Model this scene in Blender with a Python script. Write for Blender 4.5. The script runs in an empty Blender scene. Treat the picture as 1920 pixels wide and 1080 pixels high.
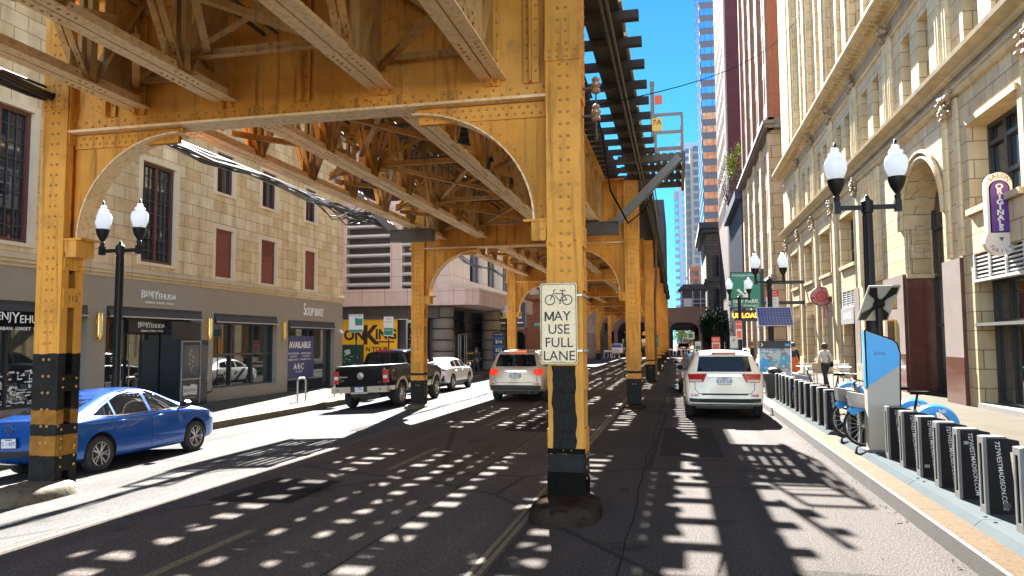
import bpy, bmesh, math, random
from mathutils import Vector, Matrix
from mathutils.bvhtree import BVHTree
from math import sin, cos, pi, radians, sqrt
random.seed(7)
S = bpy.context.scene
COL = S.collection
# ---------------------------------------------------------------- camera
cd = bpy.data.cameras.new('camera'); cam = bpy.data.objects.new('camera', cd); COL.objects.link(cam)
cd.sensor_width = 36; cd.lens = 26.25; cd.clip_end = 5000; cd.clip_start = 0.05
yw, pt, rl = radians(12.45), radians(4.13), radians(0.3)
fw = Vector((-sin(yw)*cos(pt), cos(yw)*cos(pt), sin(pt))); rt = Vector((cos(yw), sin(yw), 0)); up = rt.cross(fw)
r2 = rt*cos(rl) - up*sin(rl); u2 = up*cos(rl) + rt*sin(rl)
mw = Matrix((r2, u2, -fw)).transposed().to_4x4(); mw.translation = (0, 0, 2.0)
cam.matrix_world = mw; S.camera = cam
# ---------------------------------------------------------------- sky, sun, exposure
SUN = Vector((-0.24, 1.33, 1.0)).normalized()
w = bpy.data.worlds.new('World'); S.world = w; w.use_nodes = True
nt = w.node_tree; bg = nt.nodes['Background']
sk = nt.nodes.new('ShaderNodeTexSky'); sk.sky_type = 'NISHITA'; sk.sun_disc = False
sk.sun_elevation = math.asin(SUN.z); sk.sun_rotation = math.atan2(SUN.x, SUN.y)
sk.altitude = 200; sk.air_density = 0.6; sk.dust_density = 0.0; sk.ozone_density = 2.2
# added sky tint: dimmed cyan ahead, kept bright overhead and behind for fill
wtc = nt.nodes.new('ShaderNodeTexCoord'); wsp = nt.nodes.new('ShaderNodeSeparateXYZ'); nt.links.new(wtc.outputs['Generated'], wsp.inputs[0])
wr = nt.nodes.new('ShaderNodeMapRange'); wr.interpolation_type = 'SMOOTHSTEP'; wr.inputs['From Min'].default_value = .15; wr.inputs['From Max'].default_value = .85; nt.links.new(wsp.outputs[1], wr.inputs[0])
wt = nt.nodes.new('ShaderNodeMix'); wt.data_type = 'RGBA'; wt.inputs[6].default_value = (1,.90,.78,1); wt.inputs[7].default_value = (.056,.172,.172,1); nt.links.new(wr.outputs[0], wt.inputs[0])
wm = nt.nodes.new('ShaderNodeMix'); wm.data_type = 'RGBA'; wm.blend_type = 'MULTIPLY'; wm.inputs[0].default_value = 1; nt.links.new(sk.outputs[0], wm.inputs[6]); nt.links.new(wt.outputs[2], wm.inputs[7])
nt.links.new(wm.outputs[2], bg.inputs[0]); bg.inputs[1].default_value = 0.12
sd = bpy.data.lights.new('sun', 'SUN'); sd.energy = 5.0; sd.angle = radians(0.5); sd.color = (1, 0.965, 0.91)
so = bpy.data.objects.new('sun', sd); COL.objects.link(so); so.location = (-20, 100, 90)
so.rotation_euler = SUN.to_track_quat('Z', 'Y').to_euler()
S.view_settings.view_transform = 'Standard'; S.view_settings.look = 'None'
S.view_settings.gamma = 1; S.view_settings.use_curve_mapping = False
S.view_settings.exposure = 3.42
S.render.engine = 'CYCLES'
S.cycles.max_bounces = 10; S.cycles.diffuse_bounces = 6; S.cycles.glossy_bounces = 4; S.cycles.transmission_bounces = 6
S.cycles.caustics_reflective = False; S.cycles.caustics_refractive = False
S.cycles.sample_clamp_indirect = 6.0
# ---------------------------------------------------------------- mesh builder
class MB:
    def __init__(s): s.v = []; s.f = []; s.m = []
    def add(s, vs, fs, m=0):
        o = len(s.v); s.v += [tuple(p) for p in vs]; s.f += [tuple(i+o for i in f) for f in fs]; s.m += [m]*len(fs); return s
    def box(s, x0, y0, z0, x1, y1, z1, m=0):
        return s.add([(x0,y0,z0),(x1,y0,z0),(x1,y1,z0),(x0,y1,z0),(x0,y0,z1),(x1,y0,z1),(x1,y1,z1),(x0,y1,z1)],
              [(3,2,1,0),(4,5,6,7),(0,1,5,4),(1,2,6,5),(2,3,7,6),(3,0,4,7)], m)
    def quad(s, a, b, c, d, m=0): return s.add([a,b,c,d], [(0,1,2,3)], m)
    def beam(s, p, q, w, h, up=(0,0,1), m=0):
        p = Vector(p); q = Vector(q); d = (q-p).normalized(); up = Vector(up)
        sd = d.cross(up)
        if sd.length < 1e-4: sd = d.cross(Vector((1,0,0)))
        sd.normalize(); u = sd.cross(d).normalized(); a = sd*w/2; b = u*h/2
        return s.add([p-a-b,p+a-b,p+a+b,p-a+b,q-a-b,q+a-b,q+a+b,q-a+b],
              [(3,2,1,0),(4,5,6,7),(0,1,5,4),(1,2,6,5),(2,3,7,6),(3,0,4,7)], m)
    def prism(s, pts, fn, a, b, m=0):
        n = len(pts); vs = [fn(u,v,a) for u,v in pts] + [fn(u,v,b) for u,v in pts]
        return s.add(vs, [tuple(range(n))[::-1], tuple(range(n,2*n))] + [(i,(i+1)%n,n+(i+1)%n,n+i) for i in range(n)], m)
    def tube(s, pts, r, n=8, m=0, cap=True):
        pts = [Vector(p) for p in pts]; rs = r if isinstance(r,(list,tuple)) else [r]*len(pts); vs = []; ref = None
        for i,p in enumerate(pts):
            d = (pts[min(i+1,len(pts)-1)] - pts[max(i-1,0)]).normalized()
            if ref is None:
                ref = Vector((0,0,1)) if abs(d.z) < .9 else Vector((1,0,0))
            a = d.cross(ref)
            if a.length < 1e-3: a = d.cross(Vector((0.3,1,0.2)))
            a.normalize(); b = a.cross(d).normalized(); ref = b
            for k in range(n):
                t = 2*pi*k/n; vs.append(p + a*cos(t)*rs[i] + b*sin(t)*rs[i])
        fs = [(i*n+k, i*n+(k+1)%n, (i+1)*n+(k+1)%n, (i+1)*n+k) for i in range(len(pts)-1) for k in range(n)]
        if cap: fs += [tuple(range(n))[::-1], tuple(range((len(pts)-1)*n, len(pts)*n))]
        return s.add(vs, fs, m)
    def lathe(s, prof, c=(0,0,0), axis='z', n=16, m=0, cap=True):
        vs = []; c = Vector(c)
        for r,h in prof:
            for k in range(n):
                t = 2*pi*k/n; a,b = r*cos(t), r*sin(t)
                vs.append(c + (Vector((a,b,h)) if axis=='z' else Vector((h,a,b)) if axis=='x' else Vector((b,h,a))))
        fs = [(i*n+k, i*n+(k+1)%n, (i+1)*n+(k+1)%n, (i+1)*n+k) for i in range(len(prof)-1) for k in range(n)]
        if not cap or prof[0] == prof[-1]: return s.add(vs, fs, m)
        if prof[0][0] > 1e-5: fs.append(tuple(range(n))[::-1])
        if prof[-1][0] > 1e-5: fs.append(tuple(range((len(prof)-1)*n, len(prof)*n)))
        return s.add(vs, fs, m)
    def rivet(s, p, d, r=.018, n=6, m=1):
        d = Vector(d).normalized(); a = d.cross(Vector((0.31,0.2,0.93))).normalized(); b = d.cross(a); p = Vector(p); vs = []
        for rr,h in ((1,0),(.8,.5)):
            for k in range(n):
                t = 2*pi*k/n; vs.append(p + (a*cos(t)+b*sin(t))*r*rr + d*h*r)
        vs.append(p + d*r*.72)
        return s.add(vs, [(k,(k+1)%n,n+(k+1)%n,n+k) for k in range(n)] + [(n+k,n+(k+1)%n,2*n) for k in range(n)], m)
    def cyl(s, p, q, r, n=10, m=0): return s.tube([p,q], r, n, m)
    def text(s, txt, size, fn, depth=.01, align='CENTER', m=0, sx=1.0, bold=0):
        # built-in font turned into mesh; fn(u,v,d) maps text plane to space
        c = bpy.data.curves.new('t', 'FONT'); c.body = txt; c.size = size; c.align_x = align; c.align_y = 'CENTER'; c.resolution_u = 3
        c.offset = bold
        o = bpy.data.objects.new('t', c); COL.objects.link(o); dg = bpy.context.evaluated_depsgraph_get()
        me = bpy.data.meshes.new_from_object(o.evaluated_get(dg))
        bm = bmesh.new(); bm.from_mesh(me)
        vs = [fn(v.co.x*sx, v.co.y, 0) for v in bm.verts]; bm.verts.index_update()
        n = len(vs); fs = [tuple(v.index for v in f.verts) for f in bm.faces]
        if depth:
            vs += [fn(v.co.x*sx, v.co.y, -depth) for v in bm.verts]
            fs += [(e.verts[0].index, e.verts[1].index, n+e.verts[1].index, n+e.verts[0].index) for e in bm.edges if len(e.link_faces) == 1]
        s.add(vs, fs, m); bm.free(); bpy.data.objects.remove(o); bpy.data.curves.remove(c); bpy.data.meshes.remove(me)
        return s
    def run(s, runs, fn, depth=.01, gap=.02, sx=1.0):
        # letters of several sizes set on one baseline, centred on the origin
        parts, x = [], 0
        for txt,size in runs:
            q = MB(); q.text(txt, size, lambda u,v,d:(u,v,d), depth, 'LEFT', 0, sx); a = min(p[0] for p in q.v); b_ = max(p[0] for p in q.v); lo = min(p[1] for p in q.v)
            parts.append((q,x-a,-lo)); x += b_-a+gap
        for q,dx,dy in parts: s.add([fn(p[0]+dx-x/2,p[1]+dy,p[2]) for p in q.v], q.f, 0)
        return s
    def mesh(s, name, mats, smooth=True, ang=35, off=(0,0,0)):
        me = bpy.data.meshes.new(name); o = Vector(off)
        me.from_pydata([tuple(Vector(p)-o) for p in s.v], [], s.f)
        if not isinstance(mats,(list,tuple)): mats = [mats]
        for x in mats: me.materials.append(x)
        me.polygons.foreach_set('material_index', [min(q,len(mats)-1) for q in s.m])
        if smooth:
            me.polygons.foreach_set('use_smooth', [True]*len(s.f)); me.update(); me.set_sharp_from_angle(angle=radians(ang))
        me.update(); return me
def root_loc(o):
    while o.parent: o = o.parent
    return o.location.copy()
def part(name, mb, mats, parent, world=False, label=None, **k):
    # world=True: the vertices are given in world space (parent roots are unrotated)
    me = mb if isinstance(mb, bpy.types.Mesh) else mb.mesh(name, mats, off=root_loc(parent) if world else (0,0,0), **k)
    o = bpy.data.objects.new(name, me); COL.objects.link(o); o.parent = parent
    if label: o['label'] = label
    return o
def thing(name, label, cat, loc=(0,0,0), rz=0, group=None, rot=None):
    o = bpy.data.objects.new(name, None); COL.objects.link(o); o.location = loc; o.rotation_euler = rot or (0,0,rz); o.empty_display_size = .2
    return tag(o, label, cat, group)
def tag(o, label, cat, group=None):
    o['label'] = label; o['category'] = cat
    if group: o['group'] = group
    return o
def solo(name, mb, mats, label, cat, loc=(0,0,0), rz=0, group=None, world=False, **k):
    me = mb.mesh(name, mats, off=loc if world else (0,0,0), **k)
    o = bpy.data.objects.new(name, me); COL.objects.link(o); o.location = loc; o.rotation_euler = (0,0,rz)
    return tag(o, label, cat, group)
def struct(name, mb, mats, kind='structure', **k):
    o = bpy.data.objects.new(name, mb.mesh(name, mats, **k)); COL.objects.link(o); o['kind'] = kind; return o
def dup(root, loc=None, label=None, rz=None, group=None):
    kids = {}
    for o in COL.objects:
        if o.parent: kids.setdefault(o.parent.name, []).append(o)
    r = root.copy(); COL.objects.link(r)
    if loc is not None: r.location = loc
    if rz is not None: r.rotation_euler = (0,0,rz)
    if label: r['label'] = label
    if group: r['group'] = group
    for ch in kids.get(root.name, []):
        c = ch.copy(); COL.objects.link(c); c.parent = r
        for g in kids.get(ch.name, []):
            d = g.copy(); COL.objects.link(d); d.parent = c
    return r
# planes for flat things: (u right as seen, v up, d towards viewer)
def faceY(cx, cy, cz): return lambda u,v,d: (cx+u, cy-d, cz+v)          # faces -Y (towards the camera)
def faceXp(cx, cy, cz): return lambda u,v,d: (cx+d, cy+u, cz+v)          # faces +X (left-hand facades)
def faceXn(cx, cy, cz): return lambda u,v,d: (cx-d, cy-u, cz+v)          # faces -X (right-hand facades)
# ---------------------------------------------------------------- materials
MATS = {}
def nodes(name):
    m = bpy.data.materials.new(name); m.use_nodes = True; t = m.node_tree
    return m, t, t.nodes['Principled BSDF'], t.nodes.new('ShaderNodeTexCoord')
def N(t, typ, **k):
    n = t.nodes.new(typ)
    for a,b in k.items():
        if a in n.inputs: n.inputs[a].default_value = b
        else: setattr(n, a, b)
    return n
def rgba(c): return (c[0],c[1],c[2],1)
def mixc(t, fac, a, b, mode='MIX'):
    n = t.nodes.new('ShaderNodeMix'); n.data_type = 'RGBA'; n.blend_type = mode
    for sock, val in ((n.inputs[0],fac),(n.inputs[6],a),(n.inputs[7],b)):
        if hasattr(val,'is_output'): t.links.new(val, sock)
        elif isinstance(val,(int,float)): sock.default_value = val
        else: sock.default_value = rgba(val)
    return n.outputs[2]
def ramp(t, inp, a, b, ca=(0,0,0), cb=(1,1,1), interp='LINEAR'):
    r = t.nodes.new('ShaderNodeValToRGB'); r.color_ramp.interpolation = interp
    e = r.color_ramp.elements; e[0].position = a; e[1].position = b; e[0].color = rgba(ca); e[1].color = rgba(cb)
    t.links.new(inp, r.inputs[0]); return r.outputs[0]
def noise(t, tc, scale, detail=4, rough=.55, vec=None):
    n = N(t, 'ShaderNodeTexNoise', Scale=scale, Detail=detail, Roughness=rough)
    t.links.new(vec if vec is not None else tc.outputs['Object'], n.inputs['Vector']); return n.outputs['Fac']
def bumpy(t, p, h, strength=.3, dist=.01):
    b = N(t, 'ShaderNodeBump', Strength=strength, Distance=dist); t.links.new(h, b.inputs['Height']); t.links.new(b.outputs[0], p.inputs['Normal'])
def M(name, col, rough=.6, metal=0, var=.12, scale=3, bump=0, bscale=60, speck=None, sscale=60, spec=.5, coat=0, emit=None, es=1):
    if name in MATS: return MATS[name]
    m, t, p, tc = nodes(name); L = t.links.new
    p.inputs['Roughness'].default_value = rough; p.inputs['Metallic'].default_value = metal
    p.inputs['Specular IOR Level'].default_value = spec; p.inputs['Coat Weight'].default_value = coat; p.inputs['Coat Roughness'].default_value = .03
    base = mixc(t, noise(t, tc, scale), [c*(1-var) for c in col], [min(1,c*(1+var)) for c in col])
    if speck:
        base = mixc(t, ramp(t, noise(t, tc, sscale, 2), .52, .62), base, speck)
    L(base, p.inputs['Base Color'])
    if bump: bumpy(t, p, noise(t, tc, bscale), bump)
    if emit: p.inputs['Emission Color'].default_value = rgba(emit); p.inputs['Emission Strength'].default_value = es
    MATS[name] = m; return m
def Mbrick(name, c1, c2, mortar, bw, bh, ms=.012, rough=.8, var=.25, bias=0, off=.5, bump=.4, zoff=0, stain=None, streak=.25):
    if name in MATS: return MATS[name]
    m, t, p, tc = nodes(name); L = t.links.new
    sp = N(t,'ShaderNodeSeparateXYZ'); L(tc.outputs['Object'], sp.inputs[0])
    ad = N(t,'ShaderNodeMath',operation='ADD'); L(sp.outputs[0], ad.inputs[0]); L(sp.outputs[1], ad.inputs[1])
    az = N(t,'ShaderNodeMath',operation='ADD'); L(sp.outputs[2], az.inputs[0]); az.inputs[1].default_value = zoff
    cb = N(t,'ShaderNodeCombineXYZ'); L(ad.outputs[0], cb.inputs[0]); L(az.outputs[0], cb.inputs[1])
    b = t.nodes.new('ShaderNodeTexBrick'); L(cb.outputs[0], b.inputs['Vector'])
    b.offset = off; b.inputs['Scale'].default_value = 1; b.inputs['Brick Width'].default_value = bw; b.inputs['Row Height'].default_value = bh
    b.inputs['Mortar Size'].default_value = ms; b.inputs['Mortar Smooth'].default_value = .1; b.inputs['Bias'].default_value = bias
    b.inputs['Color1'].default_value = rgba(c1); b.inputs['Color2'].default_value = rgba(c2); b.inputs['Mortar'].default_value = rgba(mortar)
    n = noise(t, tc, 2.3, 5)
    c = mixc(t, var, b.outputs[0], ramp(t, n, .25, .75, (.45,.4,.33), (1,1,1)), 'MULTIPLY')
    mp = N(t,'ShaderNodeMapping'); mp.inputs['Scale'].default_value = (1.6,1.6,.12); L(tc.outputs['Object'], mp.inputs[0])
    c = mixc(t, streak, c, ramp(t, noise(t, tc, 1.4, 5, vec=mp.outputs[0]), .35, .7, (.55,.5,.44), (1,1,1)), 'MULTIPLY')
    L(c, p.inputs['Base Color']); p.inputs['Roughness'].default_value = rough; p.inputs['Specular IOR Level'].default_value = .12
    iv = N(t,'ShaderNodeMath',operation='SUBTRACT'); iv.inputs[0].default_value = 1; L(b.outputs['Fac'], iv.inputs[1])
    ad2 = N(t,'ShaderNodeMath',operation='MULTIPLY_ADD'); L(noise(t,tc,40), ad2.inputs[0]); ad2.inputs[1].default_value = .3; L(iv.outputs[0], ad2.inputs[2])
    bumpy(t, p, ad2.outputs[0], bump, .01)
    MATS[name] = m; return m
def steel(name, bands=(), tone=None):
    # ochre paint, dirt, rust blooms; bands = [(z0,z1,colour)] painted round a column
    m, t, p, tc = nodes(name); L = t.links.new
    y = tone or (.78,.352,.058)
    c = mixc(t, ramp(t, noise(t,tc,1.1,6), .3, .72), [q*.6 for q in y], y)
    c = mixc(t, ramp(t, noise(t,tc,.5,4), .48, .75), c, [min(.85,y[0]*1.06),y[1]*1.22,y[2]*1.8])
    mp = N(t,'ShaderNodeMapping'); mp.inputs['Scale'].default_value = (7,7,.5); L(tc.outputs['Object'], mp.inputs[0])
    st = mixc(t, .35, ramp(t, noise(t,tc,1.5,5,vec=mp.outputs[0]), .53, .70, (0,0,0), (1,1,1)), (0,0,0))
    c = mixc(t, st, c, (.17,.08,.022))
    c = mixc(t, ramp(t, noise(t,tc,.9,7,.7), .56, .66, (0,0,0), (.55,.55,.55)), c, (.20,.095,.028))
    rs = N(t,'ShaderNodeMath',operation='MULTIPLY'); L(ramp(t, noise(t,tc,22,3), .60, .68), rs.inputs[0]); L(ramp(t, noise(t,tc,1.1,4), .53, .68), rs.inputs[1])
    c = mixc(t, rs.outputs[0], c, (.085,.034,.012))
    sp = N(t,'ShaderNodeSeparateXYZ'); L(tc.outputs['Object'], sp.inputs[0])
    jz = N(t,'ShaderNodeMath',operation='MULTIPLY_ADD'); L(noise(t,tc,9,3), jz.inputs[0]); jz.inputs[1].default_value = .05; L(sp.outputs[2], jz.inputs[2])
    for z0,z1,col in bands:
        a = N(t,'ShaderNodeMath',operation='GREATER_THAN'); L(jz.outputs[0], a.inputs[0]); a.inputs[1].default_value = z0+.025
        b = N(t,'ShaderNodeMath',operation='LESS_THAN'); L(jz.outputs[0], b.inputs[0]); b.inputs[1].default_value = z1+.025
        k = N(t,'ShaderNodeMath',operation='MULTIPLY'); L(a.outputs[0], k.inputs[0]); L(b.outputs[0], k.inputs[1])
        chip = N(t,'ShaderNodeMath',operation='MULTIPLY'); L(k.outputs[0], chip.inputs[0]); L(ramp(t, noise(t,tc,15,4), .27, .31), chip.inputs[1])
        cc = mixc(t, ramp(t, noise(t,tc,6,4), .35, .7), [x*.55 for x in col], col)
        c = mixc(t, chip.outputs[0], c, cc)
    L(c, p.inputs['Base Color']); p.inputs['Roughness'].default_value = .6; p.inputs['Specular IOR Level'].default_value = .15
    bumpy(t, p, noise(t,tc,30,5), .25, .006)
    MATS[name] = m; return m
BLK = (.020,.018,.016); RST = (.34,.15,.025)
ST = steel('steel_ochre'); ST_T = steel('steel_truss', (), (.50,.265,.075)); RIV = M('rivet_shade_steel', (.40,.19,.036), .6, var=.5, scale=9)  # RIV: rust-dark colour standing in for the shadow beside each rivet
STP = M('worn_bounce_lit_steel', (.80,.58,.33), .65, var=.2, scale=3.5, speck=(.68,.44,.2), sscale=13, bump=.25, bscale=30)  # pale peeled paint, with road bounce on the undersides put into its colour
ST_COL = steel('steel_column', [(0,.86,BLK),(1.02,1.10,BLK)])
ST_R = steel('steel_column_right', [(0,.66,BLK)])
ST_L = steel('steel_column_left', [(0,.52,BLK),(.52,.80,RST),(.80,.96,BLK),(.96,1.16,RST),(1.16,1.96,BLK)])
STD = M('steel_dark', (.055,.035,.02), .7, var=.4, scale=4, bump=.2)
WOOD = M('creosote_timber', (.035,.027,.022), .85, var=.4, scale=5, bump=.4, bscale=30)
GALV = M('galvanised_steel', (.16,.155,.14), .6, .1, var=.2, scale=6, bump=.1)
GALVD = M('weathered_galvanised', (.085,.075,.058), .65, .2, var=.3, scale=5, bump=.1)
BLACKM = M('black_metal', (.012,.013,.014), .35, .0, var=.2, bump=.05, bscale=90)
CHROME = M('chrome', (.75,.75,.76), .12, 1.0, var=.03)
ALU = M('brushed_aluminium', (.5,.5,.5), .35, .9, var=.08)
RUBBER = M('tyre_rubber', (.016,.016,.016), .8, var=.3, bump=.1)
GLASSD = M('dark_glass', (.012,.014,.016), .04, 0, var=.3, scale=1.2, spec=.9)
GLOSSB = M('gloss_black', (.014,.014,.015), .4)
WHITEP = M('white_paint', (.75,.75,.73), .5, var=.05)
BLACKP = M('black_paint', (.009,.0075,.006), .8, var=.35, spec=.02)
TRIM = M('black_plastic', (.02,.02,.021), .55, var=.15)
# ================================================================ ground, roads, pavements
def gz(x): return -0.047*max(0, -6-x)
def asphalt(name, col, spk, warm=0):
    m, t, p, tc = nodes(name); L = t.links.new
    c = mixc(t, ramp(t, noise(t,tc,.35,6), .3, .7), [x*.78 for x in col], [x*1.15 for x in col])
    c = mixc(t, ramp(t, noise(t,tc,62,2), .50, .60), c, spk)
    c = mixc(t, ramp(t, noise(t,tc,48,2), .60, .68), c, [x*.4 for x in col])
    mp = N(t,'ShaderNodeMapping'); mp.inputs['Scale'].default_value = (1.6,.09,1); L(tc.outputs['Object'], mp.inputs[0])
    c = mixc(t, .55, c, ramp(t, noise(t,tc,1.0,6,vec=mp.outputs[0]), .35, .65, (.62,.6,.58), (1,1,1)), 'MULTIPLY')
    vo = N(t,'ShaderNodeTexVoronoi', Scale=.16, feature='DISTANCE_TO_EDGE')
    wn = mixc(t, .12, tc.outputs['Object'], N(t,'ShaderNodeTexNoise',Scale=1.5).outputs['Color']); L(wn, vo.inputs['Vector'])
    c = mixc(t, ramp(t, vo.outputs['Distance'], .002, .007, (1,1,1), (0,0,0)), c, [x*.6 for x in col])
    sp = mixc(t, ramp(t, noise(t,tc,.9,5), .62, .72), c, [x*.55 for x in col])   # oil stains
    L(sp, p.inputs['Base Color']); p.inputs['Roughness'].default_value = .86; p.inputs['Specular IOR Level'].default_value = .03
    bumpy(t, p, noise(t,tc,130,3), .5, .006); return m
ASPHL = asphalt('asphalt_worn_shade_lift', (.088,.074,.066), (.150,.132,.12))  # older brownish asphalt, lightened to lift the shade under the tracks
ASPH = asphalt('asphalt', (.053,.045,.041), (.105,.096,.089))
PARK = asphalt('concrete_lane', (.080,.079,.077), (.12,.118,.115))
def concrete(name, col, joint=1.5, stain=(.5,.4,.25)):
    m, t, p, tc = nodes(name); L = t.links.new
    c = mixc(t, ramp(t, noise(t,tc,.8,6), .3, .7), [x*.8 for x in col], [x*1.1 for x in col])
    c = mixc(t, ramp(t, noise(t,tc,.6,5), .5, .8), c, [a*b for a,b in zip(col,(.95,.78,.55))])
    c = mixc(t, ramp(t, noise(t,tc,90,3), .55, .7), c, [x*.7 for x in col])
    b = t.nodes.new('ShaderNodeTexBrick'); L(tc.outputs['Object'], b.inputs['Vector']); b.offset = 0
    b.inputs['Scale'].default_value = 1; b.inputs['Brick Width'].default_value = joint; b.inputs['Row Height'].default_value = joint; b.inputs['Mortar Size'].default_value = .012
    c = mixc(t, b.outputs['Fac'], c, [x*.35 for x in col])
    L(c, p.inputs['Base Color']); p.inputs['Roughness'].default_value = .9; p.inputs['Specular IOR Level'].default_value = .08; bumpy(t, p, noise(t,tc,70,4), .35, .006); return m
SIDEW = concrete('pavement_concrete', (.095,.083,.058)); SIDEWR = concrete('pavement_concrete_tan', (.046,.037,.022), 1.6)
KERBM = M('kerb_stone', (.11,.088,.055), .85, var=.35, scale=3, bump=.5, bscale=25, spec=.1)
KTOP = M('kerb_top_concrete', (.060,.037,.015), .85, var=.3, scale=2.5, bump=.4, bscale=40, speck=(.042,.025,.010), sscale=18, spec=.08)
KSTEEL = M('kerb_steel_edge', (.055,.048,.042), .75, .0, var=.35, scale=5, bump=.2)
PAINTW = M('worn_lane_paint', (.16,.125,.062), .8, var=.25, scale=14, speck=(.07,.065,.06), sscale=26)
g = MB(); g.quad((-1500,-300,-.45),(1500,-300,-.45),(1500,2500,-.45),(-1500,2500,-.45)); struct('ground', g, ASPH)
g = MB()
def strip(mb, xs, y0, y1, dz=0, m=0, ny=1):
    for a,b in zip(xs[:-1], xs[1:]):
        mb.quad((a,y0,gz(a)+dz),(b,y0,gz(b)+dz),(b,y1,gz(b)+dz),(a,y1,gz(a)+dz),m)
strip(g, (-6.5,-6,2.55), -30, 420)
struct('road', g, ASPH)
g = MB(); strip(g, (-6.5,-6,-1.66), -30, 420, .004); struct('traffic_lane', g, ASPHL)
g = MB(); strip(g, (-12.15,-6.5), -30, 35.2); strip(g, (-12.15,-6.5), 46.5, 420); struct('parking_lane', g, PARK)
g = MB(); strip(g, (-12.15,-6.5), 35.2, 46.5)
g.quad((-80,35.2,-.29),(-12.15,35.2,-.289),(-12.15,46.5,-.289),(-80,46.5,-.29)); struct('side_street', g, ASPH)
g = MB(); g.quad((2.55,58,0),(60,58,0),(60,64,0),(2.55,64,0)); struct('alley', g, ASPH)
# pavements with kerbs
g = MB(); g.box(-40,-30,-.44,-12.32,35.0,-.10); g.box(-60,46.7,-.44,-12.32,140,-.10); struct('pavement', g, SIDEW)
g = MB()
y = -30
while y < 140:
    y1 = y+2.9
    if not (34 < y < 46): g.box(-12.32,y+.004,-.44,-12.12,min(y1,140),-.095)
    y = y1
struct('kerb', g, KERBM)
g = MB(); g.box(2.96,-30,-.44,40,58,.165); g.box(2.96,64,-.44,40,96,.165); g.box(2.96,110,-.44,40,300,.165); struct('pavement_shop_side', g, SIDEWR)
g = MB()
for a,b in ((-30,58),(64,96),(110,300)):
    y = a
    while y < b: g.box(2.50,y+.006,-.44,2.96,min(y+3.0,b),.17,0); y += 3.0
    g.box(2.46,a,-.44,2.50,b,.175,1)
struct('kerb_shop_side', g, [KTOP, KSTEEL])
# markings
g = MB()
for y0,y1 in ((-30,11.2),(11.2,60)):
    for x,wd in ((-1.80,.05),(-1.715,.05)): strip(g, (x-wd/2,x+wd/2), y0, y1, .008)
for y0 in (-7.4,-1.2,4.95,11.2,17.4,23.6,29.8,36,42,48,54):
    strip(g, (-4.54,-4.43), y0, y0+2.4, .008)
strip(g, (-6.53,-6.43), -30, 35, .004); strip(g, (-6.70,-6.68), -30, 35, .004)
struct('lane_markings', g, PAINTW)
PATCH = asphalt('asphalt_patch', (.030,.026,.024), (.062,.057,.053)); SEAL = M('tar_seal', (.026,.023,.021), .9, var=.3, spec=.0)
g = MB()
for x0,y0,x1,y1 in ((-.35,13.4,.75,17.9),(-5.9,8.6,-4.75,10.2),(-3.9,16.5,-2.3,19.5),(.9,5.2,2.1,7.0)): g.quad((x0,y0,.006),(x1,y0+.05,.006),(x1-.04,y1,.006),(x0+.03,y1+.06,.006))
struct('asphalt_patch', g, PATCH)
g = MB(); rr = random.Random(21)
def seal(x,y,dx,dy,n,w=.022):
    p = []; j = 0
    for k in range(n+1): j = j*.85+rr.uniform(-.022,.022); p.append((x+dx*k/n+(j if abs(dy) > abs(dx) else 0), y+dy*k/n+(0 if abs(dy) > abs(dx) else j)))
    for (a,b_),(c,d_) in zip(p[:-1],p[1:]):
        L_ = math.hypot(c-a,d_-b_); nx,ny = -(d_-b_)/L_*w/2,(c-a)/L_*w/2
        g.quad((a-nx,b_-ny,.0095),(c-nx,d_-ny,.0095),(c+nx,d_+ny,.0095),(a+nx,b_+ny,.0095))
seal(-.55,6,.1,26,60,.013); seal(-6,12.6,6.8,.5,24); seal(-3.05,6,.15,30,60,.014); seal(-.3,10.6,2.6,.3,12); seal(-5.6,21,7.6,.4,24,.03)
struct('tar_seam', g, SEAL)
g = MB()
rr = random.Random(3)
for i in range(170):     # leaves, grit and paper scraps gathered along the gutters
    k = rr.random()
    x = 2.44 - abs(rr.gauss(0,.12)) if k < .6 else rr.uniform(-7,2.2)
    y = rr.uniform(5.5, 24); a = rr.uniform(0,6.28); r = rr.uniform(.008,.03)
    pts = [(x+r*cos(a+t)*rr.uniform(.5,1), y+r*sin(a+t)*rr.uniform(.5,1), .006+rr.uniform(0,.014)) for t in (0,1.3,2.5,3.9,5.1)]
    g.add(pts, [(0,1,2,3,4)], 0 if rr.random() < .6 else 1)
struct('gutter_litter', g, [M('dry_leaf',(.05,.028,.010),.9,spec=.0), M('grit',(.09,.082,.07),.9,spec=.0)], kind='stuff', smooth=False)
# ================================================================ the elevated railway
XL, XR = -8.80, -1.33
BY = [-5.0, 9.2, 23.4, 37.6, 51.8, 66.0, 80.2, 94.4]
TX = [-7.52, -6.12, -3.80, -2.26]
EL = thing('elevated_railway', 'ochre painted riveted steel elevated railway on columns over the road', 'elevated railway', (-4.93, 0, 0))
def EP(name, mb, mats=None, parent=None, **k): return part(name, mb, mats or [ST,RIV], parent or EL, **k)
def put(o, dx, dy, dz=0): o.location = (dx, dy, dz); return o
OX = 4.93
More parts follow.
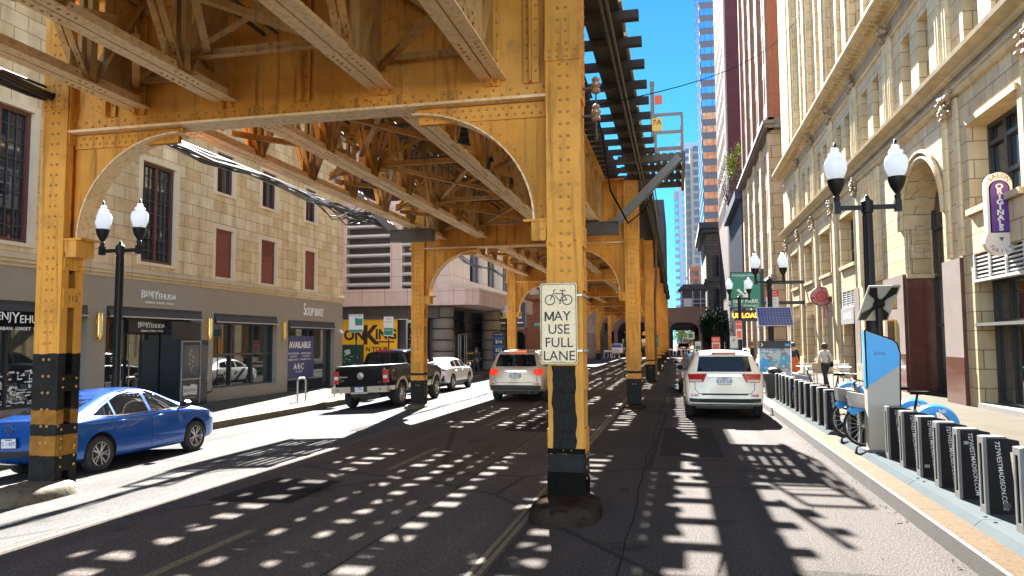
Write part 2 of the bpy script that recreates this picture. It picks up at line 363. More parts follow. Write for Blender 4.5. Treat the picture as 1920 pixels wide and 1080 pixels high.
# ---- a column (origin at its foot)
def col_mb(rv, side=1):
    b = MB()
    z0 = -.12
    for s in (-1,1):
        b.box(-.215, s*.185-.015, z0, .215, s*.185+.015, 7.0)
        for t in (-1,1): b.box(t*.20-.012, min(s*.17,s*.07), z0, t*.20+.012, max(s*.17,s*.07), 7.0)
    b.box(-.014,-.17,z0,.014,.17,7.0)
    bats = [(.30,.95),(1.42,1.66),(2.62,2.90),(3.16,3.42),(5.0,6.6)]
    for t in (-1,1):
        for a,c in bats: b.box(t*.222-.010,-.17,a,t*.222+.010,.17,c)
        if rv:
            for a,c in bats:
                n = max(2, int((c-a)/.12))
                for i in range(n):
                    for yy in (-.12,.12): b.rivet((t*.232,yy,a+(i+.5)*(c-a)/n), (t,0,0), .02)
    if rv:
        i = 0; z = .70
        while z < 5.5:
            for x in (-.048,.048): b.rivet((x+.015*rv,-.20,z), (0,-1,0), .022, 8)
            z += .152 if z > 1.9 else .235
        z = 5.72
        while z < 6.95:
            for x in (-.048,.048): b.rivet((x,-.20,z), (0,-1,0), .022, 8)
            z += .152
        b.box(-.222,-.215,5.50,.222,-.20,5.68)
        for x in (-.16,-.06,.06,.16):
            for z in (5.545,5.63): b.rivet((x,-.215,z),(0,-1,0),.02)
    return b
def boot_mb():
    b = MB(); b.box(-.232,-.218,-.12,.232,.218,.40); b.box(-.226,-.212,.40,.226,.212,.44); b.box(-.227,-.214,.66,.227,.214,.72)
    for x in (-.12,.12):
        for z in (.1,.3): b.rivet((x,-.218,z),(0,-1,0),.02)
    return b
def footing_mb(seed):
    # a low worn mound of concrete round the foot, longer on the side of the oncoming traffic
    r = random.Random(seed); b = MB(); n = 30; vs = []; rows = [(1.05,-.16),(1.04,-.02),(1.0,.07),(.95,.12),(.84,.155),(.6,.172),(.25,.175)]
    for f,z in rows:
        for k in range(n):
            t = 2*pi*k/n; c,s = cos(t),sin(t)
            x = .40*math.copysign(abs(c)**.6,c); y = .62*math.copysign(abs(s)**.75,s)
            j = 1+r.uniform(-.012,.012)
            vs.append((x*f*j+.03,y*f*j-.42,z+r.uniform(-.006,.006)))
    fs = [(i*n+k,i*n+(k+1)%n,(i+1)*n+(k+1)%n,(i+1)*n+k) for i in range(len(rows)-1) for k in range(n)] + [tuple(range((len(rows)-1)*n,len(rows)*n))]
    return b.add(vs, fs)
FOOTM = M('footing_concrete', (.034,.025,.018), .95, var=.5, scale=3, bump=.35, bscale=22, speck=(.026,.016,.010), sscale=5, spec=.0)
FOOTL = M('footing_stone', (.095,.072,.042), .85, var=.35, scale=4, bump=.7, bscale=14, speck=(.06,.04,.02), sscale=9)
col_det = col_mb(1).mesh('column', [ST_R,RIV]); col_detl = col_mb(1).mesh('column', [ST_L,RIV]); col_gen = col_mb(1).mesh('column', [ST_COL,RIV]); col_far = col_mb(0).mesh('column', [ST_COL,RIV])
boot = boot_mb().mesh('boot', [BLACKP]); foot = [footing_mb(1).mesh('footing', [FOOTM]), footing_mb(2).mesh('footing', [FOOTL])]
cols = {}
for i,yb in enumerate(BY):
    for x in (XL, XR):
        me = (col_detl if x == XL else col_det) if i == 1 else col_gen if i in (2,3) else col_far
        xx = x if not (i >= 2 and x == XL) else -8.30
        c = put(EP('column', me), xx+OX, yb, gz(x)*.7); cols[i,x] = c
        f = EP('footing', foot[1] if x == XL else foot[0], parent=c); f.scale = (1,1,1) if i == 1 else (.8,.8,.6)
        if i == 1 and x == XR: EP('boot', boot, parent=c)
        if i == 1 and x == XR:
            b = MB()      # black brushed-over patch on the front plate, dents and drips in its outline
            rr = random.Random(5); L_ = [(-.165+rr.uniform(-.012,.012), .72+k*.09) for k in range(12)]; R_ = [(.125+rr.uniform(-.014,.014), 1.71-k*.09) for k in range(12)]
            b.prism(L_+R_, lambda u,v,d: (u,-.2005-d,v), 0, .002)
            for j in range(12):
                z = .70+.235*j
                if .78 < z < 1.66:
                    for q in (-.033,.063): b.rivet((q,-.2015,z),(0,-1,0),.025,8)
            EP('paint_patch', b, M('brushed_black', (.014,.0125,.011), .8, var=.6, scale=9, speck=(.028,.022,.016), sscale=40, spec=.15), parent=c, smooth=False)
b = MB(); b.text('112', .13, lambda u,v,d: (.233+d,u,2.75+v), .006); EP('number_plate', b, STD, parent=cols[1,XL])
# ---- bent girder with the quarter arches (built for the bent at y = 0, x in world + OX)
def girder_mb(rv):
    b = MB(); xl, xr = XL+OX+.2, XR+OX-.21
    b.box(xl,-.016,5.06,xr,.016,7.0)
    b.box(xl,-.19,5.012,xr,.19,5.048,2); b.box(xl,-.19,7.002,xr,.19,7.038)
    for s in (-1,1):
        b.box(xl, s*.028-.012, 5.05, xr, s*.028+.012, 5.24); b.box(xl, s*.028-.012, 6.82, xr, s*.028+.012, 7.0)
        for k,x in enumerate([t+OX for t in TX]+[-4.93+OX, -8.0+OX, -1.75+OX]):
            b.box(x-.10, s*.055-.012, 5.24, x+.10, s*.055+.012, 6.82); b.box(x-.012, min(s*.067,s*.16), 5.24, x+.012, max(s*.067,s*.16), 6.82)
            if rv and s == -1:
                for z in [5.4+.17*j for j in range(9)]:
                    for dx in (-.06,.06): b.rivet((x+dx,-.067,z),(0,-1,0),.02)
    if rv:
        x = xl+.08; j = 0
        while x < xr:
            b.rivet((x,-.040,5.19 if j%2 else 5.12),(0,-1,0),.022); x += .11; j += 1
    return b
def arch_mb(left, rv):
    # spandrel plate under the girder; column face at x0, arch foot z 3.5, crown z 5.0
    b = MB(); x0 = (XL+OX+.215) if left else (XR+OX-.215); sg = 1 if left else -1
    ax, az, zt = 1.62, 1.50, 4.99; n = 18
    arc = [(x0+sg*(.16+ax*(1-cos(t))), 3.46+ (az-.03)*sin(t)) for t in [pi/2*k/n for k in range(n+1)]]
    pl = [(x0,3.46)] + arc + [(x0,zt)] if True else 0
    pl = arc + [(x0+sg*(.16+ax), zt), (x0, zt), (x0,3.46)]
    b.prism(pl, lambda u,v,d: (u,d,v), -.014, .014)
    for a,c in zip(arc[:-1], arc[1:]):      # flange along the arch edge
        A = Vector((a[0],0,a[1])); C = Vector((c[0],0,c[1])); t = (C-A).normalized(); nrm = Vector((t.z,0,-t.x))*sg
        if nrm.x*sg < 0: nrm = -nrm
        e = t*.004
        b.beam(A-e+nrm*.012, C+e+nrm*.012, .30, .022, up=nrm, m=2)
    for s in (-1,1):
        for a,c in zip(arc[:-1], arc[1:]):
            A = Vector((a[0],0,a[1])); C = Vector((c[0],0,c[1])); t = (C-A).normalized(); nrm = Vector((-t.z,0,t.x))*sg
            b.quad(A+Vector((0,s*.022,0)), C+Vector((0,s*.022,0)), C+nrm*.13+Vector((0,s*.022,0)), A+nrm*.13+Vector((0,s*.022,0)))
            if rv and s < 0: b.rivet((A+C)/2+nrm*.075+Vector((0,-.022,0)),(0,-1,0),.02)
        b.box(min(x0,x0+sg*1.72), s*.030-.010, 4.80, max(x0,x0+sg*1.72), s*.030+.010, 5.0)
    if rv:
        for j in range(15):
            for q,z in ((0,4.86),(.05,4.945)): b.rivet((x0+sg*(.1+.108*j+q),-.040,z),(0,-1,0),.02)
    b.box(min(x0,x0+sg*.2),-.17,3.20,max(x0,x0+sg*.2),.17,3.45)
    b.box(min(x0,x0+sg*.3),-.19,3.44,max(x0,x0+sg*.3),.19,3.47)
    return b
gird = [girder_mb(0).mesh('cross_girder',[ST,RIV,STP]), girder_mb(1).mesh('cross_girder',[ST,RIV,STP])]
arcs = {(l,r): arch_mb(l,r).mesh('arch_brace',[ST,RIV,STP]) for l in (0,1) for r in (0,1)}
for i,yb in enumerate(BY):
    r = 1 if i in (1,2) else 0
    put(EP('cross_girder', gird[r]), 0, yb, .05)
    for l in (0,1):
        o = put(EP('arch_brace', arcs[l,r]), (.50 if l and i >= 2 else 0), yb, .05)
# ---- one truss span: 14.2 m, y from 0 to 14.2
LEN = 14.2-.04
def truss_parts():
    bc, tc_, w = MB(), MB(), MB()
    for s in (-1,1):
        bc.box(min(s*.012,s*.175), .02, 5.372, max(s*.012,s*.175), LEN, 5.392); bc.box(s*.035-.012,.02,5.392,s*.035+.012,LEN,5.55)
        tc_.box(min(s*.012,s*.175), .02, 7.03, max(s*.012,s*.175), LEN, 7.05); tc_.box(s*.035-.012,.02,6.86,s*.035+.012,LEN,7.03)
    P = LEN/7
    for k in range(7):
        yb = P*(k+.5)
        for s in (-1,1):
            for d in (-1,1):
                w.beam((s*.062,yb+d*.08,5.45),(s*.062,yb+d*(P/2-.06),6.95),.092,.03,up=(0,d,.6))
            w.box(s*.07-.035,yb-.055,5.46,s*.07+.035,yb+.055,6.95)
        w.box(-.012,yb-.30,5.40,.012,yb+.30,5.80); w.box(-.012,yb-.28,6.70,.012,yb+.28,7.0) if k%2 else None
        w.box(-.012,P*(k+1)-.3,6.66,.012,P*(k+1)+.3,7.0) if k < 6 else None
        for s in (-1,1):
            for dy in (-.22,-.12,0,.12,.22): w.rivet((s*.10,yb+dy,5.372),(0,0,-1),.020); w.rivet((s*.047,yb+dy,5.5),(s,0,0),.018)
        w.beam((.0,P*k+.12,6.1),(.0,P*k+.12,6.9),.16,.03,up=(0,1,0))
    for a,c in ((.0,.75),(LEN-.75,LEN)): w.box(-.013,a+.02,5.40,.013,c,6.98)
    return bc.mesh('bottom_chord',[STP,RIV]), tc_.mesh('top_chord',[ST_T]), w.mesh('truss',[ST_T,RIV])
bcm, tcm, wm = truss_parts()
def bracing_mb(seed):
    b = MB(); rr = random.Random(seed); T = [t+OX for t in TX]
    def ang(p,q,wd=.09):
        b.beam(p,q,wd,.014); p2=(p[0],p[1],p[2]+wd/2); q2=(q[0],q[1],q[2]+wd/2); b.beam(p2,q2,.014,wd)
    for a,c in ((0,1),(2,3)):
        for k in range(7):
            y0 = LEN/7*k+.2; y1 = LEN/7*(k+1)-.1
            z = 5.62
            p,q = (T[a],y0 if k%2 else y1,z),(T[c],y1 if k%2 else y0,z)
            ang(p,q)
            if k%2==0: ang((T[a],y1,z+.1),(T[c],y1,z+.1)); b.beam((T[a],y1,5.7),(T[c],y1,6.9),.07,.02,up=(0,1,0)); b.beam((T[c],y1,5.7),(T[a],y1,6.9),.07,.02,up=(0,1,0))
            ang((T[a],y0,6.75),(T[c],y1,6.75),.08)
    for k in (0,2,4,6):
        y0 = LEN/7*(k+.5)+.1
        ang((T[1],y0,5.66),(T[2],y0,5.66),.10); ang((T[1],y0,6.8),(T[2],y0,6.8),.10)
        b.beam((T[1],y0,5.7),(T[2],y0,6.8),.08,.02,up=(0,1,0)); b.beam((T[2],y0+.03,5.7),(T[1],y0+.03,6.8),.08,.02,up=(0,1,0))
    ang((T[1],.5,5.68),(T[2],4.5,5.68)); ang((T[2],.5,5.70),(T[1],4.5,5.70)); ang((T[1],5,5.68),(T[2],9.5,5.68)); ang((T[2],5,5.70),(T[1],9.5,5.70)); ang((T[1],9.8,5.68),(T[2],13.8,5.68)); ang((T[2],9.8,5.70),(T[1],13.8,5.70))
    return b
brm = bracing_mb(1).mesh('cross_bracing',[ST_T])
GRAT = MB()
for k in range(5):       # small perforated cable hangers between the trusses
    yy = 1.6+2.6*k; xa = TX[1]+OX+.2
    GRAT.box(xa,yy,6.18,xa+1.3,yy+.05,6.24)
    for j in range(12): GRAT.box(xa+.05+j*.1,yy-.012,6.16,xa+.1+j*.1,yy+.06,6.178)
    GRAT.cyl((xa+.1,yy+.02,6.2),(xa+.1,yy+.02,6.95),.012,6); GRAT.cyl((xa+1.2,yy+.02,6.2),(xa+1.2,yy+.02,6.95),.012,6)
GRAT.tube([(TX[1]+OX+.6,0.1,6.28),(TX[1]+OX+.62,7,6.25),(TX[1]+OX+.6,14.1,6.28)],.03,6); GRAT.tube([(TX[1]+OX+.8,0.1,6.28),(TX[1]+OX+.8,14.1,6.28)],.022,6)
grm = GRAT.mesh('cable_hanger',[GALVD])
for i,yb in enumerate(BY[:-1]):
    for x in TX:
        o = put(EP('truss', wm), x+OX, yb+.02)
        EP('bottom_chord', bcm, parent=o); EP('top_chord', tcm, parent=o)
    put(EP('cross_bracing', brm), 0, yb+.02)
    if i < 5: put(EP('cable_hanger', grm), 0, yb+.02)
# ---- ties, rails, walkways
def tie_me(x0,x1): return MB().box(x0+OX,-.08,7.13,x1+OX,.08,7.27).mesh('tie',[WOOD],smooth=False)
t_long, t_mid, t_l, t_ll = tie_me(-4.95,-.50), tie_me(-4.95,-.86), tie_me(-7.75,-4.96), tie_me(-8.6,-4.96)
rest = MB(); y = -4.6; k = 0; cnt = 0
rr = random.Random(11)
while y < BY[-1]:
    dy = rr.uniform(-.02,.02); lng = (k%2 == 0) if y < 24.6 else False
    x1 = -.50 if lng else (-1.72 if y < 24.6 else -.86+rr.choice((0,0,.07,.13)))
    if 7.6 < y and cnt < 98:
        if y < 24.6: me = t_long if lng else None
        else: me = t_mid
        if me is None:
            me = MATS.get('tshort')
            if me is None: me = tie_me(-4.95,-1.72); MATS['tshort'] = me
        put(EP('tie', me), 0, y+dy, rr.uniform(-.006,.006)); cnt += 1
    else: rest.box(-4.95+OX,y+dy-.08,7.13,x1+OX,y+dy+.08,7.27)
    rest.box((-7.75 if k%3 else -7.9)+OX, y+dy-.08, 7.13, -4.96+OX, y+dy+.08, 7.27)
    y += .545; k += 1
o = EP('tie_deck', rest, WOOD, smooth=False); o['kind'] = 'stuff'
b = MB(); Y0, Y1 = -5, BY[-1]
RAILM = M('rail_steel', (.10,.06,.04), .5, .6, var=.3)
for c in (-6.82,-3.03):
    for s in (-1,1):
        x = c+s*.745+OX; b.box(x-.07,Y0,7.272,x+.07,Y1,7.287); b.box(x-.01,Y0,7.287,x+.01,Y1,7.40); b.box(x-.035,Y0,7.40,x+.035,Y1,7.44)
EP('rail', b, RAILM)
b = MB()
for c,lst in ((-6.82,(-1.0,-.40,.36,1.12)),(-3.03,(-1.16,-.40,.36,1.0))):
    for q in lst: b.box(c+q-.10+OX,Y0,7.272,c+q+.10+OX,Y1,7.42)
EP('guard_timber', b, WOOD, smooth=False)
b = MB()
y = Y0
while y < Y1:     # boards along the walkways, laid in 4 m lengths with gaps
    L_ = min(3.97, Y1-y)
    for x0,x1 in ((-5.35,-5.05),(-5.02,-4.72),(-1.40,-1.12),(-1.115,-.80)): b.box(x0+OX,y,7.274,x1+OX,y+L_,7.318)
    y += 4
EP('walkway', b, WOOD, smooth=False)
b = MB()
for xc0,xc1 in ((-7.5,-7.0),(-6.72,-6.2),(-5.95,-5.5),(-4.6,-4.0),(-3.85,-3.45),(-2.95,-2.45),(-2.2,-1.8)):
    yy = -4+rr.uniform(0,2)
    while yy < 92:       # added unseen boards over the ties, thinning out the sun patches on the road
        L_ = rr.uniform(.5,2.8); b.box(xc0+rr.uniform(-.08,.08)+OX,yy,7.432,xc1+rr.uniform(-.08,.08)+OX,yy+L_,7.452); yy += L_+rr.uniform(.25,.95)
EP('sun_blocking_board', b, WOOD, smooth=False)
# ---- right-hand edge: conduits along the tie ends, light timber facing above them
b = MB()
for x,z in ((-1.02,7.02),(-.93,7.02)): b.tube([(x+OX,-4,z),(x+OX,20,z),(x+OX+.05,48,z),(x+OX,92,z)],.028,8)
b.tube([(-.70+OX,23.5,6.9),(-.72+OX,60,6.95)],.03,8); b.tube([(-.60+OX,23.5,6.8),(-.66+OX,60,6.9)],.02,8)
EP('conduit', b, GALVD)
b = MB()
y = 2
while y < 24: b.box(-.93+OX,y,7.33,-.76+OX,y+1.2,7.44); y += 1.356
EP('edge_timber', b, M('pale_timber', (.35,.30,.22), .8, var=.2), smooth=False)
b = MB()     # vertical downpipe and black cable on the third right-hand column
b.tube([(-.98+OX,37.5,7.0),(-.95+OX,37.5,5.2),(-1.05+OX,37.5,4.2),(-1.05+OX,37.5,0)],.06,8)
EP('downpipe', b, M('rusty_pipe',(.13,.07,.04),.7,var=.4))
# ---- insulator bracket on the near right column
ins = thing('insulator', 'pair of brown ceramic insulators bracketed to the near right column', 'insulator', (-1.10,9.12,5.15))
b = MB()
for z in (.0,-.35): b.box(0,-.02,z-.012,.20,.02,z+.012)
b.cyl((.17,0,.14),(.17,0,-.6),.012,6); b.tube([(.17,0,-.55),(.19,0,-.6),(.17,0,-.66),(.15,0,-.62)],.01,6)
part('bracket', b, GALVD, ins)
for z in (.03,-.32):
    b = MB(); b.lathe([(.02,-.1),(.05,-.09),(.062,-.06),(.035,-.03),(.06,0),(.062,.03),(.035,.05),(.055,.08),(.03,.11),(.0,.12)],(.17,0,z),n=12)
    part('ceramic', b, M('brown_ceramic',(.30,.16,.08),.25,var=.2,coat=.5), ins)
wp = [Vector((-.93,9.12,4.93)).lerp(Vector((7.88,46.2,22.0)), k/24) + Vector((0,0,-.9*4*(k/24)*(1-k/24))) for k in range(25)]
b = MB(); b.tube([tuple(p-Vector((-.93,9.12,4.93))) for p in wp], .009, 6)
solo('overhead_wire', b, M('wire_black',(.012,.012,.012),.9,spec=.0), 'thin wire from column insulator rising to the tan facade', 'wire', (-.93,9.12,4.93))
wq = [(0,0,0),(.06,.1,-.25),(.12,.5,-.9),(.25,2,-1.1),(.35,6,-.2),(.36,11.4,1.2)]
b = MB(); b.tube(wq,.012,6); solo('hanging_wire', b, MATS['wire_black'], 'loose wire looping from the insulators under the tie ends', 'wire', (-.93,9.1,4.85))
# ---- maintenance platforms hung off both sides near the second bent
def platform(sg):
    t = thing('maintenance_platform', 'grey steel maintenance platform with guard rails on braced arm %s' % ('right of the tracks' if sg > 0 else 'left of the tracks'), 'platform', (XR if sg>0 else -8.45, 20.8, 0))
    m = lambda x: sg*x
    def bx(b,x0,y0,z0,x1,y1,z1): b.box(min(m(x0),m(x1)),y0,z0,max(m(x0),m(x1)),y1,z1)
    b = MB(); bx(b,-1.5,-.16,4.98,-.2,.16,5.30); bx(b,-1.5,-.2,5.30,-.2,.2,5.325); part('support_beam', b, GALVD, t)
    b = MB()
    for o_ in (-.13,.13):
        b.beam((m(-.28),o_,5.30),(m(1.48),o_,7.05),.06,.20,up=(m(-1),0,1))
    for k in range(4): f=.15+.23*k; b.box(m(-.28+1.76*f)-.03,-.12,5.30+1.75*f-.03,m(-.28+1.76*f)+.03,.12,5.30+1.75*f+.03)
    part('brace', b, GALV, t)
    b = MB()
    for y in (0,1.25,2.5,3.7):
        bx(b,-.2,y-.06,6.98,1.55,y+.06,7.16)
    bx(b,1.55,-.1,6.86,1.64,3.8,7.2); part('frame', b, GALVD, t)
    b = MB()
    for k in range(9): bx(b,-.1+k*.185,0,7.165,.03+k*.185,3.7,7.20)
    part('deck_plank', b, GALVD, t, smooth=False)
    b = MB()
    for x,y in ((.85,.0),(1.57,0),(1.57,1.25),(1.57,2.5),(1.57,3.7),(.85,3.7)): bx(b,x-.035,y-.035,7.2,x+.035,y+.035,8.30)
    for z in (7.30,7.78,8.28):
        bx(b,.85,-.03,z-.04,1.57,.03,z+.04) ; bx(b,1.54,0,z-.04,1.60,3.7,z+.04); bx(b,.85,3.67,z-.04,1.57,3.73,z+.04)
    part('guard_rail', b, GALV, t)
    return t
platform(1); platform(-1)
t = thing('signal_post', 'short galvanised post with small orange flag board and yellow plate above deck edge', 'post', (-.52,19.6,7.2))
b = MB(); b.cyl((0,0,0),(0,0,1.55),.05,10); b.cyl((0,0,1.5),(0,0,1.62),.06,10); part('pole', b, GALV, t)
b = MB(); b.box(.06,-.01,1.0,.25,.01,1.25); part('flag_board', b, M('orange_red',(.6,.09,.03),.6), t)
b = MB(); b.box(-.02,-.07,.28,.24,-.055,.62,0); b.text('7A',.2,faceY(.11,-.072,.5),.004,m=1); part('plate', b, [M('sign_yellow',(.65,.36,.03),.5),BLACKP], t)
# ---- bundle of black cables along the left edge
def cable_pts(x,z,sag,j,y0=3.0,y1=22.6):
    r_ = random.Random(j); out = []
    for k in range(25):
        f = k/24; out.append((x+r_.uniform(-.035,.035)+.05*sin(k*.9+j), y0+(y1-y0)*f, z-sag*sin(pi*((f*5)%1))*.35+r_.uniform(-.03,.03)))
    return out
CABM = M('cable_black',(.018,.018,.02),.28,var=.2)
b = MB()
for j in range(10): b.tube([(p[0]+9.0,p[1]-3,p[2]-5.5) for p in cable_pts(-9.0+.05*(j%4),5.66+.05*(j//4),.2,j)], .022 if j%3 else .034, 7)
b.cyl((0.02,0,.27),(.02,19.6,.27),.02,6)
for j in range(5):
    r_ = random.Random(50+j); y = 17.2+j*.3
    b.tube([(.05,y-3,.1),(.25+r_.uniform(-.1,.2),y-2.6,-.18-r_.uniform(0,.18)),(.4,y-2.2,-.2),(.55,y-1.8,.0),(.6,y-1.5,.2)],.014,7)
solo('cable_bundle', b, CABM, 'thick bundle of black cables slung along the left edge of the railway', 'cables', (-9.0,3,5.5))
b = MB()
for j in range(4): b.tube([(p[0]+8.9,p[1]-24,p[2]-5.5) for p in cable_pts(-8.9+.06*j,5.6,.5,j+30,24,52)],.022,6)
solo('far_cable_bundle', b, CABM, 'sagging black cables along the left edge beyond the second column pair', 'cables', (-8.9,24,5.5))
# ================================================================ buildings
def wall(mb, fn, U0, U1, Z0, Z1, holes, dep, m=0, mr=None, back=False):
    # flat wall with real openings: fn(u,z,d) with d = depth into the building
    us = sorted({U0,U1,*[h[0] for h in holes],*[h[1] for h in holes]}); zs = sorted({Z0,Z1,*[h[2] for h in holes],*[h[3] for h in holes]})
    us = [u for u in us if U0-1e-6 <= u <= U1+1e-6]; zs = [z for z in zs if Z0-1e-6 <= z <= Z1+1e-6]
    op = lambda u,z: any(h[0] < u < h[1] and h[2] < z < h[3] for h in holes)
    mr = m if mr is None else mr
    for i in range(len(us)-1):
        j = 0
        while j < len(zs)-1:
            if op((us[i]+us[i+1])/2,(zs[j]+zs[j+1])/2): j += 1; continue
            k = j
            while k+1 < len(zs)-1 and not op((us[i]+us[i+1])/2,(zs[k+1]+zs[k+2])/2): k += 1
            mb.quad(fn(us[i],zs[j],0),fn(us[i+1],zs[j],0),fn(us[i+1],zs[k+1],0),fn(us[i],zs[k+1],0),m); j = k+1
    for a,b,c,d in [h[:4] for h in holes]:
        q = h4 = dep if True else 0
        mb.quad(fn(a,c,0),fn(b,c,0),fn(b,c,q),fn(a,c,q),mr); mb.quad(fn(a,d,0),fn(b,d,0),fn(b,d,q),fn(a,d,q),mr)
        mb.quad(fn(a,c,0),fn(a,d,0),fn(a,d,q),fn(a,c,q),mr); mb.quad(fn(b,c,0),fn(b,d,0),fn(b,d,q),fn(b,c,q),mr)
    return mb
def bxf(mb, fn, u0, u1, z0, z1, d0, d1, m=0):   # box in facade coordinates
    P = [fn(u,z,d) for d in (d0,d1) for z in (z0,z1) for u in (u0,u1)]
    return mb.add(P, [(0,1,3,2),(4,6,7,5),(0,4,5,1),(2,3,7,6),(0,2,6,4),(1,5,7,3)], m)
GLW = M('window_glass', (.02,.024,.03), .03, var=.5, scale=.7, spec=1.0)
def window(parent, fn, u0,u1,z0,z1, d, fm, gm, fw=.06, nx=2, nz=1, thick=.06, bars=.03, name='window', label=None):
    b = MB()
    for a,c in ((u0,u0+fw),(u1-fw,u1)): bxf(b,fn,a,c,z0,z1,d-thick,d)
    for a,c in ((z0,z0+fw),(z1-fw,z1)): bxf(b,fn,u0+fw,u1-fw,a,c,d-thick,d)
    for i in range(1,nx): u = u0+(u1-u0)*i/nx; bxf(b,fn,u-bars/2,u+bars/2,z0+fw,z1-fw,d-thick*.8,d)
    for i in range(1,nz): z = z0+(z1-z0)*i/nz; bxf(b,fn,u0+fw,u1-fw,z-bars/2,z+bars/2,d-thick*.8+.003,d+.003)
    w_ = part(name, b, fm, parent, world=True, smooth=False, label=label)
    g = MB(); g.quad(fn(u0,z0,d+.012),fn(u1,z0,d+.012),fn(u1,z1,d+.012),fn(u0,z1,d+.012)); part('pane', g, gm, w_, world=True, smooth=False)
    return w_
# ---------------------------------------------------------------- left: tan stone block with shop front
PA = -16.5
fA = lambda u,z,d: (PA-d,u,z)
TAN = Mbrick('tan_ashlar', (.68,.505,.275), (.80,.68,.46), (.36,.27,.165), .82, .415, .012, .85, var=.45, streak=.6, zoff=.1)
TANP = M('tan_dressed_stone', (.60,.49,.33), .8, var=.16, scale=1.5, bump=.2)
GRAN = M('speckled_granite', (.20,.175,.14), .3, var=.2, scale=2, speck=(.34,.30,.25), sscale=70, spec=.5)
BRN = M('brown_window_frame', (.10,.035,.026), .5, var=.2)
REDS = M('red_brown_shutter', (.17,.042,.022), .6, var=.12, scale=3)
DKN = M('dark_navy_frame', (.010,.012,.018), .35, var=.1)
A = thing('stone_building', 'tan ashlar stone building with granite shop front, brown windows and red shutters', 'building', (PA,20,-.1))
holes_up = [(16.4-2.0,16.22,4.62,8.1),(20.35,21.98,4.60,7.85),(24.25,25.36,4.45,6.24),(27.33,28.48,4.45,6.24),(31.0,32.05,4.45,6.22)]
holes_up += [(24.25,25.36,7.6,9.1),(27.33,28.48,7.6,9.1),(31.0,32.05,7.6,9.1),(8.4,10.2,4.6,8.1)]
b = MB(); wall(b, fA, -6, 35, 4.36, 12.6, holes_up, .28, 0, 1)
b.quad((PA,35,4.36),(-60,35,4.36),(-60,35,12.6),(PA,35,12.6)); b.quad((PA,-6,12.6),(PA,35,12.6),(-60,35,12.6),(-60,-6,12.6))
b.box(-60,-6,12.61,-22.5,35,24)
part('wall', b, [TAN,TANP], A, world=True, smooth=False)
holes_dn = [(10.0,14.2,.35,3.12),(14.7,18.28,.35,3.12),(19.0,23.55,-.1,3.14),(24.25,28.68,.36,3.1),(29.6,34.1,-.1,3.0)]
b = MB(); wall(b, fA, -6, 35, -.4, 4.0, holes_dn, .5, 0); b.quad((PA,35,-.4),(-60,35,-.4),(-60,35,4.0),(PA,35,4.0))
part('shop_front_wall', b, GRAN, A, world=True, smooth=False)
b = MB()
for z0,z1,pr in ((4.0,4.10,.03),(4.10,4.20,.09),(4.20,4.26,.13),(4.26,4.36,.05)): b.box(PA-.2,-6,z0,PA+pr,35+pr,z1-.002)
bx0 = -6
part('string_course', b, Mbrick('dressed_course',(.56,.45,.29),(.62,.53,.37),(.25,.19,.12),1.7,1.3,.01,var=.3), A, world=True, smooth=False)
b = MB()
for h in holes_up:
    a,c,z0,z1 = h; bxf(b,fA,a-.16,a-.002,z0-.1,z1+.16,-.025,.0); bxf(b,fA,c+.002,c+.16,z0-.1,z1+.16,-.025,.0); bxf(b,fA,a-.002,c+.002,z1+.002,z1+.16,-.022,.0); bxf(b,fA,a-.002,c+.002,z0-.1,z0-.002,-.05,.0)
part('window_surround', b, TANP, A, world=True, smooth=False)
for a,c,z0,z1 in holes_up:
    if z1 < 6.4:
        b = MB(); bxf(b,fA,a,c,z0,z1,.10,.14)
        for k in range(1,2): bxf(b,fA,a+.02,c-.02,z0+(z1-z0)*.52-.02,z0+(z1-z0)*.52+.02,.085,.10)
        bxf(b,fA,a,a+.05,z0,z1,.08,.10); bxf(b,fA,c-.05,c,z0,z1,.08,.10)
        if 27 < a < 28:
            for k in range(7): bxf(b,fA,a+.1,c-.1,z0+1.15+k*.085,z0+1.18+k*.085,.07,.10)
        part('shutter', b, REDS, A, world=True, smooth=False, label='red-brown louvred shutter' if 27<a<28 else None)
    else:
        tall = z1-z0 > 3
        w_ = window(A,fA,a,c,z0,z1,.2,BRN,GLW,.10 if tall else .07,2,1,.09,.10 if tall else .05)
        if tall:
            b = MB()
            for h0,h1 in ((a+.1,(a+c)/2-.05),((a+c)/2+.05,c-.1)):
                for k in range(1,3): u = h0+(h1-h0)*k/3; bxf(b,fA,u-.012,u+.012,z0+.1,z1-.1,.17,.2)
                for k in range(1,8): z = z0+(z1-z0)*k/8; bxf(b,fA,h0,h1,z-.012,z+.012,.172,.198)
            part('glazing_bar', b, M('dark_bar',(.05,.045,.05),.4), w_, world=True, smooth=False)
            b = MB()
            for h0,h1 in ((a+.25,a+.5),((a+c)/2+.1,(a+c)/2+.3)): bxf(b,fA,h0,h1,z0+.15,z1-.8,.24,.26)
            part('curtain', b, M('grey_curtain',(.3,.29,.27),.9), w_, world=True, smooth=False)
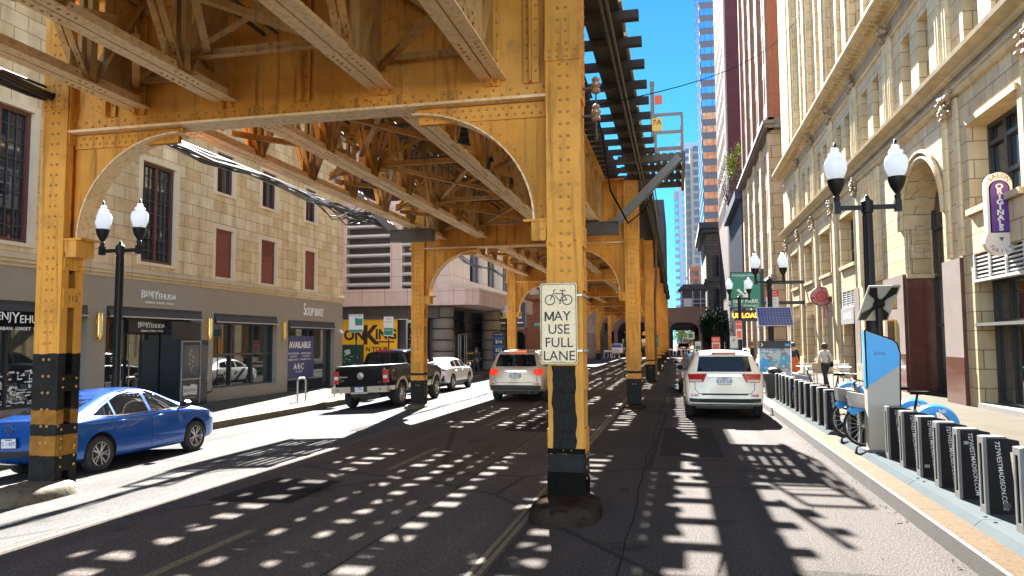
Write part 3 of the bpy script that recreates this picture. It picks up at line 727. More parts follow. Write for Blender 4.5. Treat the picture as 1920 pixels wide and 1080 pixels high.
# shop windows: dark frames set back, awning cassettes, lettering
AWN = M('awning_black', (.02,.02,.022), .6, var=.1); LETW = M('letter_white', (.72,.71,.68), .5, var=.03)
SHOPG = M('shop_glass', (.016,.022,.026), .025, var=.6, scale=.5, spec=1.0)
CREAM = M('interior_cream', (.35,.33,.27), .9)
for k,(a,c,z0,z1) in enumerate(holes_dn):
    nx = (3,3,3,3,2)[k]
    if k != 2: window(A,fA,a,c,z0,z1-.3,.30,DKN,SHOPG,.07,nx,2 if k in (3,) else 1,.1,.07,name='shop_window')
    b = MB(); bxf(b,fA,a+.03,c-.03,z1-.30,z1-.02,-.02,.34); part('awning', b, AWN, A, world=True, smooth=False)
    b = MB(); b.prism([(0,0),(.5,-.22),(.5,-.27),(0,-.1)], lambda u,v,d: (PA+u*.16,d,z1-.05+v), a+.06, c-.06); bxf(b,fA,a+.06,c-.06,z1-.325,z1-.29,-.095,-.075,1)
    part('awning_flap', b, [AWN,M('awning_rail',(.55,.55,.54),.35,.6)], A, world=True, smooth=False)
    if k != 2:
        b = MB(); bxf(b,fA,a-.02,c+.02,z0-.12,z0-.005,-.04,.3); part('sill', b, M('granite_sill',(.20,.17,.14),.35,var=.2), A, world=True, smooth=False)
def lettering(parent, txts, mats, world=True, name='lettering'):
    b = MB()
    for t_,sz,fn,dep,sx in txts: b.text(t_,sz,fn,dep,sx=sx)
    return part(name, b, mats, parent, world=world, smooth=False)
def shopname(y,z,s,d=.03):
    P = lambda u,v,dd: (PA+d+dd,y+u,z+v)
    b = MB()
    b.run([('B',.34*s),('ENJ',.25*s),('Y',.34*s),('EHUDA',.25*s)], lambda u,v,dd: P(u,v-.10*s,dd), .02, .018*s)
    b.text('URBAN  STREET  FOOD',.10*s,lambda u,v,dd: P(u+.02,v-.23*s,dd),.01,sx=1.25)
    return part('lettering', b, LETW, A, world=True, smooth=False)
shopname(21.28,3.56,1.05); shopname(21.35,2.60,.8,-.28); shopname(15.85,2.66,1.15,.24)
b = MB(); b.prism([(-.95,-.2),(.95,-.2),(.95,.2),(-.95,.2)], lambda u,v,d: (PA+.21+d,15.95+u,2.64+v), 0,.02); part('sign_board', b, BLACKP, A, world=True, smooth=False)
b = MB(); b.run([('S',.80),('OUP BARZ',.52)], lambda u,v,d:(PA+.03+d,31.9+u,3.25+v), .02, .03, sx=.68); part('lettering', b, LETW, A, world=True, smooth=False)
# entrance bay: navy panelling, doors, menu panels, the projecting glazed porch with a poster
b = MB(); bxf(b,fA,19.0,23.55,-.1,2.84,.50,.54); bxf(b,fA,20.3,22.0,2.35,2.84,.30,.499)
for u in (20.25,21.05,22.0,23.5): bxf(b,fA,u-.04,u+.04,-.1,2.8,.42,.5)
part('entrance_panel', b, DKN, A, world=True, smooth=False)
b = MB(); bxf(b,fA,19.05,20.2,.35,2.75,.40,.44); e = part('shop_window', b, SHOPG, A, world=True, smooth=False)
b = MB(); bxf(b,fA,20.4,21.0,-.05,2.3,.44,.48); bxf(b,fA,21.1,21.9,-.05,2.3,.44,.48); dr = part('door', b, SHOPG, A, world=True, smooth=False)
b = MB(); b.cyl((PA-.38,20.45,.6),(PA-.38,20.45,2.0),.018,8); part('handle', b, CHROME, dr, world=True)
MENU = M('menu_print', (.5,.52,.52), .5)
b = MB(); r_ = random.Random(4)
for (u0,u1,z0,z1) in ((19.12,19.35,.9,2.0),(19.42,20.15,.5,.85)):
    for a_,c_,d_,e_ in ((u0,u1,z0,z0+.012),(u0,u1,z1-.012,z1),(u0,u0+.012,z0,z1),(u1-.012,u1,z0,z1)): bxf(b,fA,a_,c_,d_,e_,.392,.40)
for k in range(17): z = 1.95-.062*k; L_ = r_.uniform(.1,.38); u=19.85; bxf(b,fA,u-L_/2,u+L_/2,z,z+.022,.392,.40)
for k in range(9): z = .82-.035*k; bxf(b,fA,19.5,19.5+r_.uniform(.15,.3),z,z+.014,.392,.40); bxf(b,fA,19.85,19.85+r_.uniform(.1,.25),z,z+.014,.392,.40)
part('menu_lettering', b, MENU, A, world=True, smooth=False)
b = MB(); r_ = random.Random(9)
for k in range(150):     # the graffiti-like black and white graphic on the near windows
    u = r_.uniform(14.8,16.9); z = r_.uniform(.4,1.28); L_ = r_.uniform(.04,.17); t_ = r_.uniform(.02,.05)
    bxf(b,fA,u,u+L_,z,z+t_,.292,.298); 
    if k%3==0: bxf(b,fA,u,u+t_*.6,z,z+L_*.8,.288,.292)
for k,(tx,z) in enumerate((('STREET',1.62),('FOOD',1.36),('PITA',1.1),('SALAD',.84))): b.text(tx,.2,faceXp(PA-.29,17.95,z),0)
part('window_graphic', b, LETW, A, world=True, smooth=False)
b = MB(); bxf(b,fA,21.95,23.45,-.1,2.12,-.35,.42); bxf(b,fA,21.95,23.45,2.12,2.75,.0,.42)
po = part('porch', b, M('porch_black',(.013,.014,.018),.25), A, world=True, smooth=False)
b = MB()
for a_,c_,d_,e_ in ((21.97,22.02,-.05,2.1),(22.98,23.03,-.05,2.1),(22.02,22.98,2.05,2.10),(22.02,22.98,.78,.83)): bxf(b,fA,a_,c_,d_,e_,-.385,-.352)
part('poster_frame', b, M('frame_grey',(.22,.23,.25),.4,.5), po, world=True, smooth=False)
b = MB(); bxf(b,fA,22.06,22.94,.86,1.95,-.37,-.353); bxf(b,fA,23.07,23.4,.86,1.95,-.37,-.353); part('porch_glass', b, M('porch_glass',(.06,.065,.075),.08), po, world=True, smooth=False)
b = MB()
for k in range(16): u=22.5+r_.uniform(-.28,.28)*(1-k/20); z=.95+k*.055; bxf(b,fA,u-.03,u+.03,z,z+.016,-.378,-.372)
part('sketch', b, MENU, po, world=True, smooth=False)
b = MB(); P_ = [(-.36,-.16),(-.05,-.13),(.36,-.17),(.37,.17),(.06,.21),(-.05,.14),(-.37,.18)]; b.prism(P_, lambda u,v,d: (PA+.352+d,22.5+u,.42+v), 0,.012, 0); b.text('BENJYEHUDA',.135,faceXp(PA+.367,22.5,.43),0,sx=.8,m=1); bxf(b,fA,22.2,22.8,.17,.185,-.36,-.353,0)
part('logo_panel', b, [M('logo_cream',(.62,.60,.55),.5),BLACKP], po, world=True, smooth=False)
BRASS = M('brass', (.55,.33,.07), .28, .85, var=.2)
for k,(y,lab) in enumerate(((18.66,'brass wall light between the window graphic and the shop entrance'),(23.92,'brass wall light just right of the black shop porch'),(29.15,'brass wall light left of the blue letting poster'))):
    t = thing('wall_light', lab, 'wall light', (PA,y,2.5), group='brass wall lights on the granite shop front')
    b = MB(); b.box(0,-.07,-.42,.05,.07,.42); b.box(.0,-.12,.1,.03,.12,.2); part('backplate', b, BRASS, t)
    for q in (-.06,0,.06):
        b = MB(); b.lathe([(.0,-.36),(.035,-.34),(.042,-.1),(.035,.0),(.042,.1),(.035,.34),(0,.36)],(.10,q,(.05 if q else -.03)),n=10); part('tube', b, M('amber_glass',(.62,.42,.10),.2,.3,coat=.6), t)
b = MB(); b.box(0,-.04,-.04,.16,.04,.03); b.tube([(.1,0,-.05),(.16,0,-.12)],.05,10); b.lathe([(.0,-.08),(.05,-.06),(.06,0),(.05,.03)],(.17,0,-.10),n=12)
solo('security_camera', b, M('camera_white',(.6,.6,.58),.4), 'small white security camera on the granite corner of the shop front', 'camera', (PA,34.6,2.62))
b = MB(); b.tube([(0,0,0),(.14,0,.02)],.05,10); b.tube([(.08,-.08,.02),(.08,.08,.02)],.035,8); b.tube([(.08,0,.0),(.2,0,.05)],.02,6)
solo('standpipe', b, M('pipe_red',(.25,.05,.03),.5,.3), 'small red capped standpipe on the granite wall beside the black porch', 'standpipe', (PA,23.9,.25))
t = thing('poster', 'dark blue letting poster reading AVAILABLE in the shop window', 'poster', (PA-.14,30.95,1.4))
b = MB(); b.box(-.02,-1.3,-.98,0,1.3,.92); part('panel', b, M('poster_blue',(.035,.04,.13),.45,var=.15,scale=.6), t, smooth=False)
b = MB(); F = lambda y,z: faceXp(.004,y,z)
b.text('AVAILABLE',.40,F(0,.50),.003,bold=.008)
for s,l in ((-.6,('MATT CAMPAGNA','312.555.0123','matt@arcreal.com')),(.55,('ANDREW FRITZELL','312.555.0146','andrew@arcreal.com'))):
    for k,x in enumerate(l): b.text(x,.115,F(s,.13-.13*k),.002)
b.text('A·R·C',.36,F(-.1,-.46),.003,bold=.006); b.text('REAL ESTATE',.10,F(-.1,-.68),.002); part('lettering', b, LETW, t, smooth=False)
# ---------------------------------------------------------------- left, beyond the side street: pink granite block with louvres
PINK = Mbrick('pink_granite_panel', (.50,.39,.35), (.55,.44,.40), (.20,.15,.14), 1.55, 1.15, .015, .55, var=.2, off=0, bump=.1, zoff=.4)
PINKD = M('rough_granite', (.21,.185,.165), .8, var=.25, scale=2, speck=(.10,.09,.08), sscale=50, bump=.6, bscale=18)
MAUVE = Mbrick('mauve_panel', (.12,.10,.105), (.14,.12,.125), (.05,.04,.045), 1.8, 1.0, .012, .4, var=.1, off=0, bump=.05)
B = thing('granite_building', 'pink granite parking building with grey louvres and a projecting canopy', 'building', (-14,47,-.1))
fB = lambda u,z,d: (u,47+d,z)
fBs = lambda u,z,d: (-14.6-d,u,z)
b = MB()
hb = [(-21.9,-18.75,5.55,10.9),(-17.9,-15.75,5.55,10.9),(-27,-22.9,5.55,10.9)]
wall(b, fB, -60, -14.6, 5.2, 11.2, hb, .5, 0); b.quad((-60,47,11.2),(-14.6,47,11.2),(-14.6,80,11.2),(-60,80,11.2))
hs = [(52+k*5.2,55.6+k*5.2,6.4+j*6,9.6+j*6) for k in range(5) for j in range(1)]
wall(b, fBs, 47, 80, 5.2, 11.2, hs, .5, 1)
b.box(-60,50,11.21,-24,78,30)
part('wall', b, [PINK, Mbrick('pale_panel',(.62,.60,.56),(.66,.64,.60),(.35,.33,.31),.55,2.2,.02,.5,var=.15,off=0,bump=.1)], B, world=True, smooth=False)
for a,c,z0,z1 in hb:
    b = MB(); z = z0+.35
    while z < z1: b.tube([(a,47.12,z),(c,47.12,z)],.14,10); z += .66
    part('louvre', b, M('louvre_grey',(.36,.36,.37),.4,.3), B, world=True)
    b = MB(); bxf(b,fB,a,c,z0,z1,.46,.5); part('louvre_back', b, M('louvre_dark',(.06,.05,.05),.8), B, world=True, smooth=False)
for a,c,z0,z1 in hs: window(B,fBs,a,c,z0,z1,.4,M('grey_frame',(.25,.25,.26),.4),GLW,.08,3,2)
b = MB()
b.prism([(-60,45.2),(-13.0,45.2),(-12.3,46.0),(-12.3,64),(-14.55,64),(-14.55,47.0),(-60,47.0)], lambda u,v,d: (u,v,d), 4.36, 5.45); part('canopy', b, PINK, B, world=True, smooth=False)
b = MB()
for k in range(9): b.box(-13.9,48+k*1.7,4.33,-12.6,48.9+k*1.7,4.355)
part('canopy_soffit_light', b, M('soffit_panel',(.6,.57,.5),.5), B, world=True, smooth=False)
b = MB(); b.box(-60,47.9,-.1,-15.3,48.2,3.55); part('ground_wall', b, MAUVE, B, world=True, smooth=False)
b = MB(); b.box(-60,46.85,3.6,-15.3,48.2,4.357); part('fascia', b, MAUVE, B, world=True, smooth=False)
for x,y in ((-15.3,47.8),(-13.75,55.0),(-13.75,60.6)):
    b = MB()
    for k in range(6): zz = -.1+k*.745; b.lathe([(.60,zz+.02),(.70,zz+.06),(.74,zz+.36),(.70,zz+.69),(.60,zz+.73)],(x,y,0),n=20)
    part('pillar', b, PINKD, B, world=True)
b = MB(); b.box(-18.2,49.0,-.1,-15.6,49.2,4.3); b.box(-15.4,49.5,-.1,-15.2,64,4.3); part('entrance_back', b, M('deep_blue_glass',(.008,.011,.02),.08), B, world=True, smooth=False)
b = MB()
for x in (-15.1,-14.95): 
    for y in (50.6,52.2): b.box(x,y,-.1,x+.05,y+.08,2.6)
    b.box(x,50.6,2.52,x+.05,52.28,2.6)
part('entrance_frame', b, M('frame_silver',(.45,.45,.46),.35,.6), B, world=True, smooth=False)
b = MB(); b.box(-17.6,47.2,-.1,-16.25,47.86,3.45); dw = part('display_window', b, M('display_dark',(.02,.02,.022),.1), B, world=True, smooth=False)
b = MB(); b.box(-17.66,47.14,3.3,-16.2,47.19,3.5); b.box(-17.66,47.14,-.1,-17.56,47.19,3.3); b.box(-16.3,47.14,-.1,-16.2,47.19,3.3)
r_ = random.Random(2)
for k in range(70): x=r_.uniform(-17.45,-16.4); z=r_.uniform(.2,3.1); b.box(x,47.17,z,x+r_.uniform(.02,.08),47.195,z+r_.uniform(.04,.22))
part('display_frame', b, M('frame_silver',(.45,.45,.46),.35,.6), dw, world=True, smooth=False)
bb = thing('billboard', 'large yellow show billboard lettered ON KING on the parking building wall', 'billboard', (-19.6,47.0,1.6))
b = MB(); b.box(-4.4,.2,-1.7,1.3,.3,1.95,0); b.box(-4.4,.17,1.95,1.3,.3,2.25,1); part('panel', b, [M('billboard_yellow',(.95,.50,.008),.5,var=.06),PINK], bb, smooth=False)
b = MB(); FF = lambda u,v: faceY(u,.195,v)
BRD = M('billboard_ink',(.045,.02,.012),.6)
b.text('ON',.95,FF(-1.78,.88),.01,sx=1.0,bold=.04); b.text('K',1.75,FF(-.62,.86),.01,sx=.95,bold=.06); b.text('ING',.92,FF(.50,.93),.01,sx=.94,bold=.04)
b.box(-.15,.185,.40,1.1,.195,.50); b.text('N TOUR',.42,FF(-.15,-.06),.01,bold=.016); part('lettering', b, BRD, bb, smooth=False)
t = thing('parking_sign', 'black PUBLIC PARKING sign with white arrow under the granite canopy', 'sign', (-12.4,55,3.95))
b = MB(); b.box(-1.35,0,-.85,1.25,.14,1.0); part('panel', b, M('sign_black',(.02,.03,.035),.5), t, smooth=False)
b = MB(); b.text('II',.35,faceY(-.85,-.004,.78),.004,bold=.02); b.text('PUBLIC',.46,faceY(-.15,-.004,.42),.004,bold=.012); b.text('PARKING',.50,faceY(-.05,-.004,-.04),.004,bold=.012)
b.box(-.85,-.008,-.56,1.1,-.001,-.46); b.prism([(-1.15,-.51),(-.82,-.30),(-.82,-.72)], faceY(0,0,0), .001,.008); part('lettering', b, LETW, t, smooth=False)
b = MB(); b.box(1.25,-.02,-1.0,1.36,.16,1.0); b.box(-1.42,-.02,-1.0,1.36,.16,-.88); part('frame', b, GALV, t, smooth=False)
t = thing('price_board', 'tall blue parking price board by the granite pillar', 'sign', (-13.0,54.2,1.75))
b = MB(); b.box(-.42,0,-1.15,.42,.12,1.0); part('panel', b, M('board_navy',(.012,.016,.03),.4), t, smooth=False)
b = MB()
for k,pz in enumerate(('$16','$22','$17')): b.box(-.38,-.008,.45-k*.62,.38,-.001,.62-k*.62,0); b.text(pz,.34,faceY(0,-.004,.27-k*.62),.003,m=1,bold=.01)
b.text('PARK HERE',.13,faceY(0,-.004,.80),.003,m=1); part('lettering', b, [M('board_blue',(.03,.13,.40),.5),LETW], t, smooth=False)
TAPE = M('yellow_rail',(.62,.45,.06),.5)
t = thing('barrier_rail', 'yellow two-bar barrier rail across the parking entrance', 'railing', (-14.4,51.6,-.1))
b = MB(); b.cyl((0,-1.4,1.3),(0,2.4,1.3),.05,8); b.cyl((0,-1.4,.75),(0,2.4,.75),.05,8); part('bar', b, TAPE, t)
for y in (-1.4,.5,2.4):
    b = MB(); b.cyl((0,y,0),(0,y,1.4),.035,8); part('post', b, BLACKM, t)
# far left: brick corner building with arched windows, pale concrete block over it
RB = Mbrick('red_brick',(.26,.10,.06),(.32,.13,.08),(.22,.17,.13),.22,.075,.008,.85,var=.4)
BR = thing('brick_building', 'low red brick corner building with dark arched windows', 'building', (-12.6,72,-.1))
b = MB(); fb = lambda u,z,d: (u,72+d,z)
def archhole(mb, fn, u0,u1,z0,zs, m=0, dep=.3, n=8):
    c=(u0+u1)/2; r=(u1-u0)/2
    pts = [(u0,z0),(u1,z0)]+[(c+r*cos(pi*k/n),zs+r*sin(pi*k/n)) for k in range(n+1)]
    mb.prism(pts, lambda u,v,d: fn(u,v,d), -.02, dep, m)
b.prism([(-24,72),(-14.3,72),(-12.7,73.6),(-12.7,93),(-24,93)], lambda u,v,d:(u,v,d), -.4, 6.2); b.box(-24,71.8,6.2,-12.5,93,6.6)
part('wall', b, RB, BR, world=True, smooth=False)
for k in range(4):
    b = MB()
    archhole(b, fb, -15.8-k*2.3,-14.6-k*2.3, .2, 2.4); part('arched_window', b, GLASSD, BR, world=True, smooth=False)
    b = MB(); archhole(b, lambda u,z,d: (-12.7-d,90+u*1.0,z), -14.4+k*3.6,-12.8+k*3.6,.2,2.4); part('arched_window', b, GLASSD, BR, world=True, smooth=False)
CB = thing('concrete_building', 'pale concrete office block rising behind the brick corner building', 'building', (-14,95,-.1))
CONC = Mbrick('pale_concrete',(.45,.44,.42),(.48,.47,.45),(.2,.2,.2),2.4,1.6,.03,.8,var=.2,off=0,bump=.1)
b = MB(); fc = lambda u,z,d: (u,95+d,z)
hc = [(-21+2.4*k,-19.4+2.4*k,3+3.4*j,5.2+3.4*j) for k in range(4) for j in range(5)]
wall(b, fc, -40,-11.5,-.4,20,hc,.4); wall(b, lambda u,z,d:(-11.5-d,u,z), 95,150,-.4,20,[(97+2.8*k,99.2+2.8*k,3+3.4*j,5.2+3.4*j) for k in range(14) for j in range(5)],.4)
part('wall', b, CONC, CB, world=True, smooth=False)
b = MB(); b.box(-40,95.35,0,-11.9,95.4,19.5); b.box(-11.9,95.4,0,-11.85,150,19.5); part('glazing', b, GLASSD, CB, world=True, smooth=False)
# ================================================================ right: tan terracotta block
PR = 7.9
fR = lambda u,z,d: (PR+d,u,z)
TERR = Mbrick('terracotta', (.55,.42,.235), (.64,.52,.33), (.22,.155,.09), .78, .52, .014, .5, var=.35, bump=.35, streak=.4)
TERRS = Mbrick('terracotta_smooth', (.58,.46,.27), (.62,.515,.33), (.27,.19,.10), 1.3, .62, .008, .5, var=.35, bump=.2, streak=.45)
FRIEZE = Mbrick('grey_terracotta', (.33,.27,.20), (.37,.31,.24), (.17,.13,.09), .9, .8, .010, .55, var=.3, bump=.2, streak=.5)
ORN = M('ornament_terracotta', (.30,.21,.115), .6, var=.4, scale=6, bump=.5, bscale=15)
REDG = M('polished_red_granite', (.115,.045,.03), .16, var=.45, scale=3, speck=(.05,.02,.016), sscale=35, spec=.6)
GREYG = M('weathered_grey_granite', (.27,.225,.20), .35, var=.25, scale=2, speck=(.19,.14,.12), sscale=30)
SF = M('storefront_dark', (.018,.018,.019), .35, var=.1)
R = thing('terracotta_building', 'tan terracotta building with cornices, deep windows and tall arched entrance', 'building', (PR,30,.16))
bays = [(14.0,17.2),(19.35,22.45),(24.65,28.6),(30.9,34.1),(36.15,39.0),(41.5,44.3),(46.8,49.55),(52.15,54.9),(8.9,12.1),(3.6,6.8)]
low, gh = [], []
for k,(a,c) in enumerate(bays):
    if k == 2 or k == 3: continue
    low.append((a,c,5.55,7.85)); gh.append((a,c,.16,4.30))
# ground to first ledge: walls with real openings
DP = .62
b = MB(); wall(b, fR, 0, 24.65, .16, 8.9, [h for h in low+gh if h[1] < 24], DP, 0); wall(b, fR, 28.6, 58, .16, 8.9, [h for h in low+gh if h[0] > 30], DP, 0)
# arched entrance: wall round the arch and a deep coffered reveal
ua,uc,zs = 24.65,28.6,5.85; cu,ra = (ua+uc)/2,(uc-ua)/2; n = 20
arc = [(cu-ra*cos(pi*k/n), zs+ra*sin(pi*k/n)) for k in range(n+1)]
for k in range(n):
    p,q = arc[k],arc[k+1]
    b.quad(fR(p[0],p[1],0),fR(q[0],q[1],0),fR(q[0],8.9,0),fR(p[0],8.9,0))
    b.quad(fR(p[0],p[1],0),fR(q[0],q[1],0),fR(q[0],q[1],.98),fR(p[0],p[1],.98))
for u in (ua,uc): b.quad(fR(u,4.2,0),fR(u,zs,0),fR(u,zs,.98),fR(u,4.2,.98))
b.quad(fR(0,.16,0),fR(0,34,0),(40,0,34),(40,0,.16)); b.quad((PR,58,.16),(40,58,.16),(40,58,34),(PR,58,34))
part('wall', b, TERR, R, world=True, smooth=False)
b = MB()
for sgn,u in ((-1,uc),(1,ua)):      # coffers on the reveals
    for k in range(6):
        z = 4.45+k*.62
        if z > 7.4: break
        for d0 in (.30,):
            if z+.45 < zs+.9:
                uu = u if z+.45 < zs else u
                bxf(b,fR,uu+sgn*.002,uu+sgn*.045,z,z+.03,d0,d0+.46); bxf(b,fR,uu+sgn*.002,uu+sgn*.045,z+.42,z+.45,d0,d0+.46); bxf(b,fR,uu+sgn*.002,uu+sgn*.045,z+.03,z+.42,d0,d0+.03); bxf(b,fR,uu+sgn*.002,uu+sgn*.045,z+.03,z+.42,d0+.43,d0+.46)
                bxf(b,fR,uu+sgn*.002,uu+sgn*.03,z+.16,z+.28,d0+.12,d0+.34)
    for d in (.04,.13,.88): b.tube([fR(u+sgn*.03,4.2,d),fR(u+sgn*.03,zs,d)],.045,8)
for rr_,d in ((ra+.12,-.03),(ra+.30,-.06)):   # archivolt mouldings
    b.tube([fR(cu-rr_*cos(pi*k/24),zs+rr_*sin(pi*k/24),d) for k in range(25)],.07,8)
for k in range(9):
    t0 = pi*(k+.25)/9; t1 = pi*(k+.75)/9
    for d0,d1 in ((.32,.72),):
        P0=[fR(cu-(ra-e)*cos(t),zs+(ra-e)*sin(t),d) for e in (.0,.04) for t in (t0,t1) for d in (d0,d1)]
        b.add(P0,[(0,1,3,2),(4,5,7,6),(0,1,5,4),(2,3,7,6),(0,2,6,4),(1,3,7,5)])
part('arch_moulding', b, TERRS, R, world=True)
b = MB(); bxf(b,fR,uc-.03,uc+.1,.16,4.2,.02,.98); bxf(b,fR,ua-.1,ua+.03,.16,4.2,.02,.98); part('entrance_lining', b, REDG, R, world=True, smooth=False)
b = MB(); bxf(b,fR,uc-.16,uc+.0,4.15,4.30,.0,.98); bxf(b,fR,ua,ua+.16,4.15,4.30,.0,.98); part('impost', b, TERRS, R, world=True, smooth=False)
b = MB(); g = MB(); bxf(g,fR,ua,uc,.16,7.9,.96,.98)
for u in (ua+.06,cu-.6,cu+.6,uc-.06): bxf(b,fR,u-.06,u+.06,.16,7.75,.88,.96)
for z in (2.5,4.2,5.85): bxf(b,fR,ua,uc,z-.06,z+.06,.884,.9595)
e = part('entrance_screen', b, SF, R, world=True, smooth=False); part('pane', g, GLASSD, e, world=True, smooth=False)
# stone piers at street level
b = MB()
for a,c in ((23.15,24.6),(28.62,31.2),(35.2,36.1),(17.3,18.4)):
    bxf(b,fR,a,c,.16,4.30,-.10,-.002,0); 
part('granite_pier', b, GREYG, R, world=True, smooth=False)
b = MB()
for a,c in ((23.15,24.6),(28.62,31.2),(17.3,18.4)):
    bxf(b,fR,a-.012,a,.16,4.296,-.098,.6); bxf(b,fR,a-.004,c+.004,.16,1.5,-.108,-.102)
part('granite_return', b, REDG, R, world=True, smooth=False)
# ledge mouldings and cornices
def mould(name, z0, prof, mat=None, y0=0, y1=58.0):
    b = MB(); P = [(0,z0)]
    b.prism([(PR+.05,prof[0][1])]+[(PR-p,z) for p,z in prof]+[(PR+.05,prof[-1][1])], lambda u,v,d:(u,d,v), y0, y1+.15); return part(name, b, mat or TERRS, R, world=True, ang=25)
mould('ledge', 0, [(.0,8.86),(.10,8.90),(.14,8.98),(.10,9.06),(.16,9.12),(.16,9.16),(.03,9.2)])
mould('lower_cornice', 0, [(.02,9.45),(.10,9.52),(.12,9.60),(.22,9.66),(.40,9.74),(.42,9.86),(.05,9.92)])
mould('window_ledge', 0, [(.0,13.02),(.07,13.05),(.09,13.13),(.04,13.2),(.10,13.25),(.0,13.3)])
mould('upper_cornice', 0, [(.02,13.72),(.12,13.80),(.16,13.95),(.34,14.02),(.70,14.14),(.76,14.22),(.76,14.34),(.66,14.42),(.1,14.48)])
b = MB(); bxf(b,fR,0,58,8.88,9.5,.02,.1); part('frieze', b, FRIEZE, R, world=True, smooth=False)
b = MB(); bxf(b,fR,0,58,13.2,13.75,-.012,.1); part('upper_frieze', b, FRIEZE, R, world=True, smooth=False)
b = MB(); yy = 0.0
while yy < 58:       # brackets under the upper cornice
    bxf(b,fR,yy,yy+.16,13.97,14.13,-.55,-.02); yy += .42
part('modillion', b, TERRS, R, world=True, smooth=False)
# mezzanine: pairs of deep narrow windows in every bay
cen = [5.2,10.4,15.6,20.9,26.62,32.5,37.6,42.9,48.2,53.5]
mez, shaft = [], []
for c in cen:
    for o in (-.92,.92): mez.append((c+o-.52,c+o+.52,10.05,12.45))
for c in cen:
    for o in (-.92,.92):
        for j in range(4): shaft.append((c+o-.55,c+o+.55,15.2+j*3.6,17.55+j*3.6))
b = MB(); wall(b, fR, 0, 58, 9.5, 13.3, mez, .75, 0); wall(b, fR, 0, 58, 13.3, 34, shaft, .55, 0)
for i in range(len(cen)-1):   # wide piers of the shaft, standing proud, and thin mullions
    m_ = (cen[i]+cen[i+1])/2; 
    bxf(b,fR,m_-.75,m_+.75,14.45,34,-.22,-.002); bxf(b,fR,m_-.35,m_+.35,14.45,34,-.36,-.222)
for c in cen: bxf(b,fR,c-.20,c+.20,14.45,34,-.16,-.002)
part('upper_wall', b, TERR, R, world=True, smooth=False)
b = MB(); g = MB()
for a,c,z0,z1 in mez+shaft:
    d = .72 if z0 < 13 else .52
    bxf(g,fR,a,c,z0,z1,d,d+.02); bxf(b,fR,a,a+.06,z0,z1,d-.06,d-.002); bxf(b,fR,c-.06,c,z0,z1,d-.06,d-.002); bxf(b,fR,a+.06,c-.06,(z0+z1)/2-.04,(z0+z1)/2+.04,d-.06,d-.002)
w_ = part('upper_window', b, SF, R, world=True, smooth=False); part('pane', g, GLW, w_, world=True, smooth=False)
b = MB()
for a,c,z0,z1 in shaft: bxf(b,fR,a+.02,c-.02,z1+.1,z1+1.1,.25,.3)
part('spandrel', b, FRIEZE, R, world=True, smooth=False)
b = MB()      # engaged colonnettes and pier ribs
for i in range(len(cen)-1):
    m_ = (cen[i]+cen[i+1])/2
    for o in (-.42,-.2,.2,.42): b.tube([fR(m_+o,9.95,-.05),fR(m_+o,13.1,-.05)],.085,10)
    for o in (-.62,.62): b.tube([fR(m_+o,14.5,-.24),fR(m_+o,34,-.24)],.07,8)
piers = [18.3,23.55,35.1,40.25,45.55,50.85,56.2]
for m_ in piers:
    for o in (-.55,-.38,.38,.55): b.tube([fR(m_+o,(4.35 if m_ < 36 else .9),-.03),fR(m_+o,8.85,-.03)],.075,8)
for o in (31.5,31.9,32.4,32.9,33.4,33.8,34.2,34.6): b.tube([fR(o,4.35,-.03),fR(o,8.85,-.03)],.10,8)
part('colonnette', b, TERRS, R, world=True)
b = MB(); rq = random.Random(8)
def capital(u,z,w=1.0):
    for k in range(26):
        a = rq.uniform(-.5,.5)*w; h = rq.uniform(-.35,.35); r0 = rq.uniform(.05,.11); d = -.12-rq.uniform(0,.14)*(1+h)
        b.lathe([(0,-r0),(r0*.8,-r0*.5),(r0,0),(r0*.7,r0*.6),(0,r0)],fR(u+a,z+h,d),n=7)
for i in range(len(cen)-1): capital((cen[i]+cen[i+1])/2,13.45)
for m_ in piers: capital(m_,8.75,.9)
part('capital', b, ORN, R, world=True)
b = MB()
for m_ in piers[2:]: bxf(b,fR,m_-.72,m_+.72,.16,.95,-.16,-.004); bxf(b,fR,m_-.62,m_+.62,.95,8.6,-.08,-.003)
part('pier_facing', b, TERRS, R, world=True, smooth=False)
b = MB()
for k,(a,c) in enumerate(bays):
    if k in (2,3): continue
    bxf(b,fR,a-.1,c+.1,5.38,5.54,-.10,.6); bxf(b,fR,a-.06,c+.06,7.86,8.02,-.06,-.003)
part('window_sill', b, TERRS, R, world=True, smooth=False)
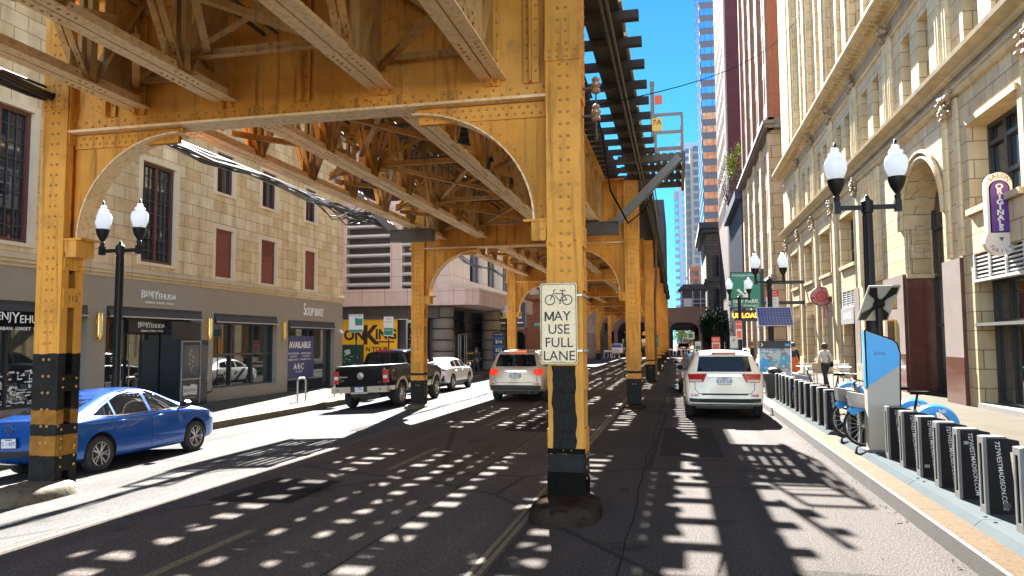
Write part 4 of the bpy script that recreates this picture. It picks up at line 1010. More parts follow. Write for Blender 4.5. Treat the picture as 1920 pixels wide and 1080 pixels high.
# windows and shop fronts
for k,(a,c) in enumerate(bays):
    if k in (2,3): continue
    b = MB()
    for u in (a+.05,a+(c-a)*.36,a+(c-a)*.64,c-.05): bxf(b,fR,u-.07,u+.07,5.55,7.85,.50,.6)
    for z in (5.62,6.35,7.3,7.79): bxf(b,fR,a,c,z-.06,z+.06,.504,.604)
    w_ = part('window', b, SF, R, world=True, smooth=False); g = MB(); bxf(g,fR,a,c,5.55,7.85,.61,.62); part('pane', g, GLW, w_, world=True, smooth=False)
    b = MB(); d = .52
    for u in (a+.05,a+(c-a)*.34,a+(c-a)*.68,c-.05): bxf(b,fR,u-.06,u+.06,.16,3.6,d-.08,d)
    for z in (.30,2.45,3.55): bxf(b,fR,a,c,z-.07,z+.07,d-.085,d-.005)
    w_ = part('shop_window', b, SF if k != 1 else M('storefront_bronze',(.03,.028,.027),.3,.4), R, world=True, smooth=False)
    g = MB(); bxf(g,fR,a,c,.16,3.6,d+.005,d+.02); part('pane', g, SHOPG, w_, world=True, smooth=False)
    if k in (0,1,4):
        b = MB(); bxf(b,fR,a,c,3.6,4.3,.40,.45,0)
        for j in range(6): bxf(b,fR,a,c,3.66+j*.105,3.70+j*.105,.02,.16,1)
        for j in range(4): u=a+.05+(c-a-.1)*j/3; bxf(b,fR,u-.025,u+.025,3.6,4.3,-.01,.04,1)
        bxf(b,fR,a,c,3.54,3.61,-.01,.20,1)
        part('louvre', b, [SF,M('louvre_white',(.6,.6,.58),.4,.2)], R, world=True, smooth=False)
    elif k == 5:
        b = MB(); bxf(b,fR,a,c,.16,4.3,.25,.3); part('blank_panel', b, M('beige_panel',(.40,.32,.20),.7,var=.08), R, world=True, smooth=False)
b = MB(); bxf(b,fR,19.3,22.5,.12,.30,-.04,.5); bxf(b,fR,19.3,22.5,2.36,2.44,-.02,.42); part('metal_sill', b, ALU, R, world=True, smooth=False)
b = MB(); bxf(b,fR,36.2,38.9,2.75,3.52,-.12,.1,0); b.text('KAVA NA',.5,lambda u,v,d:(PR-.125-d,37.5-u,3.12+v),.004,m=1,sx=.8); part('fascia_sign', b, [M('grey_sign',(.22,.21,.21),.5),LETW], R, world=True, smooth=False)
b = MB(); b.text('224',.42,lambda u,v,d:(PR-.13-d,29.9-u,3.45+v),.03,m=0,bold=.02); bxf(b,fR,29.5,30.3,3.18,3.70,-.115,-.102,0); part('house_number', b, BRASS, R, world=True, smooth=False)
b = MB(); bxf(b,fR,29.6,30.6,1.4,2.75,-.16,-.102); bxf(b,fR,29.66,30.54,1.46,2.69,-.168,-.161,1); part('display_case', b, [BRASS,GLASSD], R, world=True, smooth=False)
# projecting signs on this building
t = thing('shop_sign', 'tall purple and cream hanging sign reading SALON ORIGINALS NAILS', 'sign', (7.72,20.2,5.15))
def outline(sc=1.0, dy=0):
    pts = []
    for k in range(13): a = pi*k/12; pts.append((.29*cos(a), .60+.32*sin(a)))
    pts += [(-.29,-.55),(-.36,-.72)]
    for k in range(11): a = pi+pi*k/10; pts.append((.36*cos(a),-.78+.34*sin(a)))
    pts += [(.36,-.72),(.29,-.55)]
    return [(x*sc,(z+dy)*sc) for x,z in pts]
CREAMS = M('sign_cream',(.70,.60,.50),.5,var=.05); PURP = M('sign_purple',(.10,.025,.19),.5,var=.08)
b = MB(); b.prism(outline(), lambda u,v,d:(u,d,v), -.10,.10); part('panel', b, CREAMS, t, ang=20)
b = MB(); q = [(.2,-.55)]+[(.2*cos(pi*k/10),.50+.2*sin(pi*k/10)) for k in range(11)]+[(-.2,-.55)]
q2 = [(u*1.14,v*1.03+.0) for u,v in q]; b.prism(q2, lambda u,v,d:(u,-.101-d,v),0,.006,1); b.prism(q, lambda u,v,d:(u,-.108-d,v),0,.006,0)
part('purple_field', b, [PURP,BLACKP], t, smooth=False)
b = MB(); P = lambda x,z: faceY(x,-.116,z)
for k,ch in enumerate('ORIGINALS'): b.text(ch,.17,P(0,.56-.128*k),.004,bold=.008,sx=1.2)
part('lettering', b, M('sign_letter_cream',(.78,.70,.60),.5), t, smooth=False)
b = MB()
for k,ch in enumerate('SALON'):
    a = radians(140-25*k)
    b.text(ch,.15,(lambda a: lambda u,v,d:(.245*cos(a)+u*sin(a)+v*cos(a), -.103-d, .585+.245*sin(a)-u*cos(a)+v*sin(a)))(a),.004)
for k,ch in enumerate('NAILS'):
    a = radians(215+27*k)
    b.text(ch,.15,(lambda a: lambda u,v,d:(.245*cos(a)-u*sin(a)-v*cos(a), -.103-d, -.80+.225*sin(a)+u*cos(a)-v*sin(a)))(a),.004)
b.prism([(-.06,-.68),(.06,-.68),(0,-.78)], faceY(0,-.103,0),0,.004)
part('arched_lettering', b, M('sign_brown',(.20,.06,.03),.5), t, smooth=False)
b = MB(); b.cyl((.29,0,.30),(.62,0,.30),.025,8); b.cyl((.29,0,-.45),(.62,0,-.45),.025,8); part('bracket', b, BLACKM, t)
t = thing('restaurant_sign', 'oval maroon hanging sign reading BOMBAY WRAPS', 'sign', (7.62,42.9,4.36))
el = [(.56*cos(2*pi*k/28),.52*sin(2*pi*k/28)) for k in range(28)]
b = MB(); b.prism(el, lambda u,v,d:(u,d,v),-.08,.08); part('panel', b, M('sign_maroon_dark',(.10,.03,.06),.5), t)
b = MB()
for k,rad_ in enumerate((.36,.27,.19,.11,.05)): b.prism([(u/.54*rad_,v/.5*rad_) for u,v in el], faceY(0,-.081-.003*k,0),0,.003,k%2)
part('spiral_rings', b, [M('sign_red',(.40,.05,.05),.5),M('sign_dark_red',(.18,.02,.03),.5)], t, smooth=False)
b = MB()
for k,ch in enumerate('BOMBAY WRAPS'):
    a = radians(175-15.5*k); b.text(ch,.15,(lambda a: lambda u,v,d:(.44*cos(a)+u*sin(a)+v*cos(a),-.083-d,.41*sin(a)-u*cos(a)+v*sin(a)))(a),.003)
for k,ch in enumerate('WRAPS KABABS BOWLS'):
    a = radians(205+7.5*k); b.text(ch,.09,(lambda a: lambda u,v,d:(.45*cos(a)-u*sin(a)-v*cos(a),-.083-d,.42*sin(a)+u*cos(a)-v*sin(a)))(a),.003)
part('lettering', b, M('sign_gold',(.62,.45,.25),.5), t, smooth=False)
b = MB(); b.cyl((.5,0,.25),(.75,0,.25),.03,8); b.cyl((.5,0,-.25),(.75,0,-.25),.03,8); b.tube([(.3,.1,-.5),(.35,.1,-.75),(.55,.1,-.85)],.02,6); part('bracket', b, BLACKM, t)
# ---------------------------------------------------------------- beyond: red brick tower on a tan base, dark red slab, stone corner, towers
def block(name, label, cat, x0,y0,x1,y1,z1, m, loc=None): 
    t = thing(name, label, cat, (x0,y0,0)); return t
R2 = thing('brick_tower', 'red brick office block on a tan stone base beyond the alley', 'building', (PR,64,.1))
RED = Mbrick('red_brick_wall',(.36,.12,.06),(.40,.14,.075),(.27,.11,.07),.3,.1,.008,.85,var=.3)
SALM = Mbrick('salmon_terracotta',(.23,.125,.085),(.26,.145,.10),(.15,.08,.055),.8,.4,.01,.7,var=.25)
BASE = Mbrick('tan_base_stone',(.42,.31,.19),(.47,.36,.23),(.2,.14,.09),1.5,1.0,.03,.8,var=.35,bump=.5)
f2 = lambda u,z,d:(PR+d,u,z)
h2 = []
for k in range(4):
    c = 67.4+5.9*k
    for o in (-1.4,0,1.4):
        for j in range(7): h2.append((c+o-.45,c+o+.45,22.6+3.7*j,25.2+3.7*j))
b = MB(); wall(b, f2, 64, 90, 20.2, 50, h2, .4, 1); b.quad((PR,64,20.2),(40,64,20.2),(40,64,50),(PR,64,50),0)
for k in range(5): bxf(b,f2,64.1+5.9*k-.0,64.9+5.9*k,20.2,50,-.25,-.003,1)
part('wall', b, [RED,SALM], R2, world=True, smooth=False)
hb2 = []
for k in range(4):
    c = 67.4+5.9*k
    for o in (-1.4,0,1.4): hb2 += [(c+o-.5,c+o+.5,8.2,11.4),(c+o-.5,c+o+.5,12.4,15.2),(c+o-.5,c+o+.5,16.2,18.3)]
    hb2.append((c-1.9,c+1.9,.6,6.2))
b = MB(); wall(b, f2, 64, 90, 0, 20.2, hb2, .5, 0); b.quad((PR,64,0),(40,64,0),(40,64,20.2),(PR,64,20.2))
for k in range(5): bxf(b,f2,64.02+5.9*k,65.2+5.9*k,0,19.2,-.25,-.003)
part('base_wall', b, BASE, R2, world=True, smooth=False)
b = MB(); bxf(b,f2,63.3,90.5,19.4,19.7,-.3,.2); bxf(b,f2,63.0,90.5,19.7,20.0,-.75,.2); bxf(b,f2,63.2,90.5,20.0,20.25,-.5,.2); bxf(b,f2,63.9,90,6.9,7.4,-.35,.1); b.box(PR-.3,63.2,19.4,40,63.99,20.25)
for k in range(60): bxf(b,f2,63.2+.45*k,63.4+.45*k,19.45,19.69,-.6,-.31)
part('cornice', b, M('sooty_stone',(.16,.13,.105),.85,var=.3), R2, world=True, smooth=False)
g = MB()
for a,c,z0,z1 in h2+hb2: bxf(g,f2,a,c,z0,z1,.38,.40)
part('glazing', g, GLASSD, R2, world=True, smooth=False)
R3 = thing('dark_red_tower', 'dark red slab tower rising behind the red brick office block', 'building', (PR,113,.1))
MAR = Mbrick('maroon_brick',(.075,.022,.026),(.09,.028,.031),(.06,.025,.028),.4,.2,.01,.8,var=.2)
h3 = [(117+3.5*k+o,118.1+3.5*k+o,22+3.6*j,24.4+3.6*j) for k in range(7) for o in (0,1.5) for j in range(16)]
b = MB(); wall(b, lambda u,z,d:(PR+d,u,z), 113, 142, 0, 84, h3, .3, 1); b.quad((PR,113,0),(40,113,0),(40,113,84),(PR,113,84),0)
for k in range(4): b.box(PR-.25,113.02+.4*k*2,0,PR-.003,113.3+.4*k*2,84,2)
part('wall', b, [MAR,Mbrick('tan_brick_far',(.10,.062,.05),(.12,.075,.06),(.07,.045,.04),.6,.3,.01,.8),M('pale_strip',(.2,.15,.14),.7)], R3, world=True, smooth=False)
g = MB()
for a,c,z0,z1 in h3: g.box(PR+.28,a,z0,PR+.3,c,z1)
part('glazing', g, GLASSD, R3, world=True, smooth=False)
R4 = thing('stone_corner_building', 'dark weathered stone building with arched windows and heavy cornice', 'building', (5.6,146,.1))
DST = Mbrick('dark_rusticated_stone',(.10,.078,.06),(.14,.108,.082),(.05,.04,.03),1.2,.6,.04,.9,var=.4,bump=.8)
b = MB(); b.box(5.6,146,0,30,175,22.5); part('wall', b, DST, R4, world=True, smooth=False)
b = MB(); b.box(4.9,145.1,22.5,30,176,23.3); b.box(4.4,144.6,23.3,30,176,24.4); b.box(5.2,145.5,13.2,30,175,13.7); b.box(5.2,145.5,6.2,30,175,6.8); part('cornice', b, M('dark_cornice',(.045,.04,.04),.85), R4, world=True, smooth=False)
fq = lambda u,z,d:(u,146+d,z)
for x0 in (6.8,8.4,10.4,12):
    for z0,zq in ((14.2,17.6),(7.6,11.4),(1.0,4.2)):
        b = MB(); archhole(b, fq, x0,x0+1.1,z0,zq, dep=-.05); part('arched_window', b, GLASSD, R4, world=True, smooth=False)
        b = MB(); b.tube([(x0+.55-.72*cos(pi*k/10),145.95,zq+.72*sin(pi*k/10)) for k in range(11)],.16,6); part('arch_hood', b, DST, R4, world=True)
R5 = thing('dark_office_row', 'dark storefront block with tall ribbed ground floor before the stone building', 'building', (7.6,90,.1))
b = MB(); b.box(7.9,90.05,0,40,112,19.5); part('wall', b, M('sooty_brick',(.06,.055,.06),.85,var=.3), R5, world=True, smooth=False)
b = MB()
for k in range(26): b.box(7.4,91+k*.8,0,7.86,91.35+k*.8,7.0); 
for k in range(26): b.box(7.6,91+k*.8,7.6,7.87,91.3+k*.8,18.4)
b.box(7.2,90.2,7.0,7.9,112,7.5); b.box(6.9,90.2,18.6,7.9,112,19.6); part('ribs', b, M('blue_black_metal',(.02,.025,.04),.5), R5, world=True, smooth=False)
BLUEG = M('blue_mirror_glass',(.05,.22,.62),.08,.6,var=.35,scale=.25); ORG = M('warm_mirror_glass',(.50,.22,.10),.2,.4,var=.7,scale=.6)
GREYC = M('grey_spandrel',(.075,.068,.075),.6,var=.1,scale=.5)
T1 = thing('banded_tower', 'grey tower with bands of blue and orange windows', 'building', (7.6,205,0))
b = MB(); b.box(7.6,205,0,42,240,125); part('wall', b, GREYC, T1, world=True, smooth=False)
b = MB()
for j in range(29):
    z = 22+j*3.62; m_ = 0 if z > 62 else 1
    b.box(7.8,204.9,z,41,205.0,z+1.75,m_); b.box(7.5,205.2,z,7.6,240,z+1.75,0)
    for k in range(20): b.box(8.8+k*1.7,204.86,z,8.9+k*1.7,204.9,z+1.75,2)
part('window_band', b, [BLUEG,ORG,SF], T1, world=True, smooth=False)
T2 = thing('concrete_tower', 'pale concrete tower with stacked balconies at the end of the street', 'building', (6.0,330,0))
b = MB(); b.box(6.9,330,0,13,350,86); b.box(4.6,333,0,7.0,350,80); part('wall', b, M('pale_tower_concrete',(.22,.205,.18),.8,var=.08), T2, world=True, smooth=False)
b = MB()
for j in range(24): b.box(8.2,329.8,4+3.5*j,11.6,330.1,6.3+3.5*j); b.box(4.9,332.8,4+3.5*j,6.6,333.05,6+3.5*j)
part('window', b, M('tower_window',(.06,.08,.12),.2,var=.8,scale=.4), T2, world=True, smooth=False)
b = MB()
for j in range(8): b.box(3.6,328,4+3.5*j,13.2,331,4.9+3.5*j)
part('balcony', b, M('balcony_concrete',(.22,.21,.19),.8), T2, world=True, smooth=False)
T3 = thing('blue_glass_tower', 'slim blue and white glass tower far down the street', 'building', (2.4,420,0))
b = MB(); b.box(2.2,420,0,14,440,112); b.box(-.5,424,0,2.2,440,86); part('wall', b, M('pale_blue_panel',(.20,.25,.30),.4,var=.05), T3, world=True, smooth=False)
b = MB()
for j in range(26): b.box(4.2,419.8,6+4*j,13.9,420.0,8.2+4*j); b.box(-.3,423.8,6+4*j,2.0,424,8.2+4*j) if j < 19 else None
part('window_band', b, BLUEG, T3, world=True, smooth=False)
T4 = thing('brick_midrise', 'small red brick block low down between the far towers', 'building', (4.8,300,0))
b = MB(); b.box(5.2,300,0,9,315,31); part('wall', b, RED, T4, world=True, smooth=False)
b = MB()
for j in range(8):
    for k in range(2): b.box(5.6+1.6*k,299.8,3+3.5*j,6.6+1.6*k,300,5+3.5*j)
part('window', b, GLASSD, T4, world=True, smooth=False)
# end of the street: cross railway with station house, dark mass behind it
CR = thing('cross_railway', 'brown riveted elevated railway and station crossing the far end of the street', 'elevated railway', (1,113,0))
BRO = M('brown_steel',(.20,.115,.075),.7,var=.3,scale=1.2)
b = MB(); b.box(-70,113,4.9,4.1,113.3,6.75); b.box(-70,112.8,6.75,4.3,118,6.95); b.box(-70,112.85,4.75,4.2,113.4,4.9)
for k in range(26): b.box(3.9-k*1.2,112.88,4.9,4.0-k*1.2,113.0,6.75)
part('girder', b, BRO, CR, world=True, smooth=False)
b = MB()
for k in range(9): b.beam((3.4-k*.62,112.9,6.7),(3.1-k*.62,112.9,5.2),.07,.05); b.beam((2.8-k*.62,112.9,6.7),(3.1-k*.62,112.9,5.2),.07,.05)
part('lattice', b, BRO, CR, world=True)
for x in (3.3,-1.4,-9,-17):
    b = MB(); b.box(x-.25,112.9,0,x+.25,113.4,4.75); part('column', b, BRO, CR, world=True, smooth=False)
    b = MB(); 
    for sg in (-1,1): b.prism([(x+sg*.25,3.3)]+[(x+sg*(.25+1.3*(1-cos(pi/2*k/8))),3.3+1.45*sin(pi/2*k/8)) for k in range(9)]+[(x+sg*.25,4.75)], lambda u,v,d:(u,113+d,v), .02,.22)
    part('arch_brace', b, BRO, CR, world=True, smooth=False)
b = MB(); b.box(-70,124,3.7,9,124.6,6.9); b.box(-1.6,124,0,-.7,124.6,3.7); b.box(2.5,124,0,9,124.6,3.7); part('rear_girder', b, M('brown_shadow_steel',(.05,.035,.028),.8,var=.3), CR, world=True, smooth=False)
b = MB(); b.box(.6,114,6.95,4.2,118,9.6); b.prism([(.2,9.6),(4.6,9.6),(3.8,10.4),(1,10.4)], lambda u,v,d:(u,d,v),113.5,118.5); part('station_house', b, M('station_dark',(.035,.035,.04),.7), CR, world=True, smooth=False)
b = MB()
for x in (.7,2.3,3.4,4.4): b.box(x,113.1,6.95,x+.08,113.2,9.4)
for z in (7.5,8.1): b.box(-6,113.1,z,4.5,113.16,z+.07)
b.box(1.0,113.9,7.1,2.2,113.99,8.3)
part('railing', b, M('pale_rail',(.5,.5,.5),.5), CR, world=True, smooth=False)
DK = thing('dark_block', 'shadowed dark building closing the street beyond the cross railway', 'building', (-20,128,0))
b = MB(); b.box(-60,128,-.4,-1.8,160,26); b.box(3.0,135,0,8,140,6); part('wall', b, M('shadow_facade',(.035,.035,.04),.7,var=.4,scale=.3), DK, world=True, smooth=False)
b = MB(); r_ = random.Random(6)
for k in range(30): 
    for j in range(3): b.box(-34+k*1.08,127.9,.6+j*2.4,-33.3+k*1.08,128,2.4+j*2.4)
part('window', b, GLASSD, DK, world=True, smooth=False)
# ================================================================ vehicles (local: +y forwards, rear axle at y = 0)
def paint(name, col, metal=.0, rough=.28, coat=.8, flake=0):
    m = M(name, col, rough, metal, var=.03, scale=1, coat=coat); return m
def loft_mesh(st, mats, sub=2):
    rings = []
    for (y,zb,zs,zt,ws,wt,tz,*k) in st:
        tl = k[0] if k else 0
        q = [(0,zb),(.62*ws,zb),(.945*ws,zb+.03),(ws*.99,zb+.22*(zs-zb)),(ws,zb+.62*(zs-zb)),(ws*.985,zs-.02),((ws*.965+wt)/2+.006,(zs+tz)/2),(wt,tz),(wt*.62,tz+.78*(zt-tz)),(0,zt)]
        full = q + [(-x,z) for x,z in q[-2:0:-1]]
        rings.append([(x, y+tl*(z-.6), z) for x,z in full])
    n = len(rings[0]); vs = [p for r in rings for p in r]; fs = []
    for i in range(len(rings)-1):
        for k in range(n): fs.append((i*n+k,(i+1)*n+k,(i+1)*n+(k+1)%n,i*n+(k+1)%n))
    h = 9
    for base,flip in ((0,0),((len(rings)-1)*n,1)):      # end caps as a ladder of quads
        for k in range(h):
            a,b = base+k, base+k+1; c,d = base+(n-k-1)%n if k+1 < h+1 else 0, base+(n-k)%n
            q = (base+k, base+k+1, base+(n-k-1)%n, base+(n-k)%n)
            q = tuple(dict.fromkeys(q))
            if len(q) >= 3: fs.append(q if not flip else q[::-1])
    me = bpy.data.meshes.new('loft'); me.from_pydata(vs, [], fs)
    hard = {2:.35,5:.55,7:.35}; cr = me.attributes.new('crease_edge','FLOAT','EDGE')
    for e in me.edges:
        a,b = e.vertices; k = a % n
        if a//n != b//n and b % n == k: cr.data[e.index].value = hard.get(k if k < 10 else n-k, 0)
    for x in mats: me.materials.append(x)
    bm = bmesh.new(); bm.from_mesh(me); bmesh.ops.recalc_face_normals(bm, faces=bm.faces); bm.to_mesh(me); bm.free()
    return me
def evald(me, mods):
    o = bpy.data.objects.new('tmp', me); COL.objects.link(o)
    for typ,kw in mods:
        m = o.modifiers.new('m', typ)
        for a,b in kw.items(): setattr(m, a, b)
    bpy.context.view_layer.update(); dg = bpy.context.evaluated_depsgraph_get()
    r = bpy.data.meshes.new_from_object(o.evaluated_get(dg)); bpy.data.objects.remove(o); return r
def shell(st, mats, wells=(), sub=2):
    base = evald(loft_mesh(st, mats), [('SUBSURF', dict(levels=sub, render_levels=sub))])
    bm = bmesh.new(); bm.from_mesh(base); bvh = BVHTree.FromBMesh(bm); bm.free()
    out = base
    if wells:
        c = MB()
        for (y,z,r,x0,x1) in wells: c.lathe([(r,x0),(r,x1)],(0,y,z),axis='x',n=28,m=1)
        cm = c.mesh('cut', mats, smooth=False); co = bpy.data.objects.new('cut', cm); COL.objects.link(co)
        out = evald(base, [('BOOLEAN', dict(operation='DIFFERENCE', object=co, solver='EXACT'))]); bpy.data.objects.remove(co)
    out.polygons.foreach_set('use_smooth',[True]*len(out.polygons)); out.set_sharp_from_angle(angle=radians(40)); return out, bvh
DIRS = {'rear':(lambda u,v:(u,-6,v),Vector((0,1,0))),'front':(lambda u,v:(u,8,v),Vector((0,-1,0))),'right':(lambda u,v:(5,u,v),Vector((-1,0,0))),'left':(lambda u,v:(-5,u,v),Vector((1,0,0))),'top':(lambda u,v:(u,v,5),Vector((0,0,-1)))}
def patch(bvh, poly, side, off=.006, m=0, mb=None, cell=.09, rim=.02):
    mb = mb if mb is not None else MB(); org,d = DIRS[side]
    bm = bmesh.new(); f = bm.faces.new([bm.verts.new((u,v,0)) for u,v in poly])
    us = [p[0] for p in poly]; vs = [p[1] for p in poly]
    for ax,lo,hi in ((0,min(us),max(us)),(1,min(vs),max(vs))):
        n = int((hi-lo)/cell)
        for k in range(1,n+1):
            co = [0,0,0]; co[ax] = lo+(hi-lo)*k/(n+1); no = [0,0,0]; no[ax] = 1
            bmesh.ops.bisect_plane(bm, geom=bm.verts[:]+bm.edges[:]+bm.faces[:], plane_co=co, plane_no=no)
    bm.verts.index_update(); P = []
    for v in bm.verts:
        o = Vector(org(v.co.x,v.co.y)); h = bvh.ray_cast(o, d)
        if h[0] is None: h = bvh.find_nearest(o+d*(o.length*.8))
        P.append(h[0] - d*off)
    n = len(P); fs = [tuple(v.index for v in f.verts) for f in bm.faces]; allv = P + [p + d*rim for p in P]
    fs += [(e.verts[0].index,e.verts[1].index,n+e.verts[1].index,n+e.verts[0].index) for e in bm.edges if len(e.link_faces)==1]
    bm.free(); mb.add(allv, fs, m); return mb
def seam(bvh, pts, side, w=.012, off=.002, mb=None):
    mb = mb if mb is not None else MB()
    for (a,b_),(c,d_) in zip(pts[:-1],pts[1:]):
        t = Vector((c-a,d_-b_)); L_ = t.length; t /= L_; nn = Vector((-t.y,t.x))*w/2
        k = max(1,int(L_/.1))
        for i in range(k):
            p = Vector((a,b_))+t*L_*i/k; q = Vector((a,b_))+t*L_*(i+1)/k
            patch(bvh,[tuple(p-nn),tuple(q-nn),tuple(q+nn),tuple(p+nn)],side,off,0,mb,9,.004)
    return mb
def mirror(poly): return [(-u,v) for u,v in poly][::-1]
RIMS = M('alloy_silver',(.48,.48,.49),.25,.9,var=.06); RIMD = M('alloy_dark',(.10,.10,.105),.3,.8,var=.1); DISC = M('brake_disc',(.12,.11,.10),.5,.6)
def wheel_meshes(R, w, rim_mat, spokes=5, rr=.66, double=True):
    t = MB(); t.lathe([(R*rr,-w/2+.01),(R*.86,-w/2),(R*.96,-w/2+.02),(R,-w/2+.05),(R,w/2-.05),(R*.96,w/2-.02),(R*.86,w/2),(R*rr,w/2-.01),(R*rr*.98,0),(R*rr,-w/2+.01)],axis='x',n=36)
    for k in range(3): t.lathe([(R*1.004,-w/4+k*w/4-.006),(R*1.004,-w/4+k*w/4+.006)],axis='x',n=36,cap=False)
    r = MB(); q = R*rr
    r.lathe([(q,w/2-.012),(q*.94,w/2-.008),(q*.90,w/2-.03),(q*.88,-w/2+.03)],axis='x',n=36,cap=False)
    r.lathe([(.0,w/2-.018),(q*.16,w/2-.02),(q*.22,w/2-.045),(q*.22,w/2-.09)],axis='x',n=16)
    for k in range(spokes):
        for dd in ((-.14,.14) if double else (0,)):
            a0 = 2*pi*k/spokes+dd*.4; a1 = 2*pi*k/spokes+dd*1.5
            r.beam((w/2-.045,q*.14*cos(a0),q*.14*sin(a0)),(w/2-.022,q*.92*cos(a1),q*.92*sin(a1)),R*.085 if double else R*.13,.035,up=(1,0,0))
    for k in range(5): r.rivet((w/2-.02,q*.12*cos(k*1.257),q*.12*sin(k*1.257)),(1,0,0),.012)
    h = MB(); h.lathe([(.0,w/2-.10),(q*.70,w/2-.10),(q*.70,w/2-.13),(0,w/2-.13)],axis='x',n=24); h.lathe([(q*.88,-w/2+.04),(0,-w/2+.04)],axis='x',n=24)
    return h.mesh('wheel',[DISC]), t.mesh('tyre',[RUBBER]), r.mesh('rim',[rim_mat])
def wheels(root, track, WB, R, w, rim, spokes=5, double=True, rr=.66):
    ms = wheel_meshes(R,w,rim,spokes,rr,double)
    for y in (0,WB):
        for s in (1,-1):
            o = part('wheel', ms[0], None, root); o.location = (s*(track/2),y,R); o.rotation_euler = (.4*y, 0, 0) if s > 0 else (.4*y,0,pi)
            part('tyre', ms[1], None, o); part('rim', ms[2], None, o)
CARG = M('car_glass',(.006,.007,.008),.03,var=.2,spec=.45); TAILR = M('tail_light_red',(.42,.012,.012),.15,var=.1,coat=1); TAILW = M('tail_light_white',(.60,.56,.54),.15,coat=1)
PLATE = M('plate_white',(.62,.63,.64),.45,var=.03); PLTX = M('plate_ink',(.06,.05,.10),.6); SEAMM = M('panel_gap',(.008,.008,.009),.8); HEADL = M('head_light',(.62,.64,.66),.08,.2,coat=1)
def plate(root, c, txt, tilt=0):
    b = MB(); b.box(-.155,-.006,-.078,.155,.006,.078); o = part('number_plate', b, PLATE, root); o.location = c; o.rotation_euler = (tilt,0,0)
    b = MB(); b.text(txt,.105,faceY(0,-.007,-.012),.001,sx=.95); b.box(-.07,-.0075,.048,.07,-.0065,.066); part('plate_lettering', b, PLTX, o, smooth=False)
    b = MB()
    for a in ((-.165,-.155,-.088,.088),(.155,.165,-.088,.088)): b.box(a[0],-.009,a[2],a[1],.004,a[3])
    for z in (-.088,.078): b.box(-.155,-.009,z,.155,.004,z+.01)
    part('plate_frame', b, BLACKM, o, smooth=False)
def mirror_part(root, x, y, z, m, s):
    b = MB(); pts = [(0,-.08),(.10,-.075),(.19,-.04),(.20,.05),(.14,.09),(.02,.08)]
    b.prism([(s*u,v) for u,v in pts], lambda u,v,d:(x+u,y+d,z+v), -.05,.06,0); b.prism([(s*(u*.85+.015),v*.8) for u,v in pts], lambda u,v,d:(x+u,y+d,z+v), -.054,-.0505,1); b.beam((x-s*.05,y+.02,z-.06),(x+s*.06,y+.01,z-.02),.05,.04,m=0)
    part('wing_mirror', b, [m,CARG], root)
def handle(root, bvh, y, z, side, m):
    o,d = DIRS[side]; h = bvh.ray_cast(Vector(o(y,z)), d)[0]; s = 1 if side == 'right' else -1
    b = MB(); b.tube([h+Vector((s*-.01,-.11,0)),h+Vector((s*.028,-.07,.004)),h+Vector((s*.028,.07,.006)),h+Vector((s*-.01,.11,0))],.015,8); part('door_handle', b, m, root)
# ------------------------------------------------ blue saloon
BLUE = paint('blue_metallic',(.001,.080,.36),.4,.25,.8)
car = thing('parked_car', 'bright blue saloon parked at the left kerb behind the column', 'car', (-10.48,11.12,-.215), radians(-1.0)); car.scale = (.94,.94,.95)
car.rotation_euler = (0,radians(2.6)*-1,radians(-1.0))
st = [(-1.04,.50,.80,.98,.66,.52,.95),(-1.02,.40,.84,1.02,.78,.62,.99),(-.93,.30,.89,1.05,.855,.68,1.02),(-.65,.23,.93,1.075,.895,.70,1.04),(-.42,.21,.945,1.10,.905,.69,1.06),(.28,.19,.95,1.40,.91,.565,1.33),(.75,.19,.95,1.475,.91,.575,1.405),(1.3,.19,.945,1.485,.91,.585,1.415),(1.72,.19,.94,1.44,.91,.575,1.365),(2.42,.19,.935,1.06,.905,.74,1.01),(2.95,.2,.905,1.0,.895,.72,.95),(3.30,.23,.83,.915,.86,.64,.86),(3.48,.28,.74,.80,.77,.52,.76),(3.54,.38,.62,.68,.6,.4,.65)]
WB = 2.68
body, bv = shell(st, [BLUE, TRIM], [(0,.33,.385,.55,1.2),(0,.33,.385,-1.2,-.55),(WB-.0,.33,.385,.55,1.2),(WB,.33,.385,-1.2,-.55)])
bo = part('body', body, None, car)
wheels(car, 1.60, WB, .325, .215, RIMS, 5)
for sd in ('right','left'):
    w1 = [(1.36,.985),(2.30,.985),(2.06,1.13),(1.76,1.29),(1.52,1.37),(1.38,1.385)]; w2 = [(.42,.99),(1.27,.985),(1.29,1.385),(1.0,1.385),(.72,1.345),(.46,1.25)]; w3 = [(-.12,1.02),(.36,.99),(.40,1.22),(.2,1.15),(.02,1.07)]
    for w_ in (w1,w2,w3): part('side_window', patch(bv,w_,sd,.004), CARG, car)
    b = seam(bv,[(2.36,.975),(1.5,.968),(.5,.970),(-.16,1.0),(-.02,1.09),(.2,1.19),(.45,1.29),(.75,1.385),(1.1,1.418),(1.5,1.40),(1.78,1.32),(2.1,1.15),(2.36,.985)],sd,.022,.006); part('window_trim', b, CHROME, car)
    b = seam(bv,[(1.31,.30),(1.33,.965)],sd); seam(bv,[(2.30,.32),(2.36,.6),(2.33,.95)],sd,mb=b); seam(bv,[(.42,.48),(.36,.66),(.30,.8),(.30,.96)],sd,mb=b); seam(bv,[(.42,.30),(1.3,.275),(2.28,.30)],sd,mb=b); part('door_gap', b, SEAMM, car)
    for y in (.52,1.55): handle(car,bv,y,.865,sd,BLUE)
    b = seam(bv,[(.45,.40),(1.4,.385),(2.25,.41)],sd,.02,.004); part('sill_strip', b, M('blue_shadow_trim',(.01,.03,.16),.3), car)
    part('headlight', patch(bv,[(3.18,.70),(3.46,.62),(3.47,.70),(3.2,.80)],sd,.006), HEADL, car)
